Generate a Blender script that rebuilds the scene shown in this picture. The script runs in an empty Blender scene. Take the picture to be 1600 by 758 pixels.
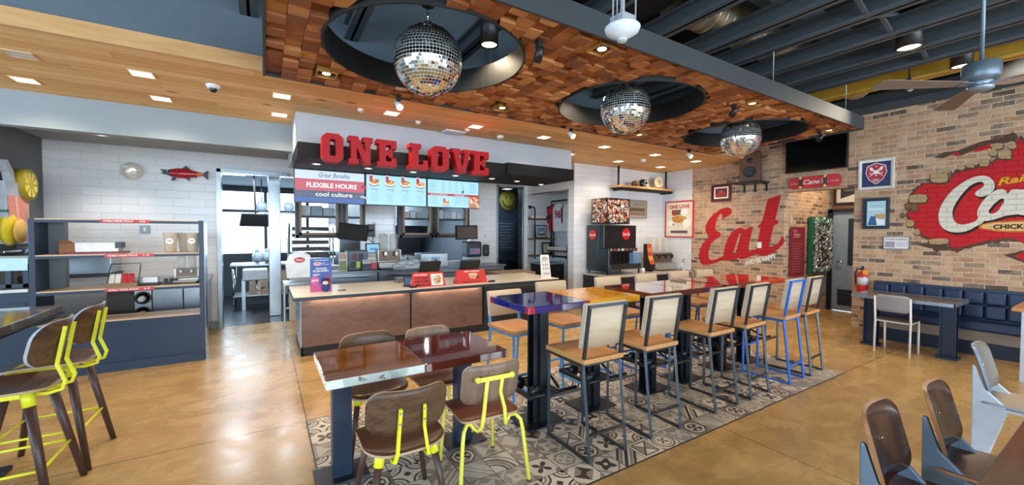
import bpy, bmesh, math, random
from mathutils import Vector, Matrix
random.seed(7)
S = bpy.context.scene
COL = S.collection
PI = math.pi
# ------------------------------------------------------------------ camera
YAW, PITCH, ROLL, FPX, CH = 0.553096, -0.0260579, 0.0040096, 625.9, 1.6
def cam_axes():
    f = Vector((math.sin(YAW)*math.cos(PITCH), math.cos(YAW)*math.cos(PITCH), math.sin(PITCH)))
    r = Vector((math.cos(YAW), -math.sin(YAW), 0)); u = r.cross(f)
    r2 = r*math.cos(ROLL)+u*math.sin(ROLL); u2 = -r*math.sin(ROLL)+u*math.cos(ROLL)
    return r2, u2, f
CR, CU, CF = cam_axes()
cam = bpy.data.objects.new('camera', bpy.data.cameras.new('camera')); COL.objects.link(cam)
cam.matrix_world = Matrix(((CR.x, CU.x, -CF.x, 0), (CR.y, CU.y, -CF.y, 0), (CR.z, CU.z, -CF.z, CH), (0, 0, 0, 1)))
cam.data.sensor_width = 36; cam.data.lens = FPX/1600*36; cam.data.clip_start = .02
S.camera = cam
def at(ax, val, x, y):
    """point where the sight line of photo position (x, y) meets the plane axis=val (used for measuring walls)"""
    d = CR*((x-800)/FPX)+CU*(-(y-379)/FPX)+CF
    o = (0, 0, CH); t = (val-o[ax])/d[ax]
    return Vector((d.x*t, d.y*t, CH+d.z*t))
# ------------------------------------------------------------------ exposure, world, daylight
S.view_settings.view_transform = 'Standard'; S.view_settings.look = 'None'
S.view_settings.gamma = 1; S.view_settings.use_curve_mapping = False
S.view_settings.exposure = 1.15
S.cycles.max_bounces = 8; S.cycles.diffuse_bounces = 4; S.cycles.glossy_bounces = 4
S.cycles.transparent_max_bounces = 12
S.cycles.caustics_reflective = False; S.cycles.caustics_refractive = False
S.cycles.sample_clamp_indirect = 6.0
w = bpy.data.worlds.new('world'); S.world = w; w.use_nodes = True
bg = w.node_tree.nodes['Background']; bg.inputs[0].default_value = (.68, .84, 1, 1); bg.inputs[1].default_value = 2.0
def area(name, loc, rot, sx, sy, power, col, spread=PI):
    l = bpy.data.lights.new(name, 'AREA'); l.shape = 'RECTANGLE'; l.size = sx; l.size_y = sy
    l.energy = power; l.color = col; l.spread = spread
    o = bpy.data.objects.new(name, l); COL.objects.link(o); o.location = loc; o.rotation_euler = rot; return o
area('daylight_front', (2.6, -4.75, 1.9), (PI/2, 0, 0), 11, 2.6, 390, (.88, .95, 1))      # points +y, outside the storefront windows
area('daylight_left', (-6.75, 1.2, 1.8), (PI/2, 0, -PI/2), 8, 2.4, 250, (.60, .80, 1))     # points +x
area('daylight_kitchen', (0.2, 12.35, 2.0), (-PI/2, 0, 0), 6, 2.4, 75, (.62, .84, 1))     # points -y
# ------------------------------------------------------------------ materials
def hx(s):
    s = s.lstrip('#'); v = [int(s[i:i+2], 16)/255 for i in (0, 2, 4)]
    return tuple((c/12.92 if c <= .04045 else ((c+.055)/1.055)**2.4) for c in v)+(1,)
MATS = {}
class N:
    """small expression wrapper: N(tree, socket) supports + - * / and comparisons as math nodes"""
    def __init__(s, t, k): s.t, s.k = t, k
    def op(s, o, *a):
        n = s.t.nodes.new('ShaderNodeMath'); n.operation = o
        for i, v in enumerate((s,)+a):
            if isinstance(v, N): s.t.links.new(v.k, n.inputs[i])
            else: n.inputs[i].default_value = v
        return N(s.t, n.outputs[0])
    def __add__(s, o): return s.op('ADD', o)
    def __sub__(s, o): return s.op('SUBTRACT', o)
    def __mul__(s, o): return s.op('MULTIPLY', o)
    def __truediv__(s, o): return s.op('DIVIDE', o)
    def lt(s, o): return s.op('LESS_THAN', o)
    def gt(s, o): return s.op('GREATER_THAN', o)
    def mx(s, o): return s.op('MAXIMUM', o)
    def mn(s, o): return s.op('MINIMUM', o)
    def floor(s): return s.op('FLOOR')
    def fract(s): return s.op('FRACT')
    def abs(s): return s.op('ABSOLUTE')
    def near(s, c, wd): return (s-c).abs().lt(wd)
class MB_:
    pass
def newmat(name, color=(.8, .8, .8, 1), rough=.5, metal=0, spec=.5, coat=0, emit=None, estr=1):
    m = bpy.data.materials.new(name); m.use_nodes = True; t = m.node_tree; p = t.nodes['Principled BSDF']
    if isinstance(color, str): color = hx(color)
    p.inputs['Base Color'].default_value = color; p.inputs['Roughness'].default_value = rough
    p.inputs['Metallic'].default_value = metal; p.inputs['Specular IOR Level'].default_value = spec
    p.inputs['Coat Weight'].default_value = coat; p.inputs['Coat Roughness'].default_value = .03; p.inputs['Coat IOR'].default_value = 2.1 if coat >= 1 else 1.5
    if emit is not None:
        if isinstance(emit, str): emit = hx(emit)
        p.inputs['Emission Color'].default_value = emit; p.inputs['Emission Strength'].default_value = estr
    m.diffuse_color = color
    return m, t, p
def pal(h, rough=.5, metal=0, coat=0, vary=.08, scale=9, spec=.5, bump=0):
    """plain paint / plastic / metal with a little procedural variation; cached by its settings"""
    key = ('pal', h, rough, metal, coat, vary, scale, spec, bump)
    if key in MATS: return MATS[key]
    m, t, p = newmat('paint_'+h.lstrip('#'), h, rough, metal, spec, coat)
    tc = t.nodes.new('ShaderNodeTexCoord'); nz = t.nodes.new('ShaderNodeTexNoise'); nz.inputs['Scale'].default_value = scale
    nz.inputs['Detail'].default_value = 4
    t.links.new(tc.outputs['Object'], nz.inputs['Vector'])
    r = t.nodes.new('ShaderNodeMapRange'); r.inputs[1].default_value = .3; r.inputs[2].default_value = .7
    r.inputs[3].default_value = 1-vary; r.inputs[4].default_value = 1+vary
    t.links.new(nz.outputs[0], r.inputs[0])
    mx = t.nodes.new('ShaderNodeMix'); mx.data_type = 'RGBA'; mx.blend_type = 'MULTIPLY'; mx.inputs[0].default_value = 1
    mx.inputs[6].default_value = hx(h); t.links.new(r.outputs[0], mx.inputs[7]); t.links.new(mx.outputs[2], p.inputs['Base Color'])
    if bump:
        b = t.nodes.new('ShaderNodeBump'); b.inputs['Strength'].default_value = bump; b.inputs['Distance'].default_value = .01
        t.links.new(nz.outputs[0], b.inputs['Height']); t.links.new(b.outputs[0], p.inputs['Normal'])
    MATS[key] = m; return m
def glow(h, e=1.0):
    key = ('glow', h, e)
    if key in MATS: return MATS[key]
    m, t, p = newmat('lit_'+h.lstrip('#'), (.02, .02, .02, 1), .4, 0, .3, 0, h, e*.62)
    MATS[key] = m; return m
def xyz(t, kind='Object'):
    tc = t.nodes.new('ShaderNodeTexCoord'); s = t.nodes.new('ShaderNodeSeparateXYZ'); t.links.new(tc.outputs[kind], s.inputs[0])
    return tc.outputs[kind], N(t, s.outputs[0]), N(t, s.outputs[1]), N(t, s.outputs[2])
def comb(t, *a):
    c = t.nodes.new('ShaderNodeCombineXYZ')
    for i, v in enumerate(a):
        if isinstance(v, N): t.links.new(v.k, c.inputs[i])
        else: c.inputs[i].default_value = v
    return c.outputs[0]
def noise(t, vec, scale, detail=5, rough=.6, dist=0):
    n = t.nodes.new('ShaderNodeTexNoise'); n.inputs['Scale'].default_value = scale; n.inputs['Detail'].default_value = detail
    n.inputs['Roughness'].default_value = rough; n.inputs['Distortion'].default_value = dist
    if vec is not None: t.links.new(vec, n.inputs['Vector'])
    return N(t, n.outputs[0])
def rnd(t, *a):
    n = t.nodes.new('ShaderNodeTexWhiteNoise'); n.noise_dimensions = '3D'; t.links.new(comb(t, *a), n.inputs[0]); return N(t, n.outputs[0])
def ramp(t, fac, stops, interp='LINEAR'):
    r = t.nodes.new('ShaderNodeValToRGB'); r.color_ramp.interpolation = interp
    while len(r.color_ramp.elements) < len(stops): r.color_ramp.elements.new(.5)
    for e, (pos, c) in zip(r.color_ramp.elements, stops):
        e.position = pos; e.color = hx(c) if isinstance(c, str) else c
    t.links.new(fac.k, r.inputs[0]); return r.outputs[0]
def mix(t, fac, a, b, mode='MIX'):
    m = t.nodes.new('ShaderNodeMix'); m.data_type = 'RGBA'; m.blend_type = mode
    for i, v in ((0, fac), (6, a), (7, b)):
        if isinstance(v, N): t.links.new(v.k, m.inputs[i])
        elif isinstance(v, str): m.inputs[i].default_value = hx(v)
        elif isinstance(v, (int, float)): m.inputs[i].default_value = v
        elif isinstance(v, tuple): m.inputs[i].default_value = v
        else: t.links.new(v, m.inputs[i])
    return m.outputs[2]
def bump(t, p, h, strength=.3, dist=.01):
    b = t.nodes.new('ShaderNodeBump'); b.inputs['Strength'].default_value = strength; b.inputs['Distance'].default_value = dist
    t.links.new(h.k if isinstance(h, N) else h, b.inputs['Height']); t.links.new(b.outputs[0], p.inputs['Normal'])
def wood(name, cols, ax=0, scale=6, rough=.45, coat=0, stretch=9, rings=1.0):
    """grained wood running along local axis ax"""
    key = ('wood', name)
    if key in MATS: return MATS[key]
    m, t, p = newmat(name, cols[0], rough, 0, .4, coat)
    v, x, y, z = xyz(t); a = [x, y, z]; a[ax] = a[ax]/stretch
    vec = comb(t, *a)
    n1 = noise(t, vec, scale*2.2, 6, .65, .6); n2 = noise(t, vec, scale*14, 3, .5)
    f = n1*.75+n2*.3
    k = len(cols)
    t.links.new(ramp(t, f, [(.28+.46*i/(k-1), c) for i, c in enumerate(cols)]), p.inputs['Base Color'])
    bump(t, p, n2, .08, .003)
    MATS[key] = m; return m
def brick_mat(name, paint=None):
    """masonry laid in courses 0.2 x 0.067; object coordinates = room coordinates. paint: colour painted over the masonry"""
    m, t, p = newmat(name, '#c8a98a', .85, 0, .25)
    v, x, y, z = xyz(t)
    geo = t.nodes.new('ShaderNodeNewGeometry'); sp = t.nodes.new('ShaderNodeSeparateXYZ'); t.links.new(geo.outputs['Normal'], sp.inputs[0])
    nx = N(t, sp.outputs[0]).abs().gt(.5)
    wob = noise(t, v, 9, 3)
    h = y*nx+x*(nx*-1+1)                       # horizontal run along whichever way the wall faces
    bw, bh = .205, .071
    zz = z/bh+(wob-.5)*.16; row = zz.floor(); u = h/bw+row.op('MODULO', 2.0).abs()*.5+(wob-.5)*.08
    cu = u.floor(); fu = u.fract(); fv = zz.fract()
    eu = (fu-.5).abs()*-1+.5; ev = (fv-.5).abs()*-1+.5
    e1 = N(t, eu.k)*bw; e2 = N(t, ev.k)*bh
    edge = e1.mn(e2)+(noise(t, v, 55, 3)-.5)*.010
    mr = t.nodes.new('ShaderNodeMapRange'); mr.interpolation_type = 'SMOOTHSTEP'; mr.inputs[1].default_value = .003; mr.inputs[2].default_value = .010
    t.links.new(edge.k, mr.inputs[0]); face = N(t, mr.outputs[0])
    r1 = rnd(t, cu, row, 1.0); sm = noise(t, v, 3.0, 4); fine = noise(t, v, 40, 4, .7)
    f = r1*.86+(sm-.5)*.35+(fine-.5)*.35
    if paint is None:
        bc = ramp(t, f, [(0, '#5b4d44'), (.09, '#74655a'), (.17, '#97806b'), (.3, '#b39379'), (.45, '#c0a080'), (.56, '#a3785f'), (.7, '#c6a688'), (.84, '#a87d62'), (1, '#d2b698')])
        base = mix(t, face, ramp(t, fine, [(.3, '#b89a80'), (.7, '#d6bda0')]), bc)
        smear = ramp(t, noise(t, v, 7, 5), [(.5, (0, 0, 0, 1)), (.68, (.45, .45, .45, 1))])
        base = mix(t, smear, base, '#d4b698')
    else:
        base = mix(t, face*.55+.45, mix(t, .6, '#000000', paint), mix(t, fine, mix(t, .82, '#1a0a0a', paint), paint))
    t.links.new(base, p.inputs['Base Color'])
    bump(t, p, face+fine*.35, .55, .006)
    return m
def tile_mat(name, w=.405, h=.124, c='#e3e3e4', c2='#dadbdd', rough=.16, grout='#bfc1c4'):
    m, t, p = newmat(name, c, rough, 0, .5)
    v, x, y, z = xyz(t)
    geo = t.nodes.new('ShaderNodeNewGeometry'); sp = t.nodes.new('ShaderNodeSeparateXYZ'); t.links.new(geo.outputs['Normal'], sp.inputs[0])
    nx = N(t, sp.outputs[0]).abs().gt(.5)
    hh = y*nx+x*(nx*-1+1)
    zz = z/h; row = zz.floor(); u = hh/w+row.op('MODULO', 2.0).abs()*.5
    e = (((u.fract()-.5).abs()*-1+.5)*w).mn(((zz.fract()-.5).abs()*-1+.5)*h)
    mr = t.nodes.new('ShaderNodeMapRange'); mr.inputs[1].default_value = .0012; mr.inputs[2].default_value = .0035; t.links.new(e.k, mr.inputs[0])
    face = N(t, mr.outputs[0]); r1 = rnd(t, u.floor(), row, 3.0)
    t.links.new(mix(t, face, grout, mix(t, r1, c, c2)), p.inputs['Base Color'])
    wv = noise(t, v, 5, 2); bump(t, p, face*.6+wv*.9+r1*.0, .35, .008)
    return m
def plank_mat(name, pw=.14):
    """knotty ceiling planks running along x, board width pw in y (or z on the edge board)"""
    m, t, p = newmat(name, '#c98f55', .65, 0, .2)
    v, x, y, z = xyz(t)
    d = y/pw+z*.0; row = d.floor(); L = 2.1; xs = x/L+rnd(t, row, 2.0, 0.0)*3; seg = xs.floor()
    r1 = rnd(t, seg, row, 5.0)
    vec = comb(t, x/8+r1*9, y+r1*5, z); g = noise(t, vec, 15, 6, .62, .5); g2 = noise(t, comb(t, x/3, y, z), 4, 3)
    col = ramp(t, g*.8+r1*.45-.1, [(.1, '#c8955a'), (.4, '#d9ab70'), (.6, '#e2b981'), (.95, '#edca98')])
    vo = t.nodes.new('ShaderNodeTexVoronoi'); vo.inputs['Scale'].default_value = 1; t.links.new(comb(t, x*1.35, y*4.2, r1), vo.inputs['Vector'])
    kn = ramp(t, N(t, vo.outputs[0])+(g-.5)*.12, [(.05, (1, 1, 1, 1)), (.11, (0, 0, 0, 1))])
    col = mix(t, kn, col, '#7a4524')
    gap = (d.fract()-.5).abs().gt(.488); col = mix(t, gap, col, '#7d5330')
    t.links.new(col, p.inputs['Base Color']); bump(t, p, gap*-1+g*.1, .3, .004)
    return m
def floor_mat():
    m, t, p = newmat('stained_concrete', '#b08a55', .2, 0, .5)
    v, x, y, z = xyz(t)
    n1 = noise(t, v, .55, 6, .62, .4); n2 = noise(t, comb(t, x, y*1.7, z), 2.6, 7, .68, .5); n3 = noise(t, v, 26, 5, .7)
    f = n1*.45+n2*.45+n3*.16
    col = ramp(t, f, [(.28, '#785836'), (.42, '#9d7a4a'), (.54, '#b59159'), (.66, '#c2a067'), (.8, '#b8976a')])
    sp = ramp(t, noise(t, v, 75, 3, .7)+(n1-.5)*.25, [(.66, (0, 0, 0, 1)), (.74, (.7, .7, .7, 1))]); col = mix(t, sp, col, '#5b3c1c')
    st = ramp(t, noise(t, comb(t, x*.8, y*1.4, z), 1.1, 4, .6, 1.2), [(.56, (0, 0, 0, 1)), (.7, (.45, .45, .45, 1))]); col = mix(t, st, col, '#7b5634')
    # saw cut joints
    cut = x.near(3.18, .004)*y.lt(1.87)
    cut = cut.mx(x.near(.285, .004)*y.gt(3.74)).mx(y.near(1.873, .004)*x.gt(5.63)).mx(y.near(3.744, .004)*x.lt(.285)).mx(x.near(-2.6, .004)*y.lt(6)).mx(y.near(4.75, .004)*x.gt(.285))
    col = mix(t, cut, col, '#4a3520')
    t.links.new(col, p.inputs['Base Color'])
    rr = t.nodes.new('ShaderNodeMapRange'); rr.inputs[1].default_value = .3; rr.inputs[2].default_value = .7; rr.inputs[3].default_value = .16; rr.inputs[4].default_value = .36
    t.links.new(n2.k, rr.inputs[0]); t.links.new(rr.outputs[0], p.inputs['Roughness'])
    bump(t, p, n2*.6+n3*.15-cut, .12, .004)
    return m
def encaustic_mat():
    """patchwork cement tiles, 0.2 m, twelve designs chosen per tile"""
    m, t, p = newmat('encaustic_tile', '#b6a793', .42, 0, .4)
    v, x, y, z = xyz(t); T = .2
    gx = (x-.285)/T; gy = (y-1.873)/T; ix = gx.floor(); iy = gy.floor()
    a = gx.fract()*2-1; b = gy.fract()*2-1
    ax_, ay_ = a.abs(), b.abs()
    r = (a*a+b*b).op('SQRT'); th = b.op('ARCTAN2', a)
    k1 = rnd(t, ix, iy, 1.0); k2 = rnd(t, ix, iy, 2.0); k3 = rnd(t, ix, iy, 3.0)
    rc = ((ax_-1)*(ax_-1)+(ay_-1)*(ay_-1)).op('SQRT')
    cc = ((a+1)*(a+1)+(b+1)*(b+1)).op('SQRT')
    mx_ = ax_.mx(ay_); man = ax_+ay_
    octo = mx_.mx(man*.7071)
    flip = k2.gt(.5)*2-1
    da = a*flip+b
    star = r*((th*4).op('COSINE')*.22+.78); petal = r-((th*2).op('SINE')).abs()*.75
    # each design: (mask of dark, mask of mid)
    D = [
        (octo.near(.82, .06).mx(octo.near(.52, .05)).mx(petal.lt(-.12)*r.lt(.5)), octo.gt(.88)),
        (star.lt(.42)*r.gt(.16), man.gt(1.15)*man.lt(1.4)),
        (rc.near(.8, .07).mx(rc.lt(.3)).mx(man.lt(.28)), rc.near(.5, .09)),
        (cc.near(1.55, .08).mx(cc.near(.95, .07)).mx(cc.near(1.95, .04)), cc.near(1.25, .12)),
        (da.abs().lt(.16).mx((da.abs()-.85).abs().lt(.14)), (da.abs()-.5).abs().lt(.13)),
        ((man.lt(.85)*(a*b).gt(0)).mx(r.lt(.2)), (man.lt(.85)*(a*b).lt(0)).mx(man.gt(1.5))),
        (petal.lt(-.05), rc.lt(.45)),
        ((mx_.near(.72, .05)).mx((ax_-ay_).abs().lt(.08)*mx_.lt(.7)), mx_.lt(.66)*ax_.gt(ay_)),
        (ax_.near(.5, .06).mx(ay_.near(.5, .06)).mx(star.lt(.22)), ax_.gt(.56)*ay_.gt(.56)),
        ((r.near(.85, .06)).mx(petal.lt(-.3)), r.near(.62, .06).mx(rc.lt(.35))),
    ]
    n = len(D); idx = (k1*(n-.001)).floor(); dark = mid = None
    for i, (d_, m_) in enumerate(D):
        s = idx.near(float(i), .5); d_ = d_*s; m_ = m_*s
        dark = d_ if dark is None else dark+d_; mid = m_ if mid is None else mid+m_
    inv = k3.gt(.62); fine = noise(t, v, 30, 4)
    light = mix(t, k3, '#d6cab6', '#c6bcae'); mid_c = mix(t, k2, '#8b7866', '#9a9088'); dk = mix(t, k1, '#3b322e', '#4a4544')
    c1 = mix(t, mid.mn(1.0), light, mid_c); c1 = mix(t, dark.mn(1.0), c1, dk)
    c2 = mix(t, mid.mn(1.0), mid_c, light); c2 = mix(t, dark.mn(1.0), c2, '#cdc0ac')
    col = mix(t, inv*.9, c1, c2); col = mix(t, .3, col, mix(t, fine, '#6f655b', '#ffffff'), 'SOFT_LIGHT')
    edge = mx_.gt(.975); col = mix(t, edge, col, '#2b2623')
    t.links.new(col, p.inputs['Base Color']); bump(t, p, edge*-1, .3, .002)
    return m
def block_mat():
    m, t, p = newmat('wood_block_ends', '#a9602f', .6, 0, .25)
    geo = t.nodes.new('ShaderNodeNewGeometry'); isl = N(t, geo.outputs['Random Per Island'])
    v, x, y, z = xyz(t)
    vec = comb(t, x/5+isl*13, y+isl*7, z); g = noise(t, vec, 22, 5, .6, 1.4)
    col = ramp(t, isl*.8+g*.35-.1, [(.05, '#5a2f1a'), (.25, '#7c4527'), (.45, '#965a34'), (.65, '#ad7042'), (.85, '#c68d58'), (1, '#d9a873')])
    sat = noise(t, v, .9, 2); col = mix(t, .25, col, mix(t, sat, '#7d3b1e', '#c48a52'))
    t.links.new(col, p.inputs['Base Color']); bump(t, p, g, .25, .004)
    return m
# common finishes
BLACK = pal('#17181b', .42); STEEL = pal('#9aa3ab', .28, .9, vary=.05); DARKST = pal('#3b3f45', .38, .75); NAVY = pal('#1d2b40', .45, vary=.06)
WHITE = pal('#d9d8d4', .5); CHROME = pal('#c8ccd0', .12, 1, vary=.02); RED = pal('#c0262c', .42); YELLOW = pal('#e6e236', .38)
BEAM = pal('#474e54', .6); DECK = pal('#1f2225', .85); GREYW = pal('#6b6d70', .8, vary=.04); BLUEF = pal('#2a67b8', .4)
WALNUT = wood('walnut_veneer', ['#29150e', '#43261a', '#573626', '#351e14'], 0, 6, .33)
WALNUT_B = wood('greyed_walnut_veneer', ['#2a1c14', '#483325', '#624937', '#3a281d'], 0, 6, .42); BEECH = wood('grey_beech_veneer', ['#5d483b', '#7c6656', '#8e7868'], 2, 7, .45)
OAKS = wood('seat_oak', ['#a0693a', '#bf8a57', '#cd9b68'], 1, 4, .42)
ASH = wood('pale_ash', ['#a8917a', '#bfab92', '#cab8a0'], 0, 4, .5)
LEGW = wood('dark_leg_wood', ['#2f1e18', '#46302a', '#543b33'], 2, 8, .4)
GLASS_M, _t, _p = newmat('window_glass', (1, 1, 1, 1), .02)
_t.nodes.clear(); _o = _t.nodes.new('ShaderNodeOutputMaterial'); _tr = _t.nodes.new('ShaderNodeBsdfTransparent'); _gl = _t.nodes.new('ShaderNodeBsdfGlossy')
_gl.inputs['Roughness'].default_value = .02; _mx = _t.nodes.new('ShaderNodeMixShader'); _mx.inputs[0].default_value = .07
_tr.inputs[0].default_value = (.95, .98, 1, 1)
_t.links.new(_tr.outputs[0], _mx.inputs[1]); _t.links.new(_gl.outputs[0], _mx.inputs[2]); _t.links.new(_mx.outputs[0], _o.inputs[0])
def clearmat(name, tint, fac=.35):
    m, t, p = newmat(name, tint, .1)
    o = t.nodes['Material Output']; tr = t.nodes.new('ShaderNodeBsdfTransparent'); mx = t.nodes.new('ShaderNodeMixShader'); mx.inputs[0].default_value = fac
    t.links.new(tr.outputs[0], mx.inputs[1]); t.links.new(p.outputs[0], mx.inputs[2]); t.links.new(mx.outputs[0], o.inputs[0]); return m
CLEARP = clearmat('clear_plastic', '#e8e4da', .2)
# ------------------------------------------------------------------ mesh builder
class MB:
    def __init__(s, xf=None): s.v = []; s.f = []; s.mi = []; s.sm = []; s.mats = []; s.xf = xf; s.cur = 0
    def use(s, m):
        if m not in s.mats: s.mats.append(m)
        s.cur = s.mats.index(m); return s
    def add(s, vs, fs, smooth=False):
        k = len(s.v); s.v += [tuple(s.xf @ Vector(q)) if s.xf else tuple(q) for q in vs]
        for f in fs: s.f.append([i+k for i in f]); s.mi.append(s.cur); s.sm.append(smooth)
        return s
    def box(s, x0, x1, y0, y1, z0, z1):
        vs = [(x, y, z) for z in (z0, z1) for y in (y0, y1) for x in (x0, x1)]
        return s.add(vs, [(0, 2, 3, 1), (4, 5, 7, 6), (0, 1, 5, 4), (2, 6, 7, 3), (0, 4, 6, 2), (1, 3, 7, 5)])
    def cbox(s, c, d): return s.box(c[0]-d[0]/2, c[0]+d[0]/2, c[1]-d[1]/2, c[1]+d[1]/2, c[2]-d[2]/2, c[2]+d[2]/2)
    def ring(s, c, ax, r, n, ph=0, sq=1):
        ax = ax.normalized(); u = ax.orthogonal().normalized() if abs(ax.z) > .99 or abs(ax.z) < .01 and False else None
        if u is None:
            u = ax.cross(Vector((0, 0, 1)));
            if u.length < 1e-4: u = Vector((1, 0, 0))
            u.normalize()
        w_ = ax.cross(u)
        return [c+u*(r*math.cos(ph+2*PI*i/n))+w_*(r*sq*math.sin(ph+2*PI*i/n)) for i in range(n)]
    def bar(s, p0, p1, r0, r1=None, n=12, caps=True, ph=0):
        p0, p1 = Vector(p0), Vector(p1); r1 = r0 if r1 is None else r1; d = p1-p0
        vs = s.ring(p0, d, r0, n, ph)+s.ring(p1, d, r1, n, ph)
        fs = [(i, (i+1) % n, n+(i+1) % n, n+i) for i in range(n)]
        s.add(vs, fs, n > 6)
        if caps: s.add(vs, [tuple(range(n))[::-1], tuple(range(n, 2*n))])
        return s
    def sqbar(s, p0, p1, w_): return s.bar(p0, p1, w_*.7071, n=4, ph=PI/4)
    def tube(s, pts, r, n=10, square=False, closed=False):
        pts = [Vector(q) for q in pts]; rings = []; m = len(pts); up = None
        for i, q in enumerate(pts):
            a = pts[i]-pts[i-1] if i > 0 or closed else pts[1]-pts[0]
            b = pts[(i+1) % m]-pts[i] if i < m-1 or closed else pts[-1]-pts[-2]
            d = (a.normalized()+b.normalized());
            if d.length < 1e-6: d = a
            d.normalize()
            if up is None:
                up = d.cross(Vector((0, 0, 1)));
                if up.length < .05: up = Vector((1, 0, 0))
            up = (up-d*up.dot(d)).normalized(); w_ = d.cross(up); rr = r[i] if isinstance(r, (list, tuple)) else r
            k = 1/max(.5, math.cos(min(1.2, a.angle(b)/2))) if a.length and b.length else 1
            rings += [q+up*rr*math.cos(2*PI*j/n+(PI/4 if square else 0))+w_*rr*math.sin(2*PI*j/n+(PI/4 if square else 0)) for j in range(n)]
        fs = []
        for i in range(m if closed else m-1):
            for j in range(n):
                A, B = i*n, ((i+1) % m)*n; fs.append((A+j, A+(j+1) % n, B+(j+1) % n, B+j))
        s.add(rings, fs, not square)
        if not closed: s.add(rings, [tuple(range(n))[::-1], tuple(range((m-1)*n, m*n))])
        return s
    def lathe(s, prof, c=(0, 0, 0), n=28, axis='z', smooth=True):
        vs = []; m = len(prof)
        for r, h in prof:
            for j in range(n):
                a = 2*PI*j/n; x, y, z = r*math.cos(a), r*math.sin(a), h
                q = {'z': (x, y, z), 'y': (x, z, y), 'x': (z, x, y)}[axis]; vs.append((c[0]+q[0], c[1]+q[1], c[2]+q[2]))
        fs = [(i*n+j, i*n+(j+1) % n, (i+1)*n+(j+1) % n, (i+1)*n+j) for i in range(m-1) for j in range(n)]
        s.add(vs, fs, smooth)
        if abs(prof[0][0]-prof[-1][0]) < 1e-6 and prof[0][0] > .002:
            return s.add(vs, [((m-1)*n+j, (m-1)*n+(j+1) % n, (j+1) % n, j) for j in range(n)], smooth)
        if prof[0][0] > 1e-4: s.add(vs[:n], [tuple(range(n))[::-1]])
        if prof[-1][0] > 1e-4: s.add(vs[-n:], [tuple(range(n))])
        return s
    def disc(s, c, r, n=24, axis='z'):
        vs = [{'z': (c[0]+r*math.cos(a), c[1]+r*math.sin(a), c[2]), 'y': (c[0]+r*math.cos(a), c[1], c[2]+r*math.sin(a)), 'x': (c[0], c[1]+r*math.cos(a), c[2]+r*math.sin(a))}[axis] for a in [2*PI*i/n for i in range(n)]]
        return s.add(vs, [tuple(range(n))])
    def sphere(s, c, r, nu=18, nv=12, sq=(1, 1, 1)):
        vs = [(c[0]+r*sq[0]*math.sin(PI*i/nv)*math.cos(2*PI*j/nu), c[1]+r*sq[1]*math.sin(PI*i/nv)*math.sin(2*PI*j/nu), c[2]+r*sq[2]*math.cos(PI*i/nv)) for i in range(nv+1) for j in range(nu)]
        return s.add(vs, [(i*nu+j, (i+1)*nu+j, (i+1)*nu+(j+1) % nu, i*nu+(j+1) % nu) for i in range(nv) for j in range(nu)], True)
    def poly(s, loops, fr, depth=0, smooth_curve=False, lift=0):
        vs, fs = fill2d(loops, depth, smooth_curve)
        return s.add([fr(q[0], q[1], q[2]+lift) for q in vs], fs)
    def build(s, name, m=None, parent=None, bevel=0, sub=0, seg=2, loc=None):
        me = bpy.data.meshes.new(name); me.from_pydata([tuple(q) for q in s.v], [], s.f)
        if m is not None and not s.mats: me.materials.append(m)
        for k in s.mats: me.materials.append(k)
        me.polygons.foreach_set('material_index', s.mi); me.polygons.foreach_set('use_smooth', s.sm)
        bm = bmesh.new(); bm.from_mesh(me); bmesh.ops.remove_doubles(bm, verts=bm.verts, dist=1e-5)
        bmesh.ops.recalc_face_normals(bm, faces=bm.faces); bm.to_mesh(me); bm.free()
        me.update(); o = bpy.data.objects.new(name, me); COL.objects.link(o)
        if parent: o.parent = parent
        if loc: o.location = loc
        if bevel:
            b = o.modifiers.new('bevel', 'BEVEL'); b.width = bevel; b.segments = seg; b.limit_method = 'ANGLE'; b.angle_limit = .7
        if sub:
            b = o.modifiers.new('sub', 'SUBSURF'); b.levels = sub; b.render_levels = sub
        return o
_tmpc = {}
def _curve_mesh(cd):
    o = bpy.data.objects.new('tmp', cd); COL.objects.link(o)
    dg = bpy.context.evaluated_depsgraph_get(); me = o.evaluated_get(dg).to_mesh()
    vs = [tuple(q.co) for q in me.vertices]; fs = [tuple(p.vertices) for p in me.polygons]
    o.evaluated_get(dg).to_mesh_clear(); bpy.data.objects.remove(o); return vs, fs
def fill2d(loops, depth=0, smooth=False):
    cd = bpy.data.curves.new('c', 'CURVE'); cd.dimensions = '2D'; cd.fill_mode = 'BOTH'; cd.resolution_u = 5; cd.extrude = depth/2
    for L in loops:
        if smooth:
            sp = cd.splines.new('BEZIER'); sp.bezier_points.add(len(L)-1)
            for b, q in zip(sp.bezier_points, L): b.co = (q[0], q[1], 0); b.handle_left_type = b.handle_right_type = 'AUTO'
        else:
            sp = cd.splines.new('POLY'); sp.points.add(len(L)-1)
            for b, q in zip(sp.points, L): b.co = (q[0], q[1], 0, 1)
        sp.use_cyclic_u = True
    vs, fs = _curve_mesh(cd); bpy.data.curves.remove(cd)
    return [(q[0], q[1], q[2]+depth/2) for q in vs], fs
def text2d(txt, bold=0, shear=0, depth=0):
    key = (txt, bold, shear, depth)
    if key not in _tmpc:
        cd = bpy.data.curves.new('t', 'FONT'); cd.body = txt; cd.offset = bold; cd.shear = shear; cd.extrude = depth/2; cd.resolution_u = 3
        vs, fs = _curve_mesh(cd); bpy.data.curves.remove(cd)
        x0 = min(q[0] for q in vs); x1 = max(q[0] for q in vs); y0 = min(q[1] for q in vs); y1 = max(q[1] for q in vs)
        _tmpc[key] = ([((q[0]-x0)/(x1-x0), (q[1]-y0)/(y1-y0), q[2]) for q in vs], fs, (x1-x0)/(y1-y0))
    return _tmpc[key]
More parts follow.
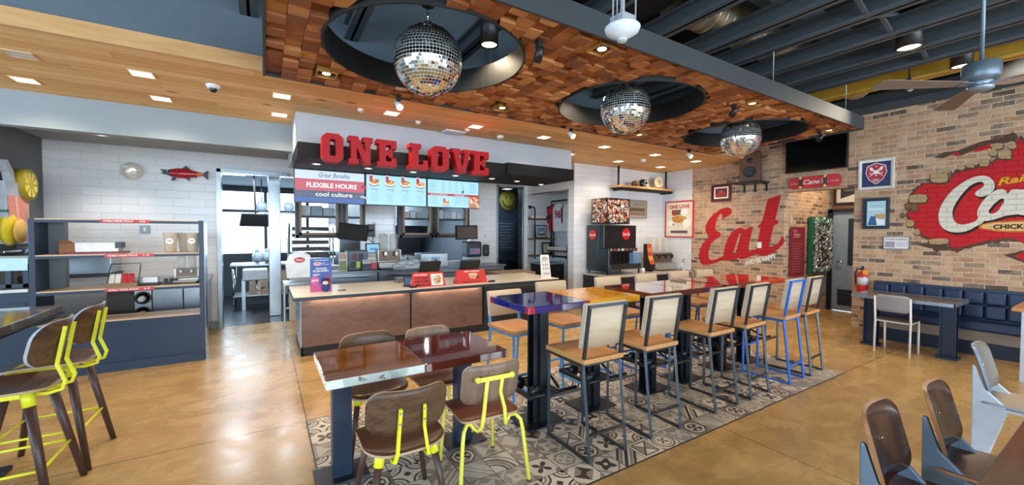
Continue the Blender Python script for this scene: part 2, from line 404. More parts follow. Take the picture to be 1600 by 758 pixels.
def frame3(o, U, V):
    """maps (u, v, lift) to a point: o + u*U + v*V + lift*normal (normal = U x V)"""
    o, U, V = Vector(o), Vector(U).normalized(), Vector(V).normalized(); n = U.cross(V)
    return lambda u, v, l=0: o+U*u+V*v+n*l
class Art(MB):
    """flat printed artwork: thin stacked patches in a 2-D frame"""
    def __init__(s, fr): super().__init__(); s.fr = fr; s.k = 0
    def rect(s, u0, v0, u1, v1, m, lift=None):
        s.k += 1; l = .0004*s.k if lift is None else lift; s.use(m)
        return s.add([s.fr(u0, v0, l), s.fr(u1, v0, l), s.fr(u1, v1, l), s.fr(u0, v1, l)], [(0, 1, 2, 3)])
    def oval(s, u, v, a, b, m, n=20):
        s.k += 1; s.use(m); return s.add([s.fr(u+a*math.cos(2*PI*i/n), v+b*math.sin(2*PI*i/n), .0004*s.k) for i in range(n)], [tuple(range(n))])
    def shape(s, loops, m, smooth=False):
        s.k += 1; s.use(m); vs, fs = fill2d(loops, 0, smooth); return s.add([s.fr(q[0], q[1], .0004*s.k) for q in vs], fs)
    def text(s, txt, u, v, h, m, w=None, bold=.01, shear=0, center=False):
        s.k += 1; s.use(m); vs, fs, asp = text2d(txt, bold, shear); w_ = w or asp*h
        if center: u -= w_/2
        return s.add([s.fr(u+q[0]*w_, v+q[1]*h, .0004*s.k) for q in vs], fs)
# ------------------------------------------------------------------ scene graph helpers
def thing(name, label, cat, loc=(0, 0, 0), rz=0, group=None):
    o = bpy.data.objects.new(name, None); COL.objects.link(o); o.empty_display_size = .1
    o.location = loc; o.rotation_euler = (0, 0, rz); o['label'] = label; o['category'] = cat
    if group: o['group'] = group
    return o
def tag(o, label, cat, group=None, kind=None):
    o['label'] = label; o['category'] = cat
    if group: o['group'] = group
    if kind: o['kind'] = kind
    return o
def struct(o): o['kind'] = 'structure'; return o
def kids(o): return [c for c in bpy.data.objects if c.parent == o]
def dup(o, loc=None, rz=None, label=None, group=None, parent=None):
    c = o.copy(); COL.objects.link(c); c.parent = parent
    if loc is not None: c.location = loc
    if rz is not None: c.rotation_euler = (0, 0, rz)
    if label: c['label'] = label
    if group: c['group'] = group
    for ch in kids(o): dup(ch, parent=c)
    return c
def spot(name, loc, power, col, parent=None, size=2.0, blend=.6, rad=.04):
    l = bpy.data.lights.new(name, 'SPOT'); l.energy = power; l.color = col; l.spot_size = size; l.spot_blend = blend; l.shadow_soft_size = rad
    o = bpy.data.objects.new(name, l); COL.objects.link(o); o.location = loc
    if parent: o.parent = parent
    return o
WARM = (1, .80, .56)
# ================================================================== THE SETTING
BRICK = brick_mat('old_chicago_brick'); TILE = tile_mat('white_subway_tile'); PLANK = plank_mat('knotty_plank'); FLOORM = floor_mat()
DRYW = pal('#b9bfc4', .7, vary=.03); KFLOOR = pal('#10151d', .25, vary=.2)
STAINL = pal('#98a1a8', .26, .85, vary=.12, scale=2)
def sbox(name, m, *b, kind='structure', bevel=0):
    o = MB().box(*b).build(name, m, bevel=bevel); o['kind'] = kind; return o
sbox('floor', FLOORM, -7, 12, -5, 8.13, -.12, 0)
sbox('floor_kitchen', KFLOOR, -7, 8, 8.13, 12.4, -.12, 0)
sbox('floor_tile_patch', encaustic_mat(), .285, 5.63, 1.873, 3.744, -.01, .003)
MB().use(pal('#2d2722', .5)).box(.277, .285, 1.865, 3.752, -.01, .0035).box(5.63, 5.638, 1.865, 3.752, -.01, .0035).box(.277, 5.638, 1.865, 1.873, -.01, .0035).box(.277, 5.638, 3.744, 3.752, -.01, .0035).build('trim_1')['kind'] = 'structure'
# brick wall on the right, with the hallway opening y 2.66..3.70, z 0..2.36
b = MB()
b.box(8.25, 8.45, -5, 2.66, 0, 3.51).box(8.25, 8.45, 3.70, 5.60-.0, 0, 3.51).box(8.25, 8.45, 2.66, 3.70, 2.36, 3.51)
struct(b.build('wall_right', BRICK))
sbox('wall_right_tiled', TILE, 8.25, 8.45, 5.60, 6.56, 0, 3.04)
sbox('wall_right_upper', DECK, 8.30, 8.45, -5, 8.3, 3.51, 4.4)
struct(MB().box(8.16, 8.26, -5, 4.3, 3.51, 3.62).box(8.22, 8.25, -5, 4.3, 3.62, 3.80).build('trim_2', pal('#3c4247', .6)))
# hallway behind the opening
sbox('wall_hallway_left', BRICK, 8.45, 10.3, 3.70, 3.86, 0, 3.1)
b = MB().box(10.14, 10.3, -.2, 2.62, 0, 3.1).box(10.14, 10.3, 2.62, 3.66, 2.06, 3.1)
struct(b.build('wall_hallway_end', pal('#6a4a33', .7)))
sbox('wall_hallway_right', pal('#8b7a68', .7), 8.45, 10.3, -.36, -.2, 0, 3.1); sbox('ceiling_hallway', DECK, 8.45, 10.3, -.3, 3.86, 3.1, 3.2)
# back wall (tiled) y = 8.13, kitchen doorway x -.6...4, pass-throughs
b = MB()
b.box(-2.6, -.63, 8.13, 8.28, 0, 3.04)
b.box(-.63, .36, 8.13, 8.28, 2.60, 3.04)
b.box(.36, 1.60, 8.13, 8.28, 2.56, 3.04).box(.36, 1.60, 8.13, 8.28, 0, .96)
b.box(1.60, 2.25, 8.13, 8.28, 0, 3.04)
b.box(2.25, 3.92, 8.13, 8.28, 2.56, 3.04).box(2.25, 3.92, 8.13, 8.28, 0, .96)
b.box(3.92, 4.63, 8.13, 8.28, 0, 3.04).box(4.63, 5.47, 8.13, 8.28, 2.68, 3.04).box(5.32, 5.47, 8.13, 8.28, 0, 2.68)
struct(b.build('wall_back', TILE))
sbox('wall_left_return', GREYW, -2.75, -2.6, 6.75, 8.28, 0, 3.04)
# nook beside the counter: side wall x 5.47 with an opening, nook walls
b = MB().box(5.47, 5.62, 6.56-.15, 6.60, 0, 3.04).box(5.47, 5.62, 6.60, 8.13, 2.50, 3.04)
struct(b.build('wall_nook_front', TILE))
sbox('wall_nook_back', TILE, 5.47, 6.45, 8.28, 8.40, 0, 3.04); sbox('wall_nook_right', TILE, 6.32, 6.45, 6.56, 8.28, 0, 3.04)
sbox('ceiling_nook', WHITE, 5.5, 6.45, 6.56, 8.4, 2.56, 2.62)
struct(MB().box(5.455, 5.47, 6.59, 6.61, 0, 2.51).box(5.455, 5.47, 6.59, 8.13, 2.49, 2.51).build('trim_3', CHROME))
sbox('wall_soda', TILE, 5.62, 8.25, 6.36+.05, 6.56, 0, 3.04)
# dark corridor behind the steel-framed door
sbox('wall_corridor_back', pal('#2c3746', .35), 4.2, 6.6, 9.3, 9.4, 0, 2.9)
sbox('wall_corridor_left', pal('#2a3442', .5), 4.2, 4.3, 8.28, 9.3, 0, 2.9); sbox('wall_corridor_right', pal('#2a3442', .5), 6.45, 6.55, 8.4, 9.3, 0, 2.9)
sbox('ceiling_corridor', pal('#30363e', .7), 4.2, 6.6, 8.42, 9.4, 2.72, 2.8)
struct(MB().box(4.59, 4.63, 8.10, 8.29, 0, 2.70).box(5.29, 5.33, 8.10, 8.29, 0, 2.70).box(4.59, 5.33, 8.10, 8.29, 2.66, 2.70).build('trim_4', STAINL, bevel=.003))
# kitchen doorway frame in brushed steel
struct(MB().box(-.66, -.60, 8.08, 8.30, 0, 2.62).box(-.66, .36, 8.08, 8.30, 2.56, 2.62).build('trim_5', STAINL, bevel=.004))
struct(MB().box(-2.6, -.66, 8.10, 8.13, 0, .12).build('baseboard_back', pal('#8f9296', .4)))
# ceilings
b = MB().box(-7, 8.25, 4.31, 8.28, 3.04, 3.12)
struct(b.build('ceiling', PLANK))
struct(MB().box(-7, 8.25, 4.27, 4.31, 3.035, 3.165).build('trim_6', wood('fascia_wood', ['#b27c48', '#cf9f68', '#dcb17c'], 0, 3, .45)))
sbox('wall_upper', pal('#5d6a74', .75, vary=.04), -7, 8.25, 4.29, 4.40, 3.165, 4.6)
sbox('ceiling_bulkhead', pal('#8f999f', .75, vary=.02), -7, .33, 6.22, 6.36, 2.68, 3.04)
sbox('ceiling_dropped', pal('#a3a4a4', .75), -7, .33, 6.36, 8.13, 2.86, 2.92)
sbox('ceiling_upper', DECK, -7, 12, -5, 4.4, 4.35, 4.5)
# front and left walls with storefront windows (behind and beside the viewer)
def storefront(name, n, ax, pos, a0, a1, z0, z1, cols, low, top):
    """glazed wall: ax 'y' => plane y=pos running in x"""
    def bx(b, u0, u1, d0, d1, zz0, zz1): return b.box(u0, u1, d0, d1, zz0, zz1) if ax == 'y' else b.box(d0, d1, u0, u1, zz0, zz1)
    fr = MB(); wd = (a1-a0)/cols
    for i in range(cols+1): bx(fr, a0+i*wd-.035, a0+i*wd+.035, pos-.06, pos+.06, z0, z1)
    for z in (z0, z0+(z1-z0)*.68, z1): bx(fr, a0, a1, pos-.05, pos+.05, z-.035, z+.035)
    o = struct(fr.build('window_%d' % n, pal('#22262b', .4, .3)))
    g = bx(MB(), a0, a1, pos-.006, pos+.006, z0, z1).build('window_glass', GLASS_M, o)
    return o
sbox('wall_front', DRYW, -7, 8.25, -4.6, -4.4, 0, .55); sbox('wall_front_upper', DRYW, -7, 8.25, -4.6, -4.4, 3.1, 4.5)
storefront('front', 1, 'y', -4.5, -6.9, 8.2, .55, 3.1, 8, 0, 0)
b = MB().box(-6.65, -6.45, -5, 6.75, 0, .5).box(-6.65, -6.45, -5, 6.75, 3.0, 4.5).box(-6.65, -6.45, 5.2, 8.28, .5, 3.0)
struct(b.build('wall_left', DRYW)); storefront('left', 2, 'x', -6.55, -4.6, 5.2, .5, 3.0, 6, 0, 0)
sbox('wall_left_back', GREYW, -6.6, -2.75, 6.95, 7.1, 0, 3.04)
# kitchen shell
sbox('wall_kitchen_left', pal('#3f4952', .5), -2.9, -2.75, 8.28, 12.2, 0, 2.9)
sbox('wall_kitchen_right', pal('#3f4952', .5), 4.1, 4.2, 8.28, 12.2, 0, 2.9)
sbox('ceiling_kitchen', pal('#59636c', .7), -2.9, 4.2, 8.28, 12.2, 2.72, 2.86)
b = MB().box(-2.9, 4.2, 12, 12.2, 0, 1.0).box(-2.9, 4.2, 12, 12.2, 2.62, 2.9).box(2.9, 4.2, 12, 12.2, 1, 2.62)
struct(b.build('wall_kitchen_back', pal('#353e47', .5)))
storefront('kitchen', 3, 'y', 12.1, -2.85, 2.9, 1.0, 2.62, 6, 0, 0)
struct(MB().box(-25, 25, 13.5, 40, -.3, -.2).build('ground', pal('#b9bcc0', .9)))
# open roof structure: joists running in y, a girder in x, deck above
def joist(x, m, name='roof_beam', y0=-5, y1=4.29, zb=3.5, h=.17, w_=.13, label=''):
    b = MB().box(x-w_/2, x+w_/2, y0, y1, zb, zb+.022).box(x-w_/2, x+w_/2, y0, y1, zb+h-.022, zb+h).box(x-.012, x+.012, y0, y1, zb, zb+h)
    return struct(b.build(name, m))
for i, x in enumerate((-5.2, -3.9, -2.6, -1.35, -.1, .75, 1.85, 2.55, 3.30, 3.99, 4.55, 5.17, 5.77, 6.27)):
    joist(x, BEAM)
joist(6.88, pal('#b9902c', .5), w_=.16)
b = MB().box(-5.2, 8.2, 1.95, 2.05, 3.74, 3.98).box(-5.2, 8.2, -1.2, -1.1, 3.86, 4.1)
struct(b.build('roof_girder', BEAM))
for x0, x1 in ((2.6, 3.3), (4.0, 4.55), (4.6, 5.17), (5.2, 5.77), (5.8, 6.27)):      # cross bracing
    b = MB()
    for y in (-.4, 1.35, 3.2): b.sqbar((x0, y, 3.51), (x1, y+.02, 3.69), .03).sqbar((x1, y+.05, 3.51), (x0, y+.06, 3.69), .03)
    struct(b.build('roof_bracing', BEAM))
# spiral ducts above the joists
def duct(pts, r, label):
    b = MB(); prof = []
    P = [Vector(q) for q in pts]
    for a, c in zip(P, P[1:]):
        n = max(2, int((c-a).length/.12))
        for i in range(n):
            p = a.lerp(c, i/n); q = a.lerp(c, (i+.9)/n); b.bar(p, q, r, n=20, caps=False); b.bar(q, a.lerp(c, (i+1)/n), r*1.025, n=20)
    o = b.build('spiral_duct', pal('#e0cfb4', .34, .8, vary=.15, scale=3)); tag(o, label, 'duct', 'spiral ducts under the roof deck')
duct([(2.9, -.2, 4.08), (7.9, -.2, 4.08)], .19, 'silver spiral air duct crossing above the grey beams nearest the viewer')
duct([(3.45, 2.55, 3.90), (7.9, 2.55, 3.90)], .20, 'silver spiral air duct crossing above the far ends of the grey beams')
o = MB().box(2.55, 3.25, 2.25, 2.85, 3.72, 4.2).box(2.6, 3.2, 2.22, 2.25, 3.76, 4.16).build('air_unit', pal('#0c0c0d', .8), bevel=.01)
tag(o, 'black boxed air unit hanging between the beams above the wood canopy', 'air unit')
# ================================================================== WOOD BLOCK CANOPY
CX = [(1.115, 3.08), (3.41, 3.10), (5.71, 3.12)]; HR = .765; X0, X1, Y0, Y1, ZB = .02, 6.75, 2.12, 4.22, 2.98
canopy = thing('wood_block_canopy', 'long suspended canopy of stacked reddish wood blocks with three round holes', 'ceiling panel', ((X0+X1)/2, (Y0+Y1)/2, ZB))
CO = -Vector(canopy.location)
rb = random.Random(11); b = MB(Matrix.Translation(CO)); sx = .118
lights_sq = [(.48, 3.92), (2.20, 2.27), (2.29, 3.93), (4.49, 2.35), (4.57, 3.95), (6.52, 2.40), (6.60, 3.9)]
nx = int((X1-X0)/sx); sx = (X1-X0)/nx
for i in range(nx):
    x0 = X0+i*sx; y = Y0-rb.random()*.1
    while y < Y1:
        d = rb.choice((.10, .115, .115, .13, .15)); y1 = min(y+d, Y1); y0 = max(y, Y0); y += d
        if y1-y0 < .02: continue
        xm, ym = x0+sx/2, (y0+y1)/2
        if any((xm-a)**2+(ym-c)**2 < (HR-.02)**2 for a, c in CX): continue
        if any(abs(xm-a) < .095 and abs(ym-c) < .085 for a, c in lights_sq): continue
        z = ZB+rb.choice((0, .0, .012, .022, .03, .042)); g = .0015
        cs = []
        for px, py in ((x0+g, y0+g), (x0+sx-g, y0+g), (x0+sx-g, y1-g), (x0+g, y1-g)):
            for a, c in CX:
                dd = math.hypot(px-a, py-c)
                if dd < HR: px, py = a+(px-a)/dd*HR, c+(py-c)/dd*HR
            cs.append((px, py))
        tilt = [rb.uniform(-.003, .003) for _ in range(4)]
        b.add([(px, py, z+t_) for (px, py), t_ in zip(cs, tilt)]+[(px, py, ZB+.09) for px, py in cs], [(0, 1, 2, 3), (0, 4, 5, 1), (1, 5, 6, 2), (2, 6, 7, 3), (3, 7, 4, 0)])
bl = b.build('wood_blocks', block_mat(), canopy)
FAS = pal('#33383c', .7)
b = MB(Matrix.Translation(CO)); t_ = .02
b.box(X0-t_, X1+t_, Y0-t_, Y0, ZB-.004, ZB+.165).box(X0-t_, X1+t_, Y1, Y1+t_, ZB+.01, ZB+.165).box(X0-t_, X0, Y0, Y1, ZB-.004, ZB+.165).box(X1, X1+t_, Y0, Y1, ZB-.004, ZB+.165)
b.build('steel_fascia', FAS, canopy)
# backing sheet of the canopy with its three holes
loops = [[(X0, Y0), (X1, Y0), (X1, Y1), (X0, Y1)]]+[[(a+(HR+.005)*math.cos(2*PI*k/48), c+(HR+.005)*math.sin(2*PI*k/48)) for k in range(48)] for a, c in CX]
MB(Matrix.Translation(CO)).poly(loops, lambda u, v, l: (u, v, ZB+.088+l), .02).build('backing_sheet', pal('#1b1c1e', .8), canopy)
for a, c in CX:
    b = MB(Matrix.Translation(CO)); n = 56
    for r0, r1, zz0, zz1 in ((HR-.012, HR+.004, ZB-.006, ZB+.20),):
        vs = [(a+r*math.cos(2*PI*k/n), c+r*math.sin(2*PI*k/n), z) for r, z in ((r0, zz0), (r1, zz0), (r1, zz1), (r0, zz1)) for k in range(n)]
        b.add(vs, [(q*n+k, q*n+(k+1) % n, ((q+1) % 4)*n+(k+1) % n, ((q+1) % 4)*n+k) for q in range(4) for k in range(n)], False)
    b.build('hole_liner', pal('#101214', .6), canopy)
for x in (.3, 2.26, 4.56, 6.4):
    for y in (Y0+.06, Y1-.06):
        MB(Matrix.Translation(CO)).bar((x, y, ZB+.1), (x, y, 4.35), .006, n=8).box(x-.03, x+.03, y-.03, y+.03, ZB+.098, ZB+.11).build('suspension_rod', pal('#8d9499', .4, .6), canopy)
# gimbal spot lights recessed between the blocks
for i, (x, y) in enumerate(lights_sq):
    near = ['left of the nearest hole', 'beside the white strobe alarm', 'behind the first mirror ball', 'near side, before the third ball', 'behind the second mirror ball', 'near side of the far end', 'far corner by the loudspeaker'][i]
    t = thing('recessed_spotlight', 'square gold-rimmed spotlight in the canopy, '+near, 'spotlight', (x, y, ZB+.03), 0, 'spotlights sunk in the wood canopy')
    MB().box(-.085, .085, -.085, -.075, -.03, .05).box(-.085, .085, .075, .085, -.03, .05).box(-.085, -.075, -.075, .075, -.03, .05).box(.075, .085, -.075, .075, -.03, .05).build('frame', pal('#b98a4a', .35, .6), t)
    MB().lathe([(.001, .05), (.045, .05), (.05, 0), (.04, -.012), (.001, -.012)]).build('lamp_body', BLACK, t)
    MB().lathe([(.001, -.013), (.034, -.013), (.034, -.016), (.001, -.018)]).build('lens', glow('#ffe2b0', 9 if i in (1,) else 4), t)
    spot('spotlight_beam', (0, 0, -.03), 14, WARM, t, 1.7)
# adjustable black spot heads hanging from the canopy edge
for i, (x, y, tx, lit) in enumerate(((1.33*.889*1.0, 4.145, 0, 1), (3.48, 4.15, 0, 1), (6.04, 4.17, 0, 1), (1.72, 2.42, 0, 0), (4.30, 2.44, 0, 0), (6.45, 2.47, 0, 0))):
    lab = ['glaring small spot head on the canopy edge left of the red sign letters', 'lit spot head on the canopy edge under the second round hole', 'lit spot head on the canopy edge under the third round hole', 'black unlit spot head at the near rim of the first round hole', 'black unlit spot head at the near rim of the second round hole', 'black unlit spot head at the near rim of the third round hole'][i]
    t = thing('spot_head', lab, 'spotlight', (x, y, ZB-.02), 0, 'small spot heads under the canopy')
    MB().box(-.02, .02, -.02, .02, -.02, .04).bar((0, 0, -.02), (0, 0, -.05), .008).build('bracket', BLACK, t)
    d = Vector((.1, -.75 if lit else .6, -.7)).normalized(); p = Vector((0, 0, -.06))
    MB().bar(p-d*.05, p+d*.05, .028, .034, 16).build('lamp_head', BLACK if not lit else pal('#d8d8d4', .4), t)
    MB().bar(p+d*.05, p+d*.056, .029, .027, 16).build('lens', glow('#fff2d8', 40) if lit else pal('#2a2a2c', .2), t)
# mirror balls
def mirror_ball(x, y, z, R, lab):
    t = thing('mirror_ball', lab, 'mirror ball', (x, y, z), 0, 'mirror balls hanging through the canopy holes')
    rnd_ = random.Random(int(x*100)); b = MB(); nr = 34; th = PI/nr
    for i in range(1, nr-1):
        p0, p1 = i*th, (i+1)*th; rm = math.sin((p0+p1)/2); n = max(5, int(2*PI*rm/th)); off = rnd_.random()*0
        for k in range(n):
            a0, a1 = 2*PI*(k+.07)/n+off, 2*PI*(k+.93)/n+off; q0, q1 = p0+th*.07, p1-th*.07
            c = [Vector((math.sin(q)*math.cos(a), math.sin(q)*math.sin(a), math.cos(q))) for q, a in ((q0, a0), (q1, a0), (q1, a1), (q0, a1))]
            nn = ((c[0]+c[2])/2).normalized(); ce = sum(c, Vector())/4
            j = Vector((rnd_.gauss(0, .022), rnd_.gauss(0, .022), rnd_.gauss(0, .022))); j -= nn*j.dot(nn); m2 = (nn+j)
            vs = []
            for q in c:
                d = q-ce; d -= m2*(d.dot(m2)/m2.dot(m2)); vs.append((ce+d)*R)
            b.add(vs, [(0, 1, 2, 3)])
    b.build('mirror_tiles', pal('#e4e9ec', .03, 1, vary=.0), t)
    MB().sphere((0, 0, 0), R*.985, 36, 24).build('core', pal('#f0f2ee', .6), t)
    MB().lathe([(.001, R+.03), (.03, R+.03), (.035, R), (.05, R-.012), (.001, R-.015)]).bar((0, 0, R+.03), (0, 0, R+.16), .008).build('hanger_cap', CHROME, t)
    MB().lathe([(.001, 4.35-z), (.1, 4.35-z), (.1, R+.36), (.06, R+.34), (.05, R+.16), (.001, R+.16)]).build('motor_housing', pal('#5c6165', .2, .9), t)
mirror_ball(1.125, 3.11, 2.965, .272, 'largest mirror ball, hanging in the nearest round hole of the wood canopy')
mirror_ball(3.38, 3.12, 2.955, .268, 'middle mirror ball, hanging in the second round hole of the canopy')
mirror_ball(5.67, 3.12, 2.93, .262, 'farthest mirror ball, hanging in the third round hole near the speaker')
# cylinder pendants hung from the deck
for x, y, z, r, lab in ((1.76, 3.26, 3.30, .083, 'black cylinder pendant light seen inside the nearest canopy hole'), (3.26, 3.62, 3.30, .09, 'black cylinder pendant light behind the second mirror ball'),
                        (5.46, 1.36, 3.44, .10, 'lit round pendant light between grey beams, left of the fan rod'), (6.55, 1.20, 3.44, .09, 'lit round pendant light beyond the fan motor near the brick wall')):
    t = thing('cylinder_pendant', lab, 'pendant light', (x, y, z), 0, 'cylinder pendants under the roof')
    MB().lathe([(r-.012, .03), (r-.012, 0), (r, 0), (r, .38), (.001, .38)]).build('cylinder', BLACK, t)
    MB().lathe([(.001, .012), (r-.013, .012), (r-.013, .02), (.001, .02)]).build('lens', glow('#ffe6bd', 6), t)
    MB().bar((0, 0, .38), (0, 0, 4.35-z), .01).build('stem', BLACK, t)
    spot('pendant_beam', (0, 0, .005), 60, WARM, t, 2.2, .7, .07)
# ceiling squares in the wood ceiling
SQ = [(x, 4.955, 'near row') for x in (-1.69, -.945, .17, 1.33, 2.47, 3.62, 4.88, 6.16, 7.4)]+[(x, 5.765, 'far row') for x in (-1.94, -.945, .17)]+[(4.80, 5.78, 'far row'), (6.1, 5.8, 'far row'), (7.4, 5.8, 'far row')]
SQL = ['white square cover with round centre in the wood ceiling at far left', 'biggest lit square downlight, left of the white dome camera', 'lit square downlight right of the dome camera, beside the canopy corner', 'lit square downlight above the first letters of the red sign',
       'lit square downlight above the right end of the red sign', 'lit square downlight above the black canopy, left of its right end', 'lit square downlight in front of the hanging shelf, left of the pair nearest the canopy', 'lit square downlight between the hanging shelf and the third canopy hole', 'lit square downlight closest to the loudspeaker and brick wall',
       'lit square downlight over the shelving unit at far left', 'lit square downlight over the mounted salmon', 'lit square downlight touching the top left corner of the sign wall', 'lit square downlight half hidden by the right end of the sign wall', 'lit square downlight at the left rod of the hanging shelf', 'lit square downlight near the right rod of the hanging shelf']
for i, (x, y, row) in enumerate(SQ):
    lab = SQL[i]
    t = thing('square_downlight', lab, 'ceiling light', (x, y, 3.04), 0, 'square downlights in the wood ceiling')
    MB().box(-.09, .09, -.09, -.078, -.006, 0).box(-.09, .09, .078, .09, -.006, 0).box(-.09, -.078, -.078, .078, -.006, 0).box(.078, .09, -.078, .078, -.006, 0).build('trim_ring', pal('#d8b48a', .5), t)
    off = i == 0
    MB().box(-.078, .078, -.078, .078, -.004, -.001).build('diffuser', pal('#cfc9c2', .6) if off else glow('#ffefcf', 3.2), t)
    if not off: spot('downlight_beam', (0, 0, -.02), 26, WARM, t, 2.5, .8, .08)
# ================================================================== SIGN FASCIA, LETTERS, MENU SCREENS
FB = pal('#08080a', .6, spec=.25)
box = thing('sign_canopy', 'long black boxed canopy over the counter carrying the red letters', 'canopy', (2.3, 5.6, 2.44))
T = Matrix.Translation((-2.3, -5.6, -2.44))
MB(T).box(.32, 3.02, 5.06, 6.06, 2.44, 2.60).box(3.02, 4.27, 5.02, 6.06, 2.44, 2.615).build('canopy_shell', FB, box, bevel=.003)
MB(T).box(.33, 4.62, 5.50, 7.3, 2.60, 3.04).build('drywall_header', pal('#b3b5ba', .7, vary=.02), box)
for i, (x, y) in enumerate(((.56, 5.55), (1.18, 5.55), (1.79, 5.55), (2.43, 5.55), (3.05, 5.55), (3.55, 5.6), (4.15, 5.75))):
    t = thing('recessed_downlight', ['leftmost round downlight under the black canopy, below letter O', 'round downlight under the canopy below letter N', 'round downlight under the canopy below the gap between the words', 'round downlight under the canopy below the second word O', 'round downlight under the canopy below the last letter E', 'round downlight under the canopy just right of the lettering', 'rightmost round downlight under the black canopy'][i], 'ceiling light', (x, y, 2.44), 0, 'round downlights under the black canopy')
    MB().lathe([(.038, 0), (.055, 0), (.055, -.006), (.038, -.006)]).build('trim_ring', WHITE, t)
    MB().lathe([(.001, -.003), (.038, -.003), (.038, -.001), (.001, -.001)]).build('lens', glow('#f4f4ff', 3.5), t)
    spot('downlight_beam', (0, 0, -.02), 8, (1, .93, .85), t, 2.4)
t = thing('soffit_downlight', 'round downlight in the grey soffit above the white tiled wall', 'ceiling light', (-1.82, 7.35, 2.86))
MB().lathe([(.06, 0), (.09, 0), (.09, -.008), (.06, -.008)]).build('trim_ring', WHITE, t); MB().lathe([(.001, -.003), (.06, -.003), (.06, -.001), (.001, -.001)]).build('lens', glow('#fff1df', 4), t)
spot('downlight_beam', (0, 0, -.02), 30, (1, .9, .78), t, 1.9)
# slab letters, drawn on a 10 x 16 grid
def chamf(x0, y0, x1, y1, c): return [(x0+c, y0), (x1-c, y0), (x1, y0+c), (x1, y1-c), (x1-c, y1), (x0+c, y1), (x0, y1-c), (x0, y0+c)]
LET = {'O': (10, [chamf(0, 0, 10, 16, 2.2), chamf(3.7, 3.4, 6.3, 12.6, .5)]),
       'N': (12, [[(0, 0), (5, 0), (5, 3), (4, 3), (4, 9.5), (7.6, 0), (10.8, 0), (10.8, 13), (12, 13), (12, 16), (7, 16), (7, 13), (8, 13), (8, 7.5), (4.6, 16), (0, 16), (0, 13), (1.1, 13), (1.1, 3), (0, 3)]]),
       'E': (10, [[(0, 0), (10, 0), (10, 5.2), (7.2, 5.2), (7.2, 3.2), (4.6, 3.2), (4.6, 6.6), (6, 6.6), (6, 5.4), (8, 5.4), (8, 10.6), (6, 10.6), (6, 9.4), (4.6, 9.4), (4.6, 12.8), (7.2, 12.8), (7.2, 10.8), (10, 10.8), (10, 16), (0, 16), (0, 13.2), (1.2, 13.2), (1.2, 2.8), (0, 2.8)]]),
       'L': (10, [[(0, 0), (10, 0), (10, 6), (7.2, 6), (7.2, 3.2), (4.9, 3.2), (4.9, 13.2), (6.4, 13.2), (6.4, 16), (0, 16), (0, 13.2), (1.3, 13.2), (1.3, 2.8), (0, 2.8)]]),
       'V': (11, [[(3.6, 0), (7.6, 0), (10, 13.2), (11, 13.2), (11, 16), (6.6, 16), (6.6, 13.2), (7.4, 13.2), (5.7, 4.2), (4.0, 13.2), (4.8, 13.2), (4.8, 16), (0, 16), (0, 13.2), (1, 13.2)]])}
LETM = pal('#ab0d15', .5, vary=.04, spec=.3)
for ch, px0, px1, txt in (('O', 503, 537, 'first letter O of the big red sign, rounded and darker, at the left end'), ('N', 545, 583, 'big red block letter N of the sign, second from the left'), ('E', 589, 620, 'big red block letter E ending the first word of the sign'),
                          ('L', 640, 669, 'big red block letter L starting the second word of the sign'), ('O', 674, 702, 'big red block letter O in the second word of the sign'), ('V', 706, 737, 'big red block letter V in the sign'), ('E', 738, 764, 'last red block letter E at the right end of the sign')):
    wd, loops = LET[ch]; xa = at(1, 4.86, px0, 240).x; xb = at(1, 4.86, px1, 250).x
    h = .315; zb = 2.375; w_ = xb-xa
    L = [[(q[0]/wd*w_-w_/2, q[1]/16*h) for q in lp] for lp in loops]
    t = thing('sign_letter', txt, 'sign letter', ((xa+xb)/2, 4.86, zb), 0, 'red letters of the counter sign')
    MB().poly(L, lambda u, v, l: (u, .14-l, v), .14).build('letter_body', LETM, t, bevel=.004)
    MB().box(-w_*.3, -w_*.3+.02, .14, .25, .12, .14).box(w_*.2, w_*.2+.02, .14, .25, .12, .14).build('mounting_stud', BLACK, t)
# menu screens
def screen(px, w_, lab, draw):
    t = thing('menu_screen', lab, 'screen', (px, 6.04, 1.985), 0, 'menu screens under the black canopy')
    MB().box(0, w_, .012, .06, 0, .452).build('screen_case', BLACK, t, bevel=.003)
    a = Art(frame3((0, .0115, 0), (1, 0, 0), (0, 0, 1))); draw(a, w_, .452); a.build('screen_picture', None, t); return t
def GL(c, e=.85): return glow(c, e)
def m1(a, W, H):
    a.rect(.012, .012, W-.012, H-.012, GL('#4d5a72')); a.rect(.012, .012, W-.012, .075, GL('#4060a8'))
    a.rect(.012, .17, W-.012, .325, GL('#c25a6a')); a.rect(.012, .325, W-.012, H-.012, GL('#c9dcf2'))
    a.text('Great Benefits', .30, .355, .065, GL('#2f3a4a'), .40, 0, .35); a.text('FLEXIBLE HOURS', .15, .212, .066, GL('#f2f4f6'), .64, .03)
    a.text('cool culture', .26, .095, .060, GL('#f2f4f6'), .47, .012)
    a.oval(.865, .11, .028, .019, GL('#a9b9cc')); a.oval(.915, .10, .028, .019, GL('#a9b9cc')); a.rect(.93, .088, .975, .094, GL('#a9b9cc'))
    for k in range(14): a.oval(.05+random.random()*.16+(k % 2)*.72, .1+random.random()*.05+(k % 3 == 0)*.24, .004, .003, GL('#c9d3e0'), 6)
    for k in range(3): a.oval(.86+k*.025, .245+(k % 2)*.02, .017, .024, GL('#9d3446'), 10)
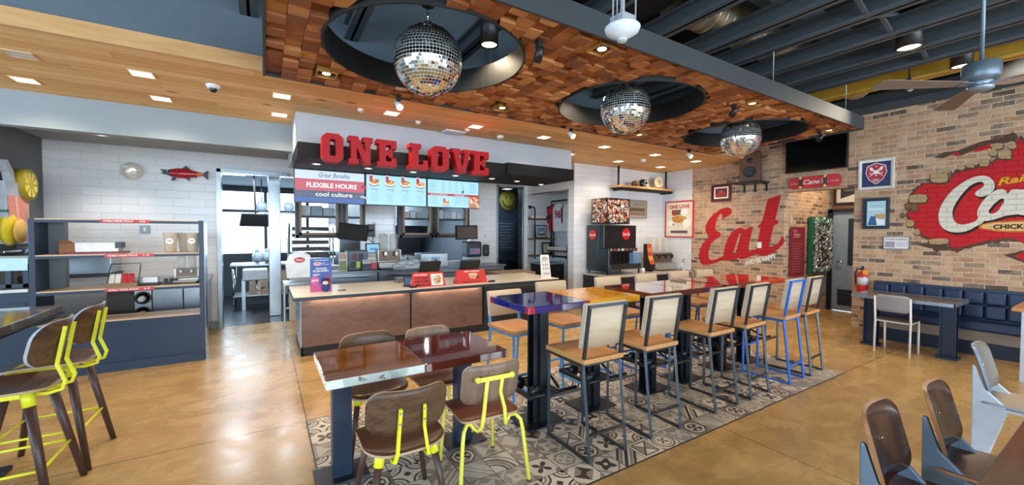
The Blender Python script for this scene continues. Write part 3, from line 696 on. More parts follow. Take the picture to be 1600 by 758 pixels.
def plate(a, u, v, s):
    a.oval(u, v-.015*s, .055*s, .026*s, GL('#39414c')); a.oval(u, v-.005*s, .056*s, .028*s, GL('#e5e2d8')); a.oval(u+.003, v+.008*s, .048*s, .024*s, GL('#c9873f'))
    r = random.Random(int(u*999))
    for k in range(14): a.oval(u+r.uniform(-.04, .04)*s, v+.01*s+r.uniform(-.018, .024)*s, .012*s, .006*s, GL(r.choice(('#b8702e', '#dcae62', '#8f4f23', '#efd08a'))), 7)
    a.rect(u-.045*s, v+.01*s, u-.015*s, v+.072*s, GL('#b53448')); a.rect(u-.047*s, v+.068*s, u-.013*s, v+.076*s, GL('#e9eef2'))
def m2(a, W, H):
    a.rect(.012, .012, W-.012, H-.012, GL('#9fd2ee', .95))
    for k, n in enumerate(('THE BOX', '3 FINGER', 'CANIAC', 'SANDWICH')):
        u = .12+k*.228; plate(a, u, .335, 1.4); a.text(n, u, .222, .024, GL('#8e4a55'), .12, .01, center=True); a.text('COMBO', u+.03, .200, .012, GL('#8e4a55'), .04, .01, center=True)
        for j in range(5): a.rect(u-.055+.01*(j % 2), .165-j*.025, u+.055-.012*((j*k) % 3), .170-j*.025, GL('#7fa3ba'))
def m3(a, W, H):
    a.rect(.012, .012, W-.012, H-.012, GL('#9fd2ee', .95)); a.rect(.012, .192, W-.012, .228, GL('#b0353f'))
    a.text('TEA AND LEMONADE', .05, .200, .02, GL('#f2e6e6'), .29, .01); a.text('TAILGATES', .46, .198, .022, GL('#f2e6e6'), .18, .012)
    for c0, wdt in ((.05, .10), (.25, .05), (.36, .05), (.47, .05), (.58, .05), (.72, .13), (.90, .05)):
        for j in range(5): a.rect(c0, .40-j*.033, c0+wdt*(1-.2*((j+int(c0*10)) % 2)), .407-j*.033, GL('#7396ab'))
    for c0 in (.05, .46, .60):
        for j in range(4): a.rect(c0, .165-j*.033, c0+.11, .171-j*.033, GL('#7396ab'))
    a.rect(.71, .012, W-.012, .19, GL('#b9614a')); r = random.Random(5)
    for k in range(46): a.oval(r.uniform(.73, W-.03), r.uniform(.03, .175), .022, .014, GL(r.choice(('#d99a4a', '#e9c48a', '#efe4d6', '#a84a2a', '#7b8b95'))), 8)
    plate(a, .30, .075, 1.1); a.oval(.585, .26, .014, .02, GL('#3b434f')); a.oval(.60, .272, .009, .022, GL('#3b434f'))
screen(.335, .905, 'left screen reading flexible hours and cool culture on striped background', m1)
screen(1.245-.0, .92, 'middle pale blue menu screen with four meal pictures in a row', m2)
screen(2.17, .91, 'right pale blue menu screen with red band and food photo in corner', m3)
MB().box(.5, 2.9, 6.11, 6.17, 2.2, 2.44).build('screen_mount', BLACK)['kind'] = 'structure'
# ================================================================== FRONT COUNTER
COP = wood('brushed_copper_panel', ['#5c463e', '#735a50', '#83685c', '#674f46'], 0, 1.6, .40, 0, 3); _cp = COP.node_tree.nodes['Principled BSDF']; _cp.inputs['Metallic'].default_value = .55
CTOP = wood('pale_counter_top', ['#d6c2a6', '#e2d1b6', '#eadbc4'], 0, 2.5, .28, 0, 4)
c = thing('service_counter', 'long service counter with copper front panels and black plinth', 'counter', (2.35, 6.0, 0)); T = Matrix.Translation((-2.35, -6.0, 0))
MB(T).box(.40, 4.30, 5.74, 6.55, 0, .755).build('counter_body', pal('#23262b', .5), c, bevel=.004)
for x0, x1 in ((.385, 1.785), (1.81, 2.965)):
    MB(T).box(x0, x1, 5.705, 5.74, .115, .745).build('front_panel', COP, c, bevel=.002)
MB(T).box(2.995, 4.30, 5.705, 5.74, .115, .745).build('front_panel', pal('#2a2e33', .22, .3), c, bevel=.002)['label'] = 'glossy black front panel'
MB(T).box(.385, 4.31, 5.71, 5.75, 0, .115).box(.375, .40, 5.71, 6.55, 0, .115).build('plinth', pal('#15181d', .5), c)
MB(T).box(.372, .385, 5.70, 6.55, .115, .755).build('end_panel', STAINL, c)
MB(T).box(.29, 4.36, 5.50, 6.58, .785, .80).build('counter_top', CTOP, c, bevel=.002)
MB(T).box(.285, 4.365, 5.495, 6.585, .745, .785).build('top_edge_band', pal('#26303d', .4), c, bevel=.002)
for x0, x1 in ((.5, 1.7), (1.9, 2.9), (3.1, 4.2)):
    MB(T).box(x0, x1, 5.66, 5.68, .738, .745).build('light_strip', glow('#ffc890', 1.2), c)
    area('counter_strip_light', ((x0+x1)/2-2.35, 5.67-6.0, .736), (0, 0, 0), x1-x0, .02, 2.2 if x0 < 3 else .8, (1, .74, .5)).parent = c
# counter-top objects
def tent(x, y, w_, lab, draw):
    t = thing('counter_tent_sign', lab, 'tent sign', (x, y, .8), 0, 'red tent signs on the counter')
    h, d = .205, .17; R_ = pal('#d63c36', .45)
    MB().add([(-w_/2, -d/2, 0), (w_/2, -d/2, 0), (w_/2-.02, -.01, h), (-w_/2+.02, -.01, h), (-w_/2, d/2, 0), (w_/2, d/2, 0), (w_/2-.02, .01, h), (-w_/2+.02, .01, h)],
             [(0, 1, 2, 3), (5, 4, 7, 6), (3, 2, 6, 7), (0, 3, 7, 4), (1, 5, 6, 2), (0, 4, 5, 1)]).build('tent_body', R_, t)
    fr = frame3((-w_/2, -d/2-.001, .0), (1, 0, 0), (0, d/2-.01, h)); a = Art(fr); draw(a, w_, math.hypot(d/2-.01, h)); a.build('tent_print', None, t)
    a = Art(frame3((-w_/2-.001, d/2, .0), (0, -1, 0), (.02, 0, h))); a.oval(.08, .075, .028, .028, pal('#f0e8e6', .5)); a.oval(.08, .075, .02, .02, pal('#c93c3c', .5)); a.build('end_logo', None, t)
DK = pal('#2a1a18', .5); PW = pal('#f1ece4', .5)
def d1(a, W, H):
    a.text('CHOOSEABLE', .03, H*.78, .022, PW, W*.40, .02); a.text('CHICKEN', .04, H*.54, .034, DK, W*.43, .02); a.text('FINGER', .04, H*.31, .034, DK, W*.43, .02); a.text('MEALS', .04, H*.07, .034, DK, W*.43, .02)
    a.rect(W*.56, H*.08, W*.92, H*.86, PW); a.oval(W*.74, H*.47, W*.145, H*.33, pal('#d9cfc0', .5)); r = random.Random(3)
    for k in range(22): a.oval(W*.74+r.uniform(-.1, .1)*W, H*.47+r.uniform(-.24, .24)*H, .022, .010, pal(r.choice(('#cf8a3e', '#e0a95a', '#b5602a', '#dcc27a')), .5), 8)
def d2(a, W, H):
    a.text('THREE IS DREAMING', W*.26, H*.84, .020, PW, W*.52, .02); a.text('IMPOSSIBLE TO FORGET', W*.2, H*.07, .018, DK, W*.6, .02)
    a.shape([[(W*.40, H*.68), (W*.70, H*.68), (W*.66, H*.36), (W*.60, H*.36), (W*.58, H*.26), (W*.56, H*.36), (W*.44, H*.36)]], pal('#dfae86', .5)); a.oval(W*.55, H*.68, W*.15, H*.07, pal('#efc79c', .5)); a.oval(W*.69, H*.42, W*.06, H*.10, pal('#7a3a24', .5)); a.text('Cane', W*.47, H*.46, .02, pal('#8d5a3a', .5), W*.13, 0)
tent(2.04, 5.66, .50, 'left red tent sign reading chicken finger meals with a round food picture', d1)
tent(2.75, 5.70, .52, 'right red tent sign showing a dripping sauce cup', d2)
t = thing('plush_promo_sign', 'blue and pink upright placard advertising a plush puppy on the counter', 'sign', (.63, 5.83, .8), .05)
MB().box(-.13, .13, 0, .01, 0, .44).box(-.12, .12, .01, .08, 0, .01).build('placard', pal('#2b4a93', .4), t)
a = Art(frame3((-.13, -.001, 0), (1, 0, 0), (0, 0, 1))); B1, P1 = pal('#33539f', .45), pal('#b3467c', .45)
a.rect(0, 0, .26, .44, B1); a.rect(0, 0, .26, .10, P1); a.oval(.055, .15, .055, .055, pal('#c25388', .5)); a.oval(.215, .14, .045, .09, pal('#8d3572', .5)); a.rect(.04, .415, .22, .42, PW); a.oval(.085, .37, .045, .022, PW); a.oval(.085, .37, .038, .016, pal('#c23a55', .5))
a.text('Raising', .06, .374, .008, pal('#f0d25a', .5), .03); a.text('CANES', .057, .359, .013, PW, .055, .01); a.rect(.137, .35, .139, .392, PW)
a.text('NEW', .15, .375, .012, PW, .03, .01); a.text('WITH COMBO', .15, .355, .01, PW, .075, .01)
a.text('DOODLED', .13, .295, .024, PW, .13, .02, center=True); a.text('PLUSH PUPPY', .13, .262, .026, PW, .19, .02, center=True); a.rect(.03, .23, .12, .236, PW); a.rect(.03, .215, .10, .221, PW)
a.text('$8.99', .018, .135, .03, PW, .078, .02)
a.build('placard_print', None, t)
# generic plush toy standing in front of the placard picture
b = MB(); b.sphere((.05, -.035, .055), .05, 14, 10, (1, .8, 1.1)).sphere((.05, -.03, .125), .048, 14, 10, (1, .85, .9)); b.build('plush_body', pal('#233a7a', .8), t)
MB().sphere((.045, -.055, .122), .038, 12, 8, (1, .7, .75)).build('plush_face', pal('#e2c9a0', .8), t); MB().lathe([(.05, .15), (.046, .165), (.03, .178), (.001, .182)], (.05, -.03, 0)).build('plush_cap', pal('#1b1f30', .7), t)
t = thing('care_flyer', 'white upright flyer with rows of small icons near the counter end', 'flyer', (4.20, 5.66, .8), -.1)
MB().add([(-.10, -.01, 0), (.10, -.01, 0), (.085, .06, .40), (-.085, .06, .40), (-.10, .0, 0), (.10, .0, 0), (.085, .07, .40), (-.085, .07, .40)], [(0, 1, 2, 3), (5, 4, 7, 6), (3, 2, 6, 7), (0, 3, 7, 4), (1, 5, 6, 2), (0, 4, 5, 1)]).build('flyer_card', PW, t)
a = Art(frame3((-.10, -.012, 0), (1, 0, 0), (0, .07, .40))); a.text('AND', .06, .36, .02, DK, .06, 0); a.text('SPICE', .05, .335, .022, DK, .10, .02); a.text('CURRENTLY', .035, .31, .02, DK, .13, .02); a.rect(.03, .285, .17, .29, pal('#c0404a', .5))
for i in range(3):
    for j in range(2): a.oval(.055+i*.045, .235-j*.07, .011, .017, pal('#7c7674', .5), 10); a.rect(.04+i*.045, .205-j*.07, .07+i*.045, .209-j*.07, pal('#b0a8a4', .5))
a.rect(.03, .05, .17, .10, pal('#d5cfca', .5)); a.rect(.045, .07, .155, .078, pal('#8d8682', .5))
a.build('flyer_print', None, t)
for x, lab, rz in ((2.28-.0, 'black register screen tilted back behind the left red tent sign', .15), (3.0, 'black register screen tilted back behind the right red tent sign', -.05)):
    t = thing('register_terminal', lab, 'cash register', (x, 6.25, .8), rz, 'registers on the counter')
    MB().box(-.09, .09, -.09, .09, 0, .02).bar((0, 0, .02), (0, .02, .16), .03, .025).build('stand', BLACK, t, bevel=.004)
    q = Matrix.Translation((0, .0, .20)) @ Matrix.Rotation(.45, 4, 'X')
    MB(q).box(-.18, .18, -.02, .02, -.13, .13).build('monitor', BLACK, t, bevel=.008); MB(q).box(-.165, .165, .021, .022, -.115, .115).build('display', glow('#39424e', .4), t)
t = thing('cash_box', 'stainless drawer box under the register behind the left red sign', 'cash drawer', (1.86, 6.3, .8)); MB().box(-.12, .12, -.1, .1, 0, .07).build('drawer_case', STAINL, t, bevel=.004)
for x, y, lab in ((1.765, 5.75, 'small dark square payment screen left of the left red tent sign'), ):
    t = thing('payment_terminal', lab, 'payment terminal', (x, y, .8), .1); q = Matrix.Translation((0, 0, .075)) @ Matrix.Rotation(-.3, 4, 'X')
    MB(q).box(-.055, .055, -.012, .012, -.07, .07).build('terminal_body', BLACK, t, bevel=.004); MB(q).box(-.045, .045, -.014, -.012, -.055, .055).build('terminal_display', glow('#3f6f96', .6), t); MB().box(-.05, .05, -.03, .07, 0, .012).build('foot', BLACK, t)
for x, y, lab in ((1.80, 5.60, 'black card reader lying on the counter left of the left tent sign'), (3.09, 5.62, 'black card reader lying on the counter right of the right tent sign')):
    t = thing('card_reader', lab, 'card reader', (x, y, .8), .3); MB().box(-.05, .05, -.035, .035, 0, .025).build('reader_body', BLACK, t, bevel=.008); MB().box(-.035, .01, -.02, .02, .025, .027).build('reader_display', pal('#4d565e', .2), t)
tag(MB().box(.83, .93, 5.78, 5.83, .8, .808).build('dark_card', pal('#4a3a30', .5)), 'small dark card lying on the counter right of the blue placard', 'card')
# glazed bottle display beside the counter end: tee shirt with logo on a stand
t = thing('folded_shirt_display', 'white folded shirt with red oval logo propped left behind the counter', 'shirt', (.45, 6.95, .8+.0))
b = MB(); b.poly([[(-.17, 0), (.17, 0), (.19, .22), (.14, .36), (.05, .40), (-.05, .40), (-.14, .36), (-.19, .22)]], lambda u, v, l: (u, l-.03, v+.08), .06); b.build('shirt_fabric', pal('#dfe4ea', .8, bump=.4), t, bevel=.015)
a = Art(frame3((-.1, -.032, .3), (1, 0, 0), (0, 0, 1))); a.oval(.1, .06, .075, .042, pal('#b22a33', .5)); a.text("Cane's", .05, .045, .035, PW, .10, .01, .3); a.build('shirt_logo', None, t)
MB().box(-.22, .22, -.2, .2, 0, .03).box(-.22, -.2, -.2, .2, -.8, 0).box(.2, .22, -.2, .2, -.8, 0).box(-.22, .22, -.2, -.18, -.35, -.33).build('steel_stand', STAINL, t, bevel=.003)
# ================================================================== BACK COUNTER AND PASS-THROUGH
BC = pal('#6f787f', .3, .8)
t = thing('back_counter', 'long stainless back counter under the white tiled pass wall', 'counter', (2.4, 7.8, 0)); T = Matrix.Translation((-2.4, -7.8, 0))
MB(T).box(.85, 4.45, 7.45, 8.1, .86, .90).build('counter_top', BC, t, bevel=.004)
for x0, x1 in ((.87, 1.75), (1.77, 2.7), (2.72, 3.6), (3.62, 4.43)):
    k = MB(T).box(x0, x1, 7.5, 8.1, .1, .86).build('cabinet_body', STAINL, t, bevel=.004); MB(T).box(x0+.15, x1-.15, 7.47, 7.485, .78, .80).build('door_handle', CHROME, k)
def passcab(x0, x1, z0, z1, lab, nb):
    t = thing('pass_cabinet', lab, 'pass cabinet', ((x0+x1)/2, 8.0, z0), 0, 'framed pass cabinets over the back counter'); T = Matrix.Translation((-(x0+x1)/2, -8.0, -z0))
    w_ = .055; BR = pal('#4a4038', .5)
    MB(T).box(x0, x0+w_, 7.92, 8.12, z0, z1).box(x1-w_, x1, 7.92, 8.12, z0, z1).box(x0, x1, 7.92, 8.12, z0, z0+w_).box(x0, x1, 7.92, 8.12, z1-w_, z1).build('outer_frame', pal('#17191c', .45), t, bevel=.004)
    MB(T).box(x0+w_, x0+w_+.04, 7.90, 7.94, z0+w_, z1-w_).box(x1-w_-.04, x1-w_, 7.90, 7.94, z0+w_, z1-w_).box(x0+w_, x1-w_, 7.90, 7.94, z0+w_, z0+w_+.04).build('inner_frame', pal('#8d7660', .5), t)
    for z in (z0+(z1-z0)*.36, z0+(z1-z0)*.68):
        MB(T).box(x0+w_, x1-w_, 7.95, 8.35, z, z+.03).build('shelf', pal('#20242a', .5), t)
    cx = Vector(t.location); r = random.Random(nb)
    return t
passcab(.46, 1.20, 1.48, 2.50, 'dark framed pass cabinet with stacked cups, left of the hanging monitor', 1)
passcab(1.18+.04, 1.62, 1.48, 2.50, 'narrow dark framed pass cabinet directly behind the left hanging monitor', 2)
passcab(2.28, 2.98, 1.48, 2.50, 'dark framed pass cabinet over the left register', 3)
passcab(3.0, 3.80, 1.48, 2.50, 'dark framed pass cabinet over the right register', 4)
r = random.Random(4)
n = 0
for x0, x1, z in ((.55, 1.12, 2.205), (1.3, 1.58, 2.205), (2.35, 2.9, 2.205), (3.08, 3.7, 2.205), (2.35, 2.9, 1.88), (3.08, 3.7, 1.88), (.55, 1.12, 1.88)):
    x = x0
    while x < x1-.1:
        w_ = r.choice((.13, .16, .2)); w_ = min(w_, x1-x)
        tag(MB().box(x, x+w_-.012, 8.0, 8.25, z, z+r.choice((.12, .15, .18))).build('paper_supply_stack', pal(r.choice(('#b9c3cb', '#a3b0bb', '#ccd2d6', '#8f9da8')), .6), None, bevel=.004), 'pale stack of paper supplies on a pass cabinet shelf', 'paper stack', 'paper supply stacks in the pass cabinets'); x += w_; n += 1
# hanging order monitors on arms
for x, y, rz, lab, c_ in ((1.20, 6.75, -.12, 'black order monitor on a wall arm, tilted, behind the counter at left', '#1a1512'), (3.20, 6.8, .0, 'black framed order monitor on a wall arm above the right register', '#4a4038')):
    t = thing('order_monitor', lab, 'monitor', (x, y, 1.6), rz, 'order monitors on wall arms')
    q = Matrix.Rotation(.10, 4, 'Y') if x < 2 else Matrix.Rotation(-.03, 4, 'Y')
    MB(q).box(-.22, .22, -.03, .03, -.14, .12).build('monitor_case', pal('#08080a', .6, spec=.2), t, bevel=.01); MB(q).box(-.20, .20, -.033, -.03, -.12, .10).build('monitor_panel', pal(c_, .6, spec=.2), t)
    MB().sqbar((.1, .03, .02), (.32, .25, .02), .03).sqbar((.32, .25, .02), (.40, 1.28, .02), .03).box(.34, .46, 1.26, 1.33, -.1, .14).build('wall_arm', BLACK, t)
    MB().tube([(.2, .04, -.1), (.35, .5, -.2), (.4, 1.0, -.12), (.44, 1.32, -.05)], .006).build('cable', BLACK, t)
# wall bits on the tile piers
t = thing('wall_tablet', 'small dark framed tablet lit blue on the white tiles behind the counter', 'tablet', (1.80, 8.1, 1.27)); MB().box(-.14, .14, -.01, .025, -.1, .1).build('tablet_frame', BLACK, t, bevel=.006); a = Art(frame3((-.115, -.0105, -.08), (1, 0, 0), (0, 0, 1))); a.rect(0, 0, .23, .16, GL('#8fc1e0', .8)); a.rect(.06, .05, .2, .09, GL('#4a8fc0', .8)); a.build('tablet_picture', None, t)
for x, z, lab in ((1.83, 1.72, 'white outlet plate on the tiles beside the left monitor arm'), (1.83, 1.58, 'lower white outlet plate under the left monitor arm outlet'), (4.28, 1.50, 'white double outlet plate beside the dark corridor door')):
    t = thing('wall_outlet', lab, 'outlet', (x, 8.125, z)); MB().box(-.04, .04, -.008, .004, -.06, .06).build('cover_plate', pal('#e4e4e0', .4), t, bevel=.003); MB().box(-.012, .012, -.011, -.008, .01, .035).box(-.012, .012, -.011, -.008, -.035, -.01).build('socket', pal('#5c5c5c', .5), t)
def brewer(x, y, z, lab, n=2, s=1.0, grp=None):
    """cold drink dispenser: clear hoppers on a steel base with spigots"""
    t = thing('drink_dispenser', lab, 'drink dispenser', (x, y, z), 0, grp); w_ = .19*n*s
    MB().box(-w_/2-.02, w_/2+.02, .02, .3*s, .03, .12*s).box(-w_/2-.02, w_/2+.02, .10*s, .3*s, .12*s, .34*s).box(-w_/2-.02, w_/2+.02, -.12*s, .3*s, .025, .04).build('dispenser_body', pal('#b7b4ad', .35, .6), t, bevel=.006)
    MB().box(-w_/2, w_/2, .098*s, .10*s, .14*s, .33*s).build('front_plate', pal('#6d5a4a', .35, .4), t)
    for i in range(n):
        cx = -w_/2+(i+.5)*w_/n
        h = MB().lathe([(.07*s, .34*s), (.08*s, .62*s), (.078*s, .62*s), (.068*s, .345*s)], (cx, .18*s, 0), 20).build('clear_hopper', CLEARP, t); MB().lathe([(.001, .63*s), (.03*s, .64*s), (.085*s, .625*s), (.001, .62*s)], (cx, .18*s, 0), 20).build('hopper_lid', CLEARP, h)
        MB().bar((cx, .10*s, .29*s), (cx, .02*s, .29*s), .014*s).bar((cx, .03*s, .32*s), (cx, .03*s, .22*s), .012*s).box(cx-.02*s, cx+.02*s, 0, .02*s, .24*s, .30*s).build('spigot', BLACK if n > 2 else CHROME, t)
    for sx_ in (-1, 1): MB().bar((sx_*w_/2, 0, 0), (sx_*w_/2, 0, .03), .012).bar((sx_*w_/2, .26*s, 0), (sx_*w_/2, .26*s, .03), .012).build('foot', BLACK, t)
    return t
brewer(2.0, 7.52, .9, 'clear twin drink dispenser on the back counter under the tablet wall', 2, 1.05)
t = thing('ice_bin_display', 'dark glazed cooler box with bottles on the back counter', 'cooler', (1.42, 7.55, .9)); MB().box(-.17, .17, 0, .35, 0, .36).build('cooler_case', pal('#3a4048', .3, .5), t, bevel=.01)
for i, (dx, dz, c_) in enumerate(((-.08, .05, '#2b2d33'), (.0, .05, '#c9d24a'), (.08, .05, '#2b2d33'), (-.05, .19, '#7a2a33'), (.05, .19, '#2b2d33'))): MB().box(dx-.035, dx+.035, -.02, .0, dz, dz+.11).build('stocked_pack', pal(c_, .5), t, bevel=.004)
t = thing('flyer_stand', 'upright leaflet with green picture on the back counter', 'flyer', (1.16, 7.5, .9)); MB().box(-.07, .07, 0, .01, 0, .33).build('leaflet', pal('#d8d0c4', .5), t); a = Art(frame3((-.07, -.001, 0), (1, 0, 0), (0, 0, 1))); a.rect(.01, .02, .13, .18, pal('#8d9f6a', .6)); a.rect(.01, .22, .13, .31, pal('#c5a79d', .6)); a.build('leaflet_print', None, t)
t = thing('napkin_rack', 'slanted rack of paper packs with a red one on the back counter', 'rack', (1.60, 7.25+.2, .9), -.1)
MB().box(-.13, .13, 0, .25, 0, .12).build('rack_base', BLACK, t, bevel=.005)
for i, c_ in enumerate(('#c9c4bb', '#b5b0a8', '#d8d3c8', '#b9b2a6', '#cfc8bc')): MB().box(-.12, .12, .02+i*.04, .05+i*.04, .1, .16+.035*i).build('paper_pack', pal(c_, .6), t)
MB().box(.02, .12, -.03, .0, .03, .14).build('paper_pack', RED, t)['label'] = 'red paper pack'
t = thing('cup_sleeve_dispenser', 'black and steel dispenser with blue window near the corridor door', 'dispenser', (3.72, 7.35+.15, .9)); MB().box(-.17, .17, 0, .3, .18, .5).build('dispenser_head', BLACK, t, bevel=.03); MB().box(-.11, .12, -.004, 0, .24, .36).build('window_label', glow('#4a86b5', .5), t); MB().box(-.14, .14, .05, .3, 0, .18).build('dispenser_base', STAINL, t, bevel=.006)
for k in range(4): MB().box(-.08+k*.05, -.055+k*.05, -.008, -.004, .26, .34).build('valve_label', RED, t)
t = thing('hand_dryer', 'black oval soap dispenser on white plate left of the corridor door', 'soap dispenser', (4.28, 8.1, 1.18)); MB().box(-.10, .10, 0, .03, -.17, .17).build('back_plate', pal('#d0d2d4', .4), t, bevel=.01); MB().box(-.075, .075, -.08, 0, -.13, .13).build('dispenser_cover', BLACK, t, bevel=.03, seg=3); MB().sphere((0, -.085, -.03), .035, 14, 10, (1, .4, 1)).build('push_button', pal('#565c62', .3), t)
t = thing('paper_bag_heap', 'crumpled white paper bags heaped on the back counter', 'paper bags', (2.29, 7.5, .9)); b = MB(); r = random.Random(8)
for k in range(7): b.sphere((r.uniform(-.16, .16), r.uniform(-.05, .1), .09+r.uniform(0, .07)), .085, 9, 6, (1.2, 1, .6))
b.box(-.26, .26, -.05, .3, 0, .09); b.build('bags', pal('#d9dde0', .8, bump=.6), t)
t = thing('equipment_stack', 'steel toaster box with control panel behind the registers', 'kitchen equipment', (2.86, 7.55, .9)); MB().box(-.28, .28, 0, .4, 0, .27).build('equipment_case', STAINL, t, bevel=.008); MB().box(-.06, .1, -.006, 0, .08, .2).build('control_panel', pal('#8fb2cc', .3), t); MB().lathe([(.02, -.01), (.02, .0), (.001, .0)], (.02, -.006, .14), 12, 'y').build('dial', BLACK, t)
t = thing('wooden_prep_table', 'brown edged prep table in front of the corridor door', 'table', (4.25, 6.95, 0)); MB().box(-.42, .42, -.3, .3, .75, .80).build('tabletop', wood('prep_table_wood', ['#7d6048', '#957558', '#a88a6b'], 0, 4), t, bevel=.004)
for sx_ in (-1, 1):
    for sy_ in (-1, 1): MB().sqbar((sx_*.38, sy_*.26, 0), (sx_*.38, sy_*.26, .75), .04).build('leg', STAINL, t)
MB().box(-.40, .40, -.28, -.26, .12, .75).build('front_board', wood('prep_table_wood', ['#7d6048', '#957558', '#a88a6b'], 0, 4), t)
# ================================================================== CORRIDOR, NOOK
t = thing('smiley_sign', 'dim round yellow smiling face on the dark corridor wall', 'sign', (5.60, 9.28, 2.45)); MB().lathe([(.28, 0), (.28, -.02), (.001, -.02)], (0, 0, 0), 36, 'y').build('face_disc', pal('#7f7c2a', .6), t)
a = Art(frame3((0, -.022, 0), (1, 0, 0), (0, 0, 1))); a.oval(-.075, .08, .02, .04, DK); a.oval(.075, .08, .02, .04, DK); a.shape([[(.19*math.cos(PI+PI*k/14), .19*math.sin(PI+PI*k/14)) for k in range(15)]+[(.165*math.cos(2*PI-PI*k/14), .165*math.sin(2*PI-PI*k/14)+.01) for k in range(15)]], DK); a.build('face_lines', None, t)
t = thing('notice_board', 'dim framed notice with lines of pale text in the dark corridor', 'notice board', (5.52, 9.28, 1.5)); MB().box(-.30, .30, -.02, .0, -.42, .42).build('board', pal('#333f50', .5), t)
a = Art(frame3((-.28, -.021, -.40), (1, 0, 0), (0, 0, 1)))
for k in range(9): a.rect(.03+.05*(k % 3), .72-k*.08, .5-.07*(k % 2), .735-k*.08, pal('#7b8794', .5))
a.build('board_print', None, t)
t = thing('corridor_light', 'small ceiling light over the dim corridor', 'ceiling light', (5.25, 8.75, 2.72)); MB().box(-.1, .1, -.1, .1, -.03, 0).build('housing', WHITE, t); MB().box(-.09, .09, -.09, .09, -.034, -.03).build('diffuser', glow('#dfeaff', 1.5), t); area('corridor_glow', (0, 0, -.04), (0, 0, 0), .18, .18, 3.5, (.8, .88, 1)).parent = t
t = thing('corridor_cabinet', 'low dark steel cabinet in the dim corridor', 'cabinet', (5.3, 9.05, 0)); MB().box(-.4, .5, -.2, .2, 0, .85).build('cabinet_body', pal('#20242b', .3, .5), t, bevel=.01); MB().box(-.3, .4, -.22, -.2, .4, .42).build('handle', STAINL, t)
SH = wood('dark_shelf_wood', ['#4a3222', '#6a4a33', '#7a573c'], 0, 4)
for z, lab in ((1.94, 'upper'), (1.45, 'middle'), (1.04, 'lower')):
    t = thing('pipe_shelf', lab+' dark wood plank of the pipe shelves in the nook', 'shelf', (5.86, 8.12, z), 0, 'plank shelves in the nook'); MB().box(-.39, .34, -.14, .14, -.035, 0).build('plank', SH, t, bevel=.004)
t = thing('pipe_stand', 'black iron pipe frame holding the nook shelves and jersey rail', 'pipe frame', (5.7, 8.2, 0)); PP = pal('#26282c', .4, .5)
b = MB()
for x in (5.62, 6.19): b.tube([(x-5.7, .05, 2.22), (x-5.7, -.1, 2.22), (x-5.7, -.16, 2.16), (x-5.7, -.16, .95)], .018).lathe([(.045, 0), (.045, -.02), (.001, -.02)], (x-5.7, .07, 2.22), 14, 'y')
b.build('upright_pipe', PP, t); MB().tube([(.47, -.1, 1.02-.0), (.47, -.1, 2.37), (.49, -.12, 2.38), (.49, -1.2, 2.38)], .02).bar((.49, -1.15, 2.38), (.61, -1.15, 2.38), .02).build('hanging_rail', PP, t)
MB().tube([(.47, -.12, 1.0), (.47, -.7, 1.0)], .02).sphere((.47, -.72, 1.0), .05).build('lower_pipe', PP, t)
t = thing('rail_shelf', 'short plank with white folded lettered banner under the jerseys', 'shelf', (6.17, 7.75, 1.12)); MB().box(-.14, .14, -.45, .35, 0, .035).build('plank', SH, t); MB().box(-.15, -.14, -.4, .3, .05, .12).build('lettered_strip', PW, t)
a = Art(frame3((-.151, .28, .06), (0, -1, 0), (0, 0, 1))); a.text('RaisingCanes.com', 0, 0, .04, DK, .62); a.build('strip_print', None, t)
def jersey(y, c1, c2, lab, txt=None):
    t = thing('hanging_jersey', lab, 'jersey', (6.20 if '#c02c35' == c1 else 6.12, y, 2.34), 0, 'jerseys on the pipe rail')
    prof = [(-.17, 0), (-.24, -.12), (-.22, -.62), (-.20, -.66), (.20, -.66), (.22, -.62), (.24, -.12), (.17, 0), (.05, .03), (-.05, .03)]
    T2 = Matrix.Rotation(.12, 4, 'Z')
    MB(T2).poly([[(p[0]*.9, p[1]-.06) for p in prof]], lambda u, v, l: (l-.02, u, v), .045).build('jersey_body', pal(c1, .8, bump=.4), t, bevel=.012)
    for s_ in (-1, 1): MB(T2).poly([[(s_*.17, -.07), (s_*.27, -.17), (s_*.25, -.52), (s_*.17, -.50), (s_*.185, -.2)]], lambda u, v, l: (l-.018, u, v), .05).build('sleeve', pal(c2, .8), t, bevel=.01)
    MB(T2).tube([(0, -.15, -.06), (0, 0, .0), (0, .15, -.06)], .005).tube([(0, 0, 0), (0, .0, .04), (0, .03, .055)], .004).build('hanger', PP, t)
    if txt:
        a = Art(frame3((-.045, .13, -.4), (0, -1, 0), (0, 0, 1))); a.text(txt, 0, 0, .2, pal('#b02a34', .6), .24, .02); a.build('number', None, t)
jersey(8.0, '#c02c35', '#b02030', 'red hanging jersey at the far end of the nook rail')
jersey(7.72, '#dfe1e3', '#b8313a', 'white hanging jersey with red sleeves in the middle of the nook rail', '96')
jersey(7.34, '#e3e2de', '#5a1c22', 'white hanging jersey nearest on the nook rail')
t = thing('framed_photo', 'black framed landscape photo on the middle nook shelf', 'picture', (5.86, 8.1, 1.45), .15); q = Matrix.Rotation(-.12, 4, 'X'); MB(q).box(-.2, .2, -.012, .012, 0, .33).build('picture_frame', BLACK, t, bevel=.004)
a = Art(lambda u, v, l: tuple(q @ Vector((u, -.013-l, v)))); a.rect(-.17, .03, .17, .30, pal('#cfd6da', .4)); a.rect(-.14, .06, .14, .27, pal('#6f8fa8', .4)); a.rect(-.14, .06, .14, .14, pal('#4a5560', .4)); a.rect(-.08, .12, .1, .16, pal('#c9ccd0', .4)); a.build('photo', None, t)
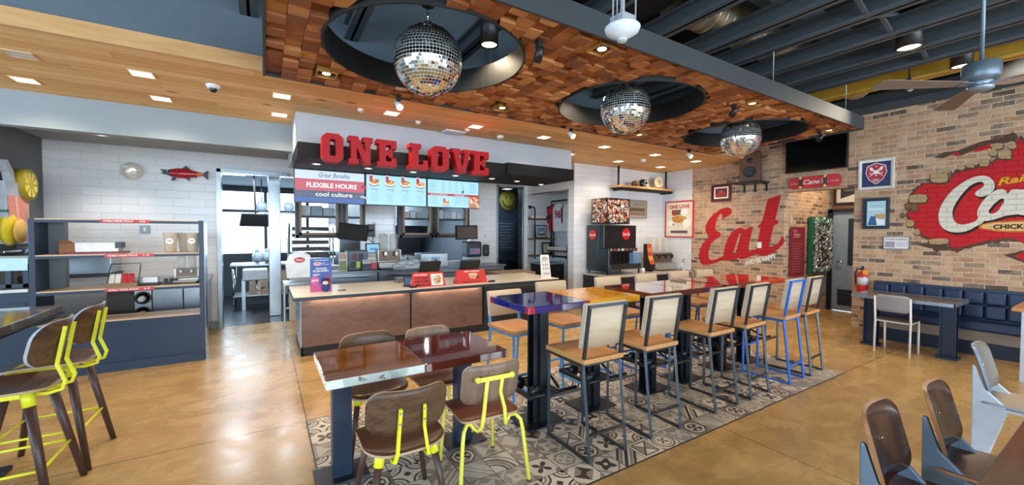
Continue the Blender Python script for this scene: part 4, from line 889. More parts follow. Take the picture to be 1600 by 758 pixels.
t = thing('framed_certificate', 'small dark framed certificate leaning on the lower nook shelf', 'picture', (6.02, 8.1, 1.04), -.1); MB(q).box(-.12, .12, -.012, .012, 0, .31).build('picture_frame', BLACK, t, bevel=.004); a = Art(lambda u, v, l: tuple(q @ Vector((u, -.013-l, v)))); a.rect(-.085, .04, .085, .27, pal('#b3a88a', .5))
for k in range(5): a.rect(-.05, .1+k*.03, .05, .105+k*.03, pal('#6b6250', .5))
a.build('certificate', None, t)
tag(MB().box(5.55, 5.95, 8.05, 8.12, 1.94, 2.0).build('letter_strip', PW, bevel=.004), 'row of small white letters on the top nook shelf', 'decor')
t = thing('cap', 'dark baseball cap on the top nook shelf', 'cap', (6.09, 8.08, 1.94)); MB().lathe([(.085, 0), (.085, .03), (.06, .075), (.001, .095)], (0, 0, 0), 18).build('crown', pal('#2b3350', .8), t); MB().lathe([(.001, .004), (.07, .004), (.07, .012), (.001, .012)], (-.05, -.05, 0), 16).build('visor', pal('#8d2630', .8), t)
t = thing('nook_cabinet', 'low black cabinets under the nook shelves', 'cabinet', (5.9, 7.9, 0)); MB().box(-.25, .40, -.15, .36, 0, .82).build('cabinet_body', pal('#1d2025', .4), t, bevel=.005)
for x in (-.1, .25): MB().sphere((x, -.16, .7), .012, 10, 8).build('knob', CHROME, t)
MB().box(-.27, .41, -.17, .37, .82, .85).build('cabinet_top', pal('#8fa6b8', .4), t)
# ================================================================== SODA STATION
t = thing('soda_counter', 'low black counter with pale top against the tiled soda wall', 'counter', (6.97, 5.96, 0)); T = Matrix.Translation((-6.97, -5.96, 0))
MB(T).box(5.72, 8.22, 5.60, 6.40, 0, .71).build('cabinet_body', pal('#1b1d20', .45), t, bevel=.004); MB(T).box(5.70, 8.24, 5.56, 6.40, .71, .75).build('counter_top', pal('#b9ada0', .25), t, bevel=.004)
for x in (6.35, 7.0, 7.65): MB(T).box(x-.18, x+.18, 5.56, 5.60, .55, .575).build('door_handle', CHROME, t)
def cmap(t, x0, x1): pass
SM = thing('soda_machine', 'tall dark steel soda fountain with round red logos and nozzles', 'soda machine', (6.2, 6.0, .75))
DS = pal('#4a4e52', .3, .85, vary=.1, scale=2)
MB().box(-.42, .60, .0, .36, .06, 1.0).build('cabinet', DS, SM, bevel=.01)
MB().box(-.42, .52, -.14, .0, .52, 1.0).build('upper_front', pal('#3a3d40', .3, .7), SM, bevel=.012)
MB().box(-.42, -.36, -.28, .0, .06, .52).build('side_cheek', DS, SM, bevel=.01)
MB().box(-.36, .46, -.06, .0, .20, .52).build('nozzle_backplate', pal('#2d2320', .4), SM)
MB().box(-.40, .50, -.30, .02, .10, .21).build('drip_tray', pal('#4a4b4c', .35, .7), SM, bevel=.01); MB().box(-.33, .44, -.27, -.03, .21, .215).build('tray_grid', BLACK, SM)
MB().box(-.38, .49, -.20, -.1, .46, .53).build('flavor_strip', BLACK, SM, bevel=.006)
for k in range(7):
    x = -.29+k*.115; n_ = MB().bar((x, -.13, .46), (x, -.13, .38), .022, .014).box(x-.014, x+.014, -.10, -.09, .24, .42).build('nozzle', BLACK, SM)
    MB().box(x-.04, x+.04, -.203, -.2, .475, .52).build('flavor_label', pal(('#b5b0a8', '#a03a35', '#9a9a92', '#c8c6c0', '#8d5a3a', '#4a5a6a', '#a03a35')[k], .5), SM)
for x in (-.38, .54):
    for y in (.32, -.2): MB().bar((x, y, 0), (x, y, .1 if y < 0 else .06), .018).build('foot', BLACK, SM)
def cola(fr, s, par, name='round_logo'):
    b = MB(); n = 32; b.add([fr(s*math.cos(2*PI*i/n), s*math.sin(2*PI*i/n), .02) for i in range(n)]+[fr(s*math.cos(2*PI*i/n), s*math.sin(2*PI*i/n), 0) for i in range(n)], [tuple(range(n))]+[(i, (i+1) % n, n+(i+1) % n, n+i) for i in range(n)])
    o = b.build(name, pal('#c8262c', .25), par); a = Art(lambda u, v, l: fr(u, v, .0205+l)); a.text('Coca-Cola', -s*.85, -s*.28, s*.55, PW, s*1.7, .01, .4); a.build('logo_script', None, o); return o
cola(frame3((.20, -.14, .82), (1, 0, 0), (0, 0, 1)), .115, SM); cola(frame3((-.42, .17, .80), (0, -1, 0), (0, 0, 1)), .10, SM)
MB().box(.14, .48, -.306, -.30, .21, .44).build('splash_guard', clearmat('blue_plastic', '#4a86b5', .5), SM)
t = thing('button_cube', 'clear cube crammed with colourful pin badges on the soda machine', 'display case', (6.1, 6.0, 1.75+.02)); w_, d_, h_ = .64, .44, .52
MB().box(-w_/2+.012, w_/2-.012, -.22+.012, .20, .02, h_-.02).build('badge_pile_core', pal('#2a2220', .7), t)
fr_ = MB()
for x in (-w_/2, w_/2-.012):
    for y in (-.225, .213): fr_.box(x, x+.012, y, y+.012, 0, h_)
fr_.box(-w_/2, w_/2, -.225, .225, h_-.012, h_).box(-w_/2, w_/2, -.225, .225, 0, .02).build('case_frame', pal('#2c2a28', .4), t)
r = random.Random(2); BCOL = ('#e9e6dc', '#18181a', '#b8352e', '#e3ded2', '#2b2a2c', '#c98a4a', '#8d3a2a', '#d9c9a0', '#e8e4dc', '#6a4a3a', '#d4574a', '#474a52', '#a86a3a')
bb = {}
for face in range(2):
    for k in range(210):
        s = r.uniform(.022, .04); c_ = r.choice(BCOL) if not (face == 1 and k == 77) else '#3a4fc0'
        if face == 0: p = Vector((r.uniform(-w_/2+.03, w_/2-.03), -.212-.006*r.random(), r.uniform(.05, h_-.04))); nrm = Vector((r.gauss(0, .25), -1, r.gauss(0, .25)))
        else: p = Vector((-w_/2+.010-.004*r.random(), r.uniform(-.19, .18), r.uniform(.05, h_-.04))); nrm = Vector((-1, r.gauss(0, .25), r.gauss(0, .25)))
        nrm.normalize(); b = bb.setdefault('x', MB()); b.use(pal(c_, .3)); b.bar(p, p+nrm*.008, s, s*.9, 12); b.use(pal(r.choice(BCOL), .3)); q_ = b.ring(p+nrm*.0085, nrm, s*.55, 10); b.add(q_, [tuple(range(10))])
o = bb['x'].build('pin_badges', None, t); o['kind'] = 'stuff'
t = thing('cup_lid_holder', 'curved black lid dispenser with orange striped face beside the soda machine', 'dispenser', (7.2, 5.90, .75), -.15)
b = MB(); pr = [(-.12, .02), (.03, 0), (.10, .05), (.10, .16), (.02, .32), (-.02, .6), (-.12, .6), (-.12, .3)]
b.poly([pr], lambda u, v, l: (l-.07, -u, v), .14); b.build('holder_body', pal('#1d1c1c', .4), t, bevel=.006)
a = MB(); pts = [(-.02, .6), (.02, .32), (.10, .16)]
for k, c_ in enumerate(('#c4542b', '#e0953a', '#b8402a', '#d97c33', '#c2452a')):
    a.use(pal(c_, .4)); z0, z1 = .16+k*.088, .16+(k+1)*.088
    f = lambda z: -(.10-(z-.16)/.16*.08 if z < .32 else .02-(z-.32)/.28*.04)-.003
    a.add([(-.06, f(z0), z0), (.06, f(z0), z0), (.06, f(z1), z1), (-.06, f(z1), z1)], [(0, 1, 2, 3)])
a.build('striped_face', None, t)
brewer(7.93-.12, 5.92, .75, 'wide clear triple tea dispenser on the soda counter under the red poster', 3, 1.15)
t = thing('water_tap', 'thin curved chrome tap on the soda counter beside the brick wall', 'tap', (8.02+.08, 5.70, .75)); MB().lathe([(.001, 0), (.1, 0), (.1, .012), (.001, .012)], (0, 0, 0), 20).build('drip_plate', CHROME, t); MB().tube([(-.06, 0, 0), (-.06, 0, .16), (-.04, 0, .2), (.04, 0, .2), (.05, 0, .17)], .008).build('spout', CHROME, t); MB().tube([(0, 0, .2), (0, 0, .24), (.06, 0, .25)], .008).build('tap_handle', pal('#7a2a28', .4), t)
t = thing('paper_cup', 'small white paper cup beside the soda machine drip tray', 'cup', (6.78, 5.72, .77)); MB().lathe([(.001, 0), (.03, 0), (.04, .1), (.037, .1), (.028, .006), (.001, .006)], (0, 0, 0), 20).build('cup_body', PW, t)
bpy.data.objects[t.name].location.z = .75
# shelf over the soda station
t = thing('hanging_shelf', 'long wooden shelf hung on black rods above the soda station', 'shelf', (7.35, 6.2, 2.60)); MB().box(-.92, .86, -.16, .14, -.03, .015).build('plank', wood('shelf_plank', ['#a5763f', '#c3935a', '#cda26a'], 0, 3), t, bevel=.004)
MB().box(-.95, .88, -.10, -.06, -.065, -.03).box(-.95, .88, .05, .09, -.065, -.03).box(-.84, -.80, -.16, .14, -.09, -.06).box(.74, .78, -.16, .14, -.09, -.06).build('bracket_bar', BLACK, t)
for x in (-.82, .76): MB().bar((x, 0, -.06), (x, 0, .44), .022).build('hanging_rod', BLACK, t)
t = thing('football', 'brown football with white stripe on the hanging shelf', 'football', (7.0, 6.15, 2.617+.062)); MB().lathe([(.001, -.12), (.03, -.105), (.055, -.06), (.064, 0), (.055, .06), (.03, .105), (.001, .12)], (0, 0, 0), 20, 'x').build('ball_body', pal('#6a3f24', .5), t); MB().lathe([(.052, .062), (.058, .062), (.053, .07), (.047, .07)], (0, 0, 0), 20, 'x').build('stripe', PW, t)
t = thing('football_helmet', 'black football helmet with white face guard on the hanging shelf', 'helmet', (7.25, 6.15, 2.615)); MB().sphere((0, 0, .09), .10, 22, 14, (1.1, 1, .95)).build('shell', pal('#20222a', .2), t)
MB().tube([(-.06, -.08, .06), (-.03, -.13, .05), (.03, -.13, .05), (.07, -.07, .06)], .007).tube([(-.06, -.08, .03), (-.02, -.13, .015), (.04, -.13, .015), (.08, -.07, .03)], .007).build('face_guard', PW, t); MB().sphere((.06, -.06, .12), .03, 10, 8, (1, .5, 1)).build('decal', pal('#c9c9c4', .4), t)
t = thing('snow_globe_sign', 'glowing cream oval plaque with red script on the hanging shelf', 'plaque', (7.79, 6.15, 2.615)); MB().lathe([(.13, 0), (.14, .02), (.13, .04), (.001, .04)], (0, -.02, .15), 28, 'y').build('plaque_disc', pal('#efdcae', .4), t); MB().box(-.05, .05, -.03, .03, 0, .03).build('base', SH, t); a = Art(frame3((-.1, -.021, .05), (1, 0, 0), (0, 0, 1))); a.text("Cane's", .02, .10, .05, pal('#a3402c', .5), .17, .01, .3); a.text('95', .06, .04, .04, pal('#b3562c', .5), .07); a.build('plaque_print', None, t)
t = thing('small_trophy', 'small dark red figurine at the right end of the hanging shelf', 'figurine', (8.05, 6.15, 2.615)); MB().lathe([(.001, 0), (.05, 0), (.05, .02), (.02, .03), (.03, .08), (.01, .1), (.001, .1)], (0, 0, 0), 14).build('figurine_body', pal('#6a2a22', .4), t)
# framed stuff on soda walls
t = thing('building_print', 'faded brown print of a building on the tiles above the soda machine', 'picture', (7.34, 6.40, 2.14)); MB().box(-.34, .34, -.02, .0, -.21, .21).build('panel', pal('#8b8272', .5), t)
a = Art(frame3((-.34, -.021, -.21), (1, 0, 0), (0, 0, 1))); a.rect(.02, .02, .66, .40, pal('#a29a8a', .5)); a.rect(.09, .08, .6, .2, pal('#7a4a3c', .5)); a.rect(.09, .2, .6, .235, pal('#5e5548', .5)); a.text("Raising Cane's", .2, .30, .04, pal('#6a6152', .5), .3)
for k in range(9): a.rect(.11+k*.055, .10, .14+k*.055, .17, pal('#b3a58e', .5))
a.build('print', None, t)
def framed(name, lab, cat, plane, y0, y1, z0, z1, fc, mat_c, draw, fw=.03, d=.03):
    """picture hung on the wall x=plane, seen from -x; u runs toward -y"""
    t = thing(name, lab, cat, (plane, (y0+y1)/2, z0)); W, H = abs(y1-y0), z1-z0
    MB().box(-d, 0, -W/2, -W/2+fw, 0, H).box(-d, 0, W/2-fw, W/2, 0, H).box(-d, 0, -W/2+fw, W/2-fw, 0, fw).box(-d, 0, -W/2+fw, W/2-fw, H-fw, H).build('picture_frame', pal(fc, .4), t, bevel=.003)
    a = Art(frame3((-d*.45, W/2, 0), (0, -1, 0), (0, 0, 1))); a.rect(fw*.8, fw*.8, W-fw*.8, H-fw*.8, pal(mat_c, .5)); draw(a, W, H); a.build('picture', None, t); return t
def p1(a, W, H):
    R1 = pal('#b5342e', .5); a.text('ONE LOVE', W/2, H*.79, H*.105, R1, W*.70, .05, center=True); a.rect(W*.24, H*.34, W*.76, H*.76, pal('#5f5a52', .5)); a.shape([[(W*.2, H*.62), (W*.8, H*.62), (W*.7, H*.38), (W*.5, H*.22), (W*.3, H*.38)]], pal('#d9d0bd', .5)); a.oval(W*.5, H*.50, W*.26, H*.10, pal('#c4842f', .5)); r = random.Random(9)
    for k in range(26): a.oval(W*.5+r.uniform(-.22, .22)*W, H*.5+r.uniform(-.07, .09)*H, W*.05, H*.012, pal(r.choice(('#d99d3f', '#e5b860', '#b8702a')), .5), 8)
    a.rect(W*.30, H*.60, W*.42, H*.74, R1); a.oval(W*.68, H*.68, W*.12, W*.12, PW); a.oval(W*.78, H*.38, W*.14, W*.14, PW); a.oval(W*.2, H*.40, W*.10, W*.10, PW)
    a.rect(W*.22, H*.12, W*.8, H*.19, pal('#57524a', .5)); a.text('QUALITY CHICKEN', W*.26, H*.14, H*.025, R1, W*.5, .01)
framed('one_love_poster', 'cream food poster in bright red frame on the tiled wall above the tea dispenser', 'poster', 8.25, 6.30, 5.54, 1.49, 2.34, '#c9343a', '#e2d8c2', p1, .028)
def p2(a, W, H):
    a.rect(W*.14, H*.16, W*.86, H*.84, PW); a.rect(W*.2, H*.24, W*.8, H*.76, pal('#6a2024', .5)); a.shape([[(W*.24, H*.3), (W*.3, H*.5), (W*.5, H*.62), (W*.72, H*.5), (W*.77, H*.3)]], pal('#a3342c', .5)); a.oval(W*.5, H*.58, W*.12, H*.05, pal('#8d6a52', .5))
framed('dark_red_picture', 'small dark red framed picture with white mat on the brick wall above the painted word', 'picture', 8.25, 5.13, 4.70, 2.27, 2.63, '#5a2226', '#5a2226', p2, .022)
def p3(a, W, H):
    a.rect(W*.1, H*.09, W*.9, H*.91, pal('#25305e', .5)); S1 = [(.24, .78), (.5, .88), (.76, .78), (.80, .55), (.70, .32), (.5, .16), (.30, .32), (.20, .55)]
    a.shape([[(u*W, v*H) for u, v in S1]], PW); a.shape([[(.5+(u-.5)*.93)*W, (.52+(v-.52)*.93)*H] for u, v in S1] and [[((.5+(u-.5)*.93)*W, (.52+(v-.52)*.93)*H) for u, v in S1]], pal('#b32c3a', .5))
    for sgn in (1, -1): a.shape([[((.5+sgn*(u-.5))*W, v*H) for u, v in ((.30, .74), (.38, .74), (.46, .62), (.52, .64), (.68, .44), (.72, .40), (.56, .52), (.50, .50), (.40, .62), (.34, .62))]], PW)
    for u, v in ((.5, .76), (.5, .46), (.34, .54), (.66, .54)): a.oval(u*W, v*H, .012, .012, PW, 5)
    a.text('QC', W*.5, H*.25, H*.10, PW, W*.17, .02, center=True)
framed('shield_crest_poster', 'white framed blue poster with red shield crest reading QC on the brick wall', 'poster', 8.25, 2.61, 2.17, 2.30, 2.775, '#d9d5cc', '#e6e2da', p3, .02)
def p4(a, W, H):
    a.rect(W*.17, H*.1, W*.86, H*.9, GL('#a9d3e4', .55)); a.shape([[(W*.2, H*.12), (W*.32, H*.42), (W*.5, H*.4), (W*.55, H*.12)]], GL('#2f5f95', .5)); a.shape([[(W*.4, H*.46), (W*.84, H*.5), (W*.84, H*.34), (W*.6, H*.32)]], GL('#c9a468', .5)); a.shape([[(W*.5, H*.34), (W*.84, H*.26), (W*.8, H*.14), (W*.56, H*.12)]], GL('#dfe6f2', .6)); a.rect(W*.22, H*.62, W*.8, H*.66, GL('#d6e8ee', .6)); a.rect(W*.3, H*.74, W*.76, H*.76, GL('#7fa6b4', .6))
framed('lit_picture_screen', 'black framed picture glowing pale blue below the crest poster', 'picture', 8.25, 2.545, 2.215, 1.675, 2.16, '#1e2833', '#1e2833', p4, .03, .04)
def p5(a, W, H): a.text('Chicken and Music', W*.1, H*.74, H*.12, pal('#5a4a6a', .5), W*.8); a.rect(W*.08, H*.14, W*.45, H*.6, pal('#9a92a4', .5)); a.rect(W*.5, H*.2, W*.9, H*.55, pal('#cfc8d4', .5))
framed('small_notice_plaque', 'small pale notice plaque with lettering on the brick wall below the lit picture', 'plaque', 8.25, 2.285, 1.978, 1.36, 1.555, '#5e5a66', '#e0dcdf', p5, .008, .015)
# TV, speaker, skateboard, switch plate, extinguisher
t = thing('television', 'large black television on the brick wall above the hallway opening', 'television', (8.25, 3.2, 2.69)); MB().box(-.09, -.03, -.46, .46, 0, .60).build('screen_case', pal('#0b0b0c', .3), t, bevel=.006); MB().box(-.0915, -.09, -.44, .44, .02, .58).build('screen_panel', pal('#050506', .15), t); MB().box(-.03, 0, -.15, .15, .2, .4).build('wall_bracket', BLACK, t)
t = thing('wall_speaker', 'wood cabinet loudspeaker on a black bracket shelf on the brick wall', 'speaker', (8.25, 4.22, 2.57), 0); CB = wood('speaker_walnut', ['#3f2313', '#5a351e', '#6b4227'], 2, 4); q = Matrix.Translation((-.20, 0, .02)) @ Matrix.Rotation(.35, 4, 'Z')
MB(q).box(-.13, .14, -.17, .17, 0, .58).build('cabinet', CB, t, bevel=.006)
MB(q).lathe([(.105, 0), (.10, -.012), (.085, -.01), (.04, .012), (.001, .008)], (-.131, 0, .18), 28, 'x').build('woofer', pal('#141414', .5), t); MB(q).lathe([(.05, 0), (.045, -.008), (.02, 0), (.001, -.006)], (-.131, 0, .40), 24, 'x').build('tweeter', pal('#141414', .5), t)
MB().box(-.40, 0, -.26, .26, -.01, .018).box(-.02, 0, -.22, -.19, -.16, 0).box(-.02, 0, -.01, .02, -.16, 0).box(-.02, 0, .2, .23, -.16, 0).box(-.2, 0, -.22, -.19, -.03, 0).build('bracket_shelf', BLACK, t)
t = thing('skateboard', 'red skateboard deck with white script hung under the television', 'skateboard', (8.25, 3.21, 2.41)); pts = []
L_, h_ = .40, .105
for k in range(24):
    a_ = 2*PI*k/24; u = math.copysign(min(1, abs(math.cos(a_))*1.0), math.cos(a_)); pts.append(((L_-h_/1.2)*(1 if math.cos(a_) > 0 else -1)+h_/1.2*math.cos(a_), h_*math.sin(a_)))
q = Matrix.Rotation(.0, 4, 'X')
MB(q).poly([pts], lambda u, v, l: (-.06-l, -u, v+.09), .014).build('deck', pal('#c5303a', .35), t, bevel=.004)
a = Art(lambda u, v, l: tuple(q @ Vector((-.0745-l, -u, v+.09)))); a.text("Cane's", -.16, -.035, .085, PW, .32, .012, .35); a.text('Love', .19, -.03, .055, pal('#e6a0a0', .5), .17, 0, .35); a.text('One', -.36, -.03, .05, pal('#e6a0a0', .5), .12, 0, .35); a.build('deck_script', None, t)
for u in (-.2, .17):
    b = MB(q); b.box(-.11, -.075, -u-.02, -u+.02, .02, .16)
    tr_ = b.build('truck', pal('#4c4a4a', .4, .6), t)
    for v in (.01, .17): MB(q).lathe([(.001, -.018), (.026, -.018), (.026, .018), (.001, .018)], (-.10, -u, v), 16, 'y').build('wheel', pal('#d9b65a', .4), tr_)
MB(q).box(-.06, 0, -.02, .02, .05, .12).build('wall_hook', BLACK, t)
t = thing('fire_extinguisher', 'red fire extinguisher with orange tag hung on the brick wall end', 'fire extinguisher', (8.16, 2.50, .66)); MB().lathe([(.001, 0), (.06, 0), (.068, .012), (.068, .27), (.05, .31), (.022, .33), (.022, .36), (.001, .36)], (0, 0, 0), 24).build('cylinder', pal('#c3262c', .25), t)
MB().lathe([(.0685, .12), (.0695, .12), (.0695, .24), (.0685, .24)], (0, 0, 0), 24).build('label_band', pal('#b9bfc4', .4), t); MB().box(-.05, .03, -.012, .012, .36, .385).box(-.06, .02, -.01, .01, .40, .415).bar((0, 0, .35), (0, 0, .41), .014).build('valve_handle', pal('#2a2a2c', .4, .5), t); MB().tube([(0, .02, .37), (0, .07, .37), (0, .095, .30), (0, .085, .12)], .010).build('hose', BLACK, t); MB().box(-.075, -.065, -.09, -.02, .29, .36).build('tag', pal('#e39a2c', .5), t); MB().box(.065, .09, -.02, .02, .1, .3).build('wall_hanger', BLACK, t)
t = thing('light_switch', 'white switch plate on the painted red letter t', 'switch', (8.247, 4.13, 1.365)); MB().box(-.008, 0, -.042, .042, -.06, .06).build('cover_plate', pal('#e9e6e0', .4), t, bevel=.002); MB().box(-.011, -.008, -.012, .012, -.025, .025).build('rocker', pal('#f4f2ee', .3), t)
t = thing('wall_hook_plate', 'thin white strip on the brick at the hallway corner', 'plate', (8.5, 3.695, 1.86)); MB().box(-.006, .006, -.008, 0, -.07, .07).build('strip', PW, t)
# ================================================================== PAINT ON THE BRICK WALL
def WL(pts, ox, oy, sc): return [(lambda q: (-q.y, q.z))(at(0, 8.25, ox+x/sc, oy+y/sc)) for x, y in pts]
def wallpoly(b, loops, lift, smooth=False):
    vs, fs = fill2d(loops, 0, smooth); b.add([(8.2495-lift, -q[0], q[1]) for q in vs], fs)
PR = brick_mat('red_painted_brick', '#c3282e'); PWH = brick_mat('cream_painted_brick', '#dcd6c6'); PBK = brick_mat('dark_painted_brick', '#3a2723'); PY = brick_mat('yellow_painted_brick', '#e0a92c'); PDR = brick_mat('deep_painted_brick', '#5d4438'); PST = brick_mat('tan_painted_stone', '#b79a72'); PSD = brick_mat('shade_painted_stone', '#7d6146')
eat = thing('wall_lettering', 'large red painted script word Eat with small white words below, on the brick', 'painted lettering', (8.25, 5.0, 1.1)); EO = -Vector(eat.location)
s_, ox, oy = 5.4125, 1080, 290
E1 = [(345, 215), (335, 195), (310, 185), (280, 188), (240, 205), (190, 240), (150, 285), (125, 330), (120, 375), (130, 405), (150, 422), (165, 425), (130, 455), (95, 495), (72, 545), (66, 600), (72, 645), (90, 668), (130, 670), (190, 660), (240, 640), (290, 628), (285, 590), (250, 605), (210, 625), (175, 632), (150, 620), (145, 585), (152, 540), (170, 490), (200, 460), (235, 440), (252, 415), (245, 395), (225, 390), (208, 375), (205, 340), (215, 295), (232, 255), (250, 240), (262, 245), (262, 290), (290, 270), (325, 248), (343, 232)]
A1 = [(525, 345), (490, 352), (455, 375), (440, 360), (410, 355), (375, 370), (340, 400), (310, 445), (288, 500), (275, 560), (272, 600), (280, 628), (310, 635), (350, 632), (385, 620), (400, 610), (415, 622), (440, 622), (480, 610), (520, 590), (555, 575), (550, 540), (520, 545), (495, 555), (485, 545), (487, 515), (500, 450), (515, 390)]
A2 = [(410, 405), (395, 440), (380, 490), (365, 540), (352, 575), (355, 588), (372, 580), (385, 540), (398, 490), (410, 440), (418, 410)]
T1 = [(650, 112), (763, 78), (748, 140), (730, 210), (712, 290), (740, 292), (735, 325), (700, 335), (690, 380), (675, 440), (662, 490), (660, 515), (680, 518), (720, 500), (750, 470), (765, 432), (778, 425), (790, 470), (780, 490), (740, 535), (690, 570), (640, 592), (600, 597), (570, 590), (545, 572), (545, 545), (556, 500), (570, 440), (583, 370), (585, 355), (563, 362), (563, 340), (590, 322), (605, 280), (620, 230), (635, 160)]
for nm, lp, lf in (('letter', [E1], .0), ('letter', [A1, A2], .0004), ('letter', [T1], .0008)):
    b = MB(Matrix.Translation(EO)); wallpoly(b, [WL(l, ox, oy, s_) for l in lp], lf); b.build(nm, PR, eat)
def walltext(txt, p0, p1, h, lift, m, par, O, bold=.01, shear=0):
    """text on the brick wall between two photo points (baseline), letter height h metres"""
    a0, a1 = at(0, 8.25, *p0), at(0, 8.25, *p1); U = (a1-a0); L = U.length; U.normalize(); V = Vector((0, 0, 1)); V -= U*V.dot(U); V.normalize()
    vs, fs, _ = text2d(txt, bold, shear); b = MB(Matrix.Translation(O)); b.add([a0+Vector((-.0005-lift, 0, 0))+U*(q[0]*L)+V*(q[1]*h) for q in vs], fs); return b.build('painted_words', m, par)
walltext('AND BE HAPPY', (1165, 415), (1214, 404), .095, .002, pal('#e9e5de', .6), eat, EO, .04)
mur = thing('brick_mural', 'red breakthrough wall mural with big cream script and yellow words', 'mural', (8.25, 1.2, 1.2)); MO = -Vector(mur.location)
s_, ox, oy = 3.445, 1400, 200
RED1 = [(62, 462), (95, 435), (78, 388), (110, 335), (150, 302), (215, 298), (290, 285), (330, 240), (400, 225), (470, 205), (540, 178), (600, 150), (635, 95), (660, 60), (700, 90), (760, 60), (900, 10), (1100, -40), (1200, 300), (1150, 760), (900, 700), (760, 640), (640, 600), (600, 592), (530, 598), (470, 612), (400, 628), (340, 652), (290, 640), (270, 600), (180, 592), (130, 570), (90, 520)]
def jag(pts, amt, seed, n=3, off=0):
    r = random.Random(seed); out = []; cx = sum(p[0] for p in pts)/len(pts); cy = sum(p[1] for p in pts)/len(pts)
    for i, p in enumerate(pts):
        q = pts[(i+1) % len(pts)]
        for k in range(n):
            x, y = p[0]+(q[0]-p[0])*k/n, p[1]+(q[1]-p[1])*k/n; d = math.hypot(x-cx, y-cy) or 1; e = off+r.uniform(-amt, amt); out.append((x+(x-cx)/d*e, y+(y-cy)/d*e))
    return out
def mpart(name, loops, lift, m, smooth=False):
    b = MB(Matrix.Translation(MO)); wallpoly(b, loops, lift, smooth); return b.build(name, m, mur)
mpart('crack_shading', [WL(jag(RED1, 9, 3, 4, 16), ox, oy, s_)], 0, PDR)
mpart('red_ground', [WL(jag(RED1, 4, 5, 3), ox, oy, s_)], .0005, PR)
mpart('crack_shading', [WL(jag([(205, 160), (260, 130), (330, 122), (410, 92), (480, 68), (560, 55), (612, 30), (632, 22), (662, 50), (640, 78), (560, 84), (500, 95), (430, 118), (350, 148), (310, 142), (255, 162)], 4, 6, 2), ox, oy, s_)], .0008, PDR)
mpart('red_ground', [WL([(410, 130), (440, 108), (508, 86), (520, 106), (450, 126)], ox, oy, s_)], .001, PR); mpart('red_ground', [WL([(300, 138), (340, 130), (350, 146), (320, 152)], ox, oy, s_)], .001, PR)
mpart('crack_shading', [WL(jag([(110, 628), (170, 615), (275, 625), (285, 650), (215, 668), (195, 650), (150, 640)], 5, 8, 2), ox, oy, s_)], .001, PDR)
mpart('crack_shading', [WL(jag([(285, 640), (340, 650), (390, 625), (370, 650), (330, 672), (305, 660)], 3, 8, 2), ox, oy, s_)], .0012, PDR)
mpart('crack_shading', [WL(jag([(580, 685), (640, 670), (700, 655), (760, 700), (700, 730), (650, 712)], 4, 8, 2), ox, oy, s_)], .001, PDR); mpart('red_ground', [WL([(640, 690), (689, 665), (760, 705), (690, 718)], ox, oy, s_)], .0014, PR)
for k, (x0, y0, x1, y1) in enumerate(((70, 358, 168, 402), (185, 244, 282, 296), (250, 222, 296, 246), (510, 82, 580, 114), (603, 74, 647, 114), (548, 116, 622, 168), (500, 112, 546, 150), (448, 168, 505, 208), (180, 594, 282, 626), (52, 494, 98, 532), (42, 404, 82, 438), (80, 408, 122, 444), (95, 545, 132, 575), (20, 455, 48, 482), (330, 196, 372, 226), (375, 190, 420, 215))):
    r = random.Random(k); c_ = [(x0+3, y0+4), ((x0+x1)/2, y0-1), (x1-5, y0+3), (x1, (y0+y1)/2), (x1-6, y1-4), ((x0+x1)/2, y1), (x0+6, y1-3), (x0-1, (y0+y1)/2)]; c_ = [(a_+r.uniform(-3, 3), b_+r.uniform(-3, 3)) for a_, b_ in c_]
    cx, cy = (x0+x1)/2, (y0+y1)/2
    mpart('stone_shading', [WL([(cx+(a_-cx)*1.14+2, cy+(b_-cy)*1.22+4) for a_, b_ in c_], ox, oy, s_)], .0016, PDR)
    mpart('painted_stone', [WL(c_, ox, oy, s_)], .002, PST if k not in (10, 11, 13) else PSD)
C1 = [(528, 330), (530, 300), (515, 275), (490, 260), (450, 258), (400, 272), (350, 300), (300, 340), (260, 390), (235, 440), (230, 490), (245, 530), (280, 555), (330, 563), (380, 555), (430, 530), (475, 498), (455, 478), (430, 500), (390, 515), (350, 520), (320, 505), (305, 470), (310, 430), (335, 385), (370, 340), (410, 305), (450, 290), (470, 295), (470, 315), (430, 345), (428, 360), (450, 370), (490, 362), (515, 345)]
C2 = [(600, 352), (590, 335), (560, 330), (520, 345), (480, 380), (450, 420), (438, 460), (445, 485), (470, 500), (510, 497), (560, 482), (595, 472), (640, 466), (665, 462), (700, 380), (720, 335), (668, 332), (650, 330), (622, 334)]
C2h = [(575, 380), (545, 395), (515, 425), (500, 455), (515, 462), (545, 450), (570, 415), (582, 390)]
C3 = [(655, 462), (680, 400), (700, 336), (760, 330), (755, 350), (800, 325), (840, 325), (835, 360), (810, 440), (850, 430), (860, 450), (800, 470), (775, 455), (790, 380), (760, 380), (725, 460)]
sh = lambda L: [(x+9, y+13) for x, y in L]
for L in ([C1], [C2, C2h], [C3]): mpart('letter_shadow', [WL(sh(l), ox, oy, s_) for l in L], .0024, PBK, True)
for k, L in enumerate(([C1], [C2, C2h], [C3])): mpart('script_letter', [WL(l, ox, oy, s_) for l in L], .0029+.0003*k, PWH, True)
walltext('Raising', (1400+550/s_, 200+322/s_), (1400+890/s_, 200+270/s_), .125, .003, PY, mur, MO, .03, .35)
SB = [(445, 533), (500, 510), (600, 500), (700, 495), (900, 485), (1040, 500), (1080, 520), (1040, 545), (900, 562), (700, 562), (560, 559), (490, 548)]
mpart('slogan_board', [WL(SB, ox, oy, s_)], .0035, brick_mat('orange_painted_brick', '#cf7d3a'), True); mpart('slogan_board', [WL([(745+(x-745)*.95, 529+(y-529)*.72) for x, y in SB], ox, oy, s_)], .004, brick_mat('light_painted_board', '#e3bd80'), True)
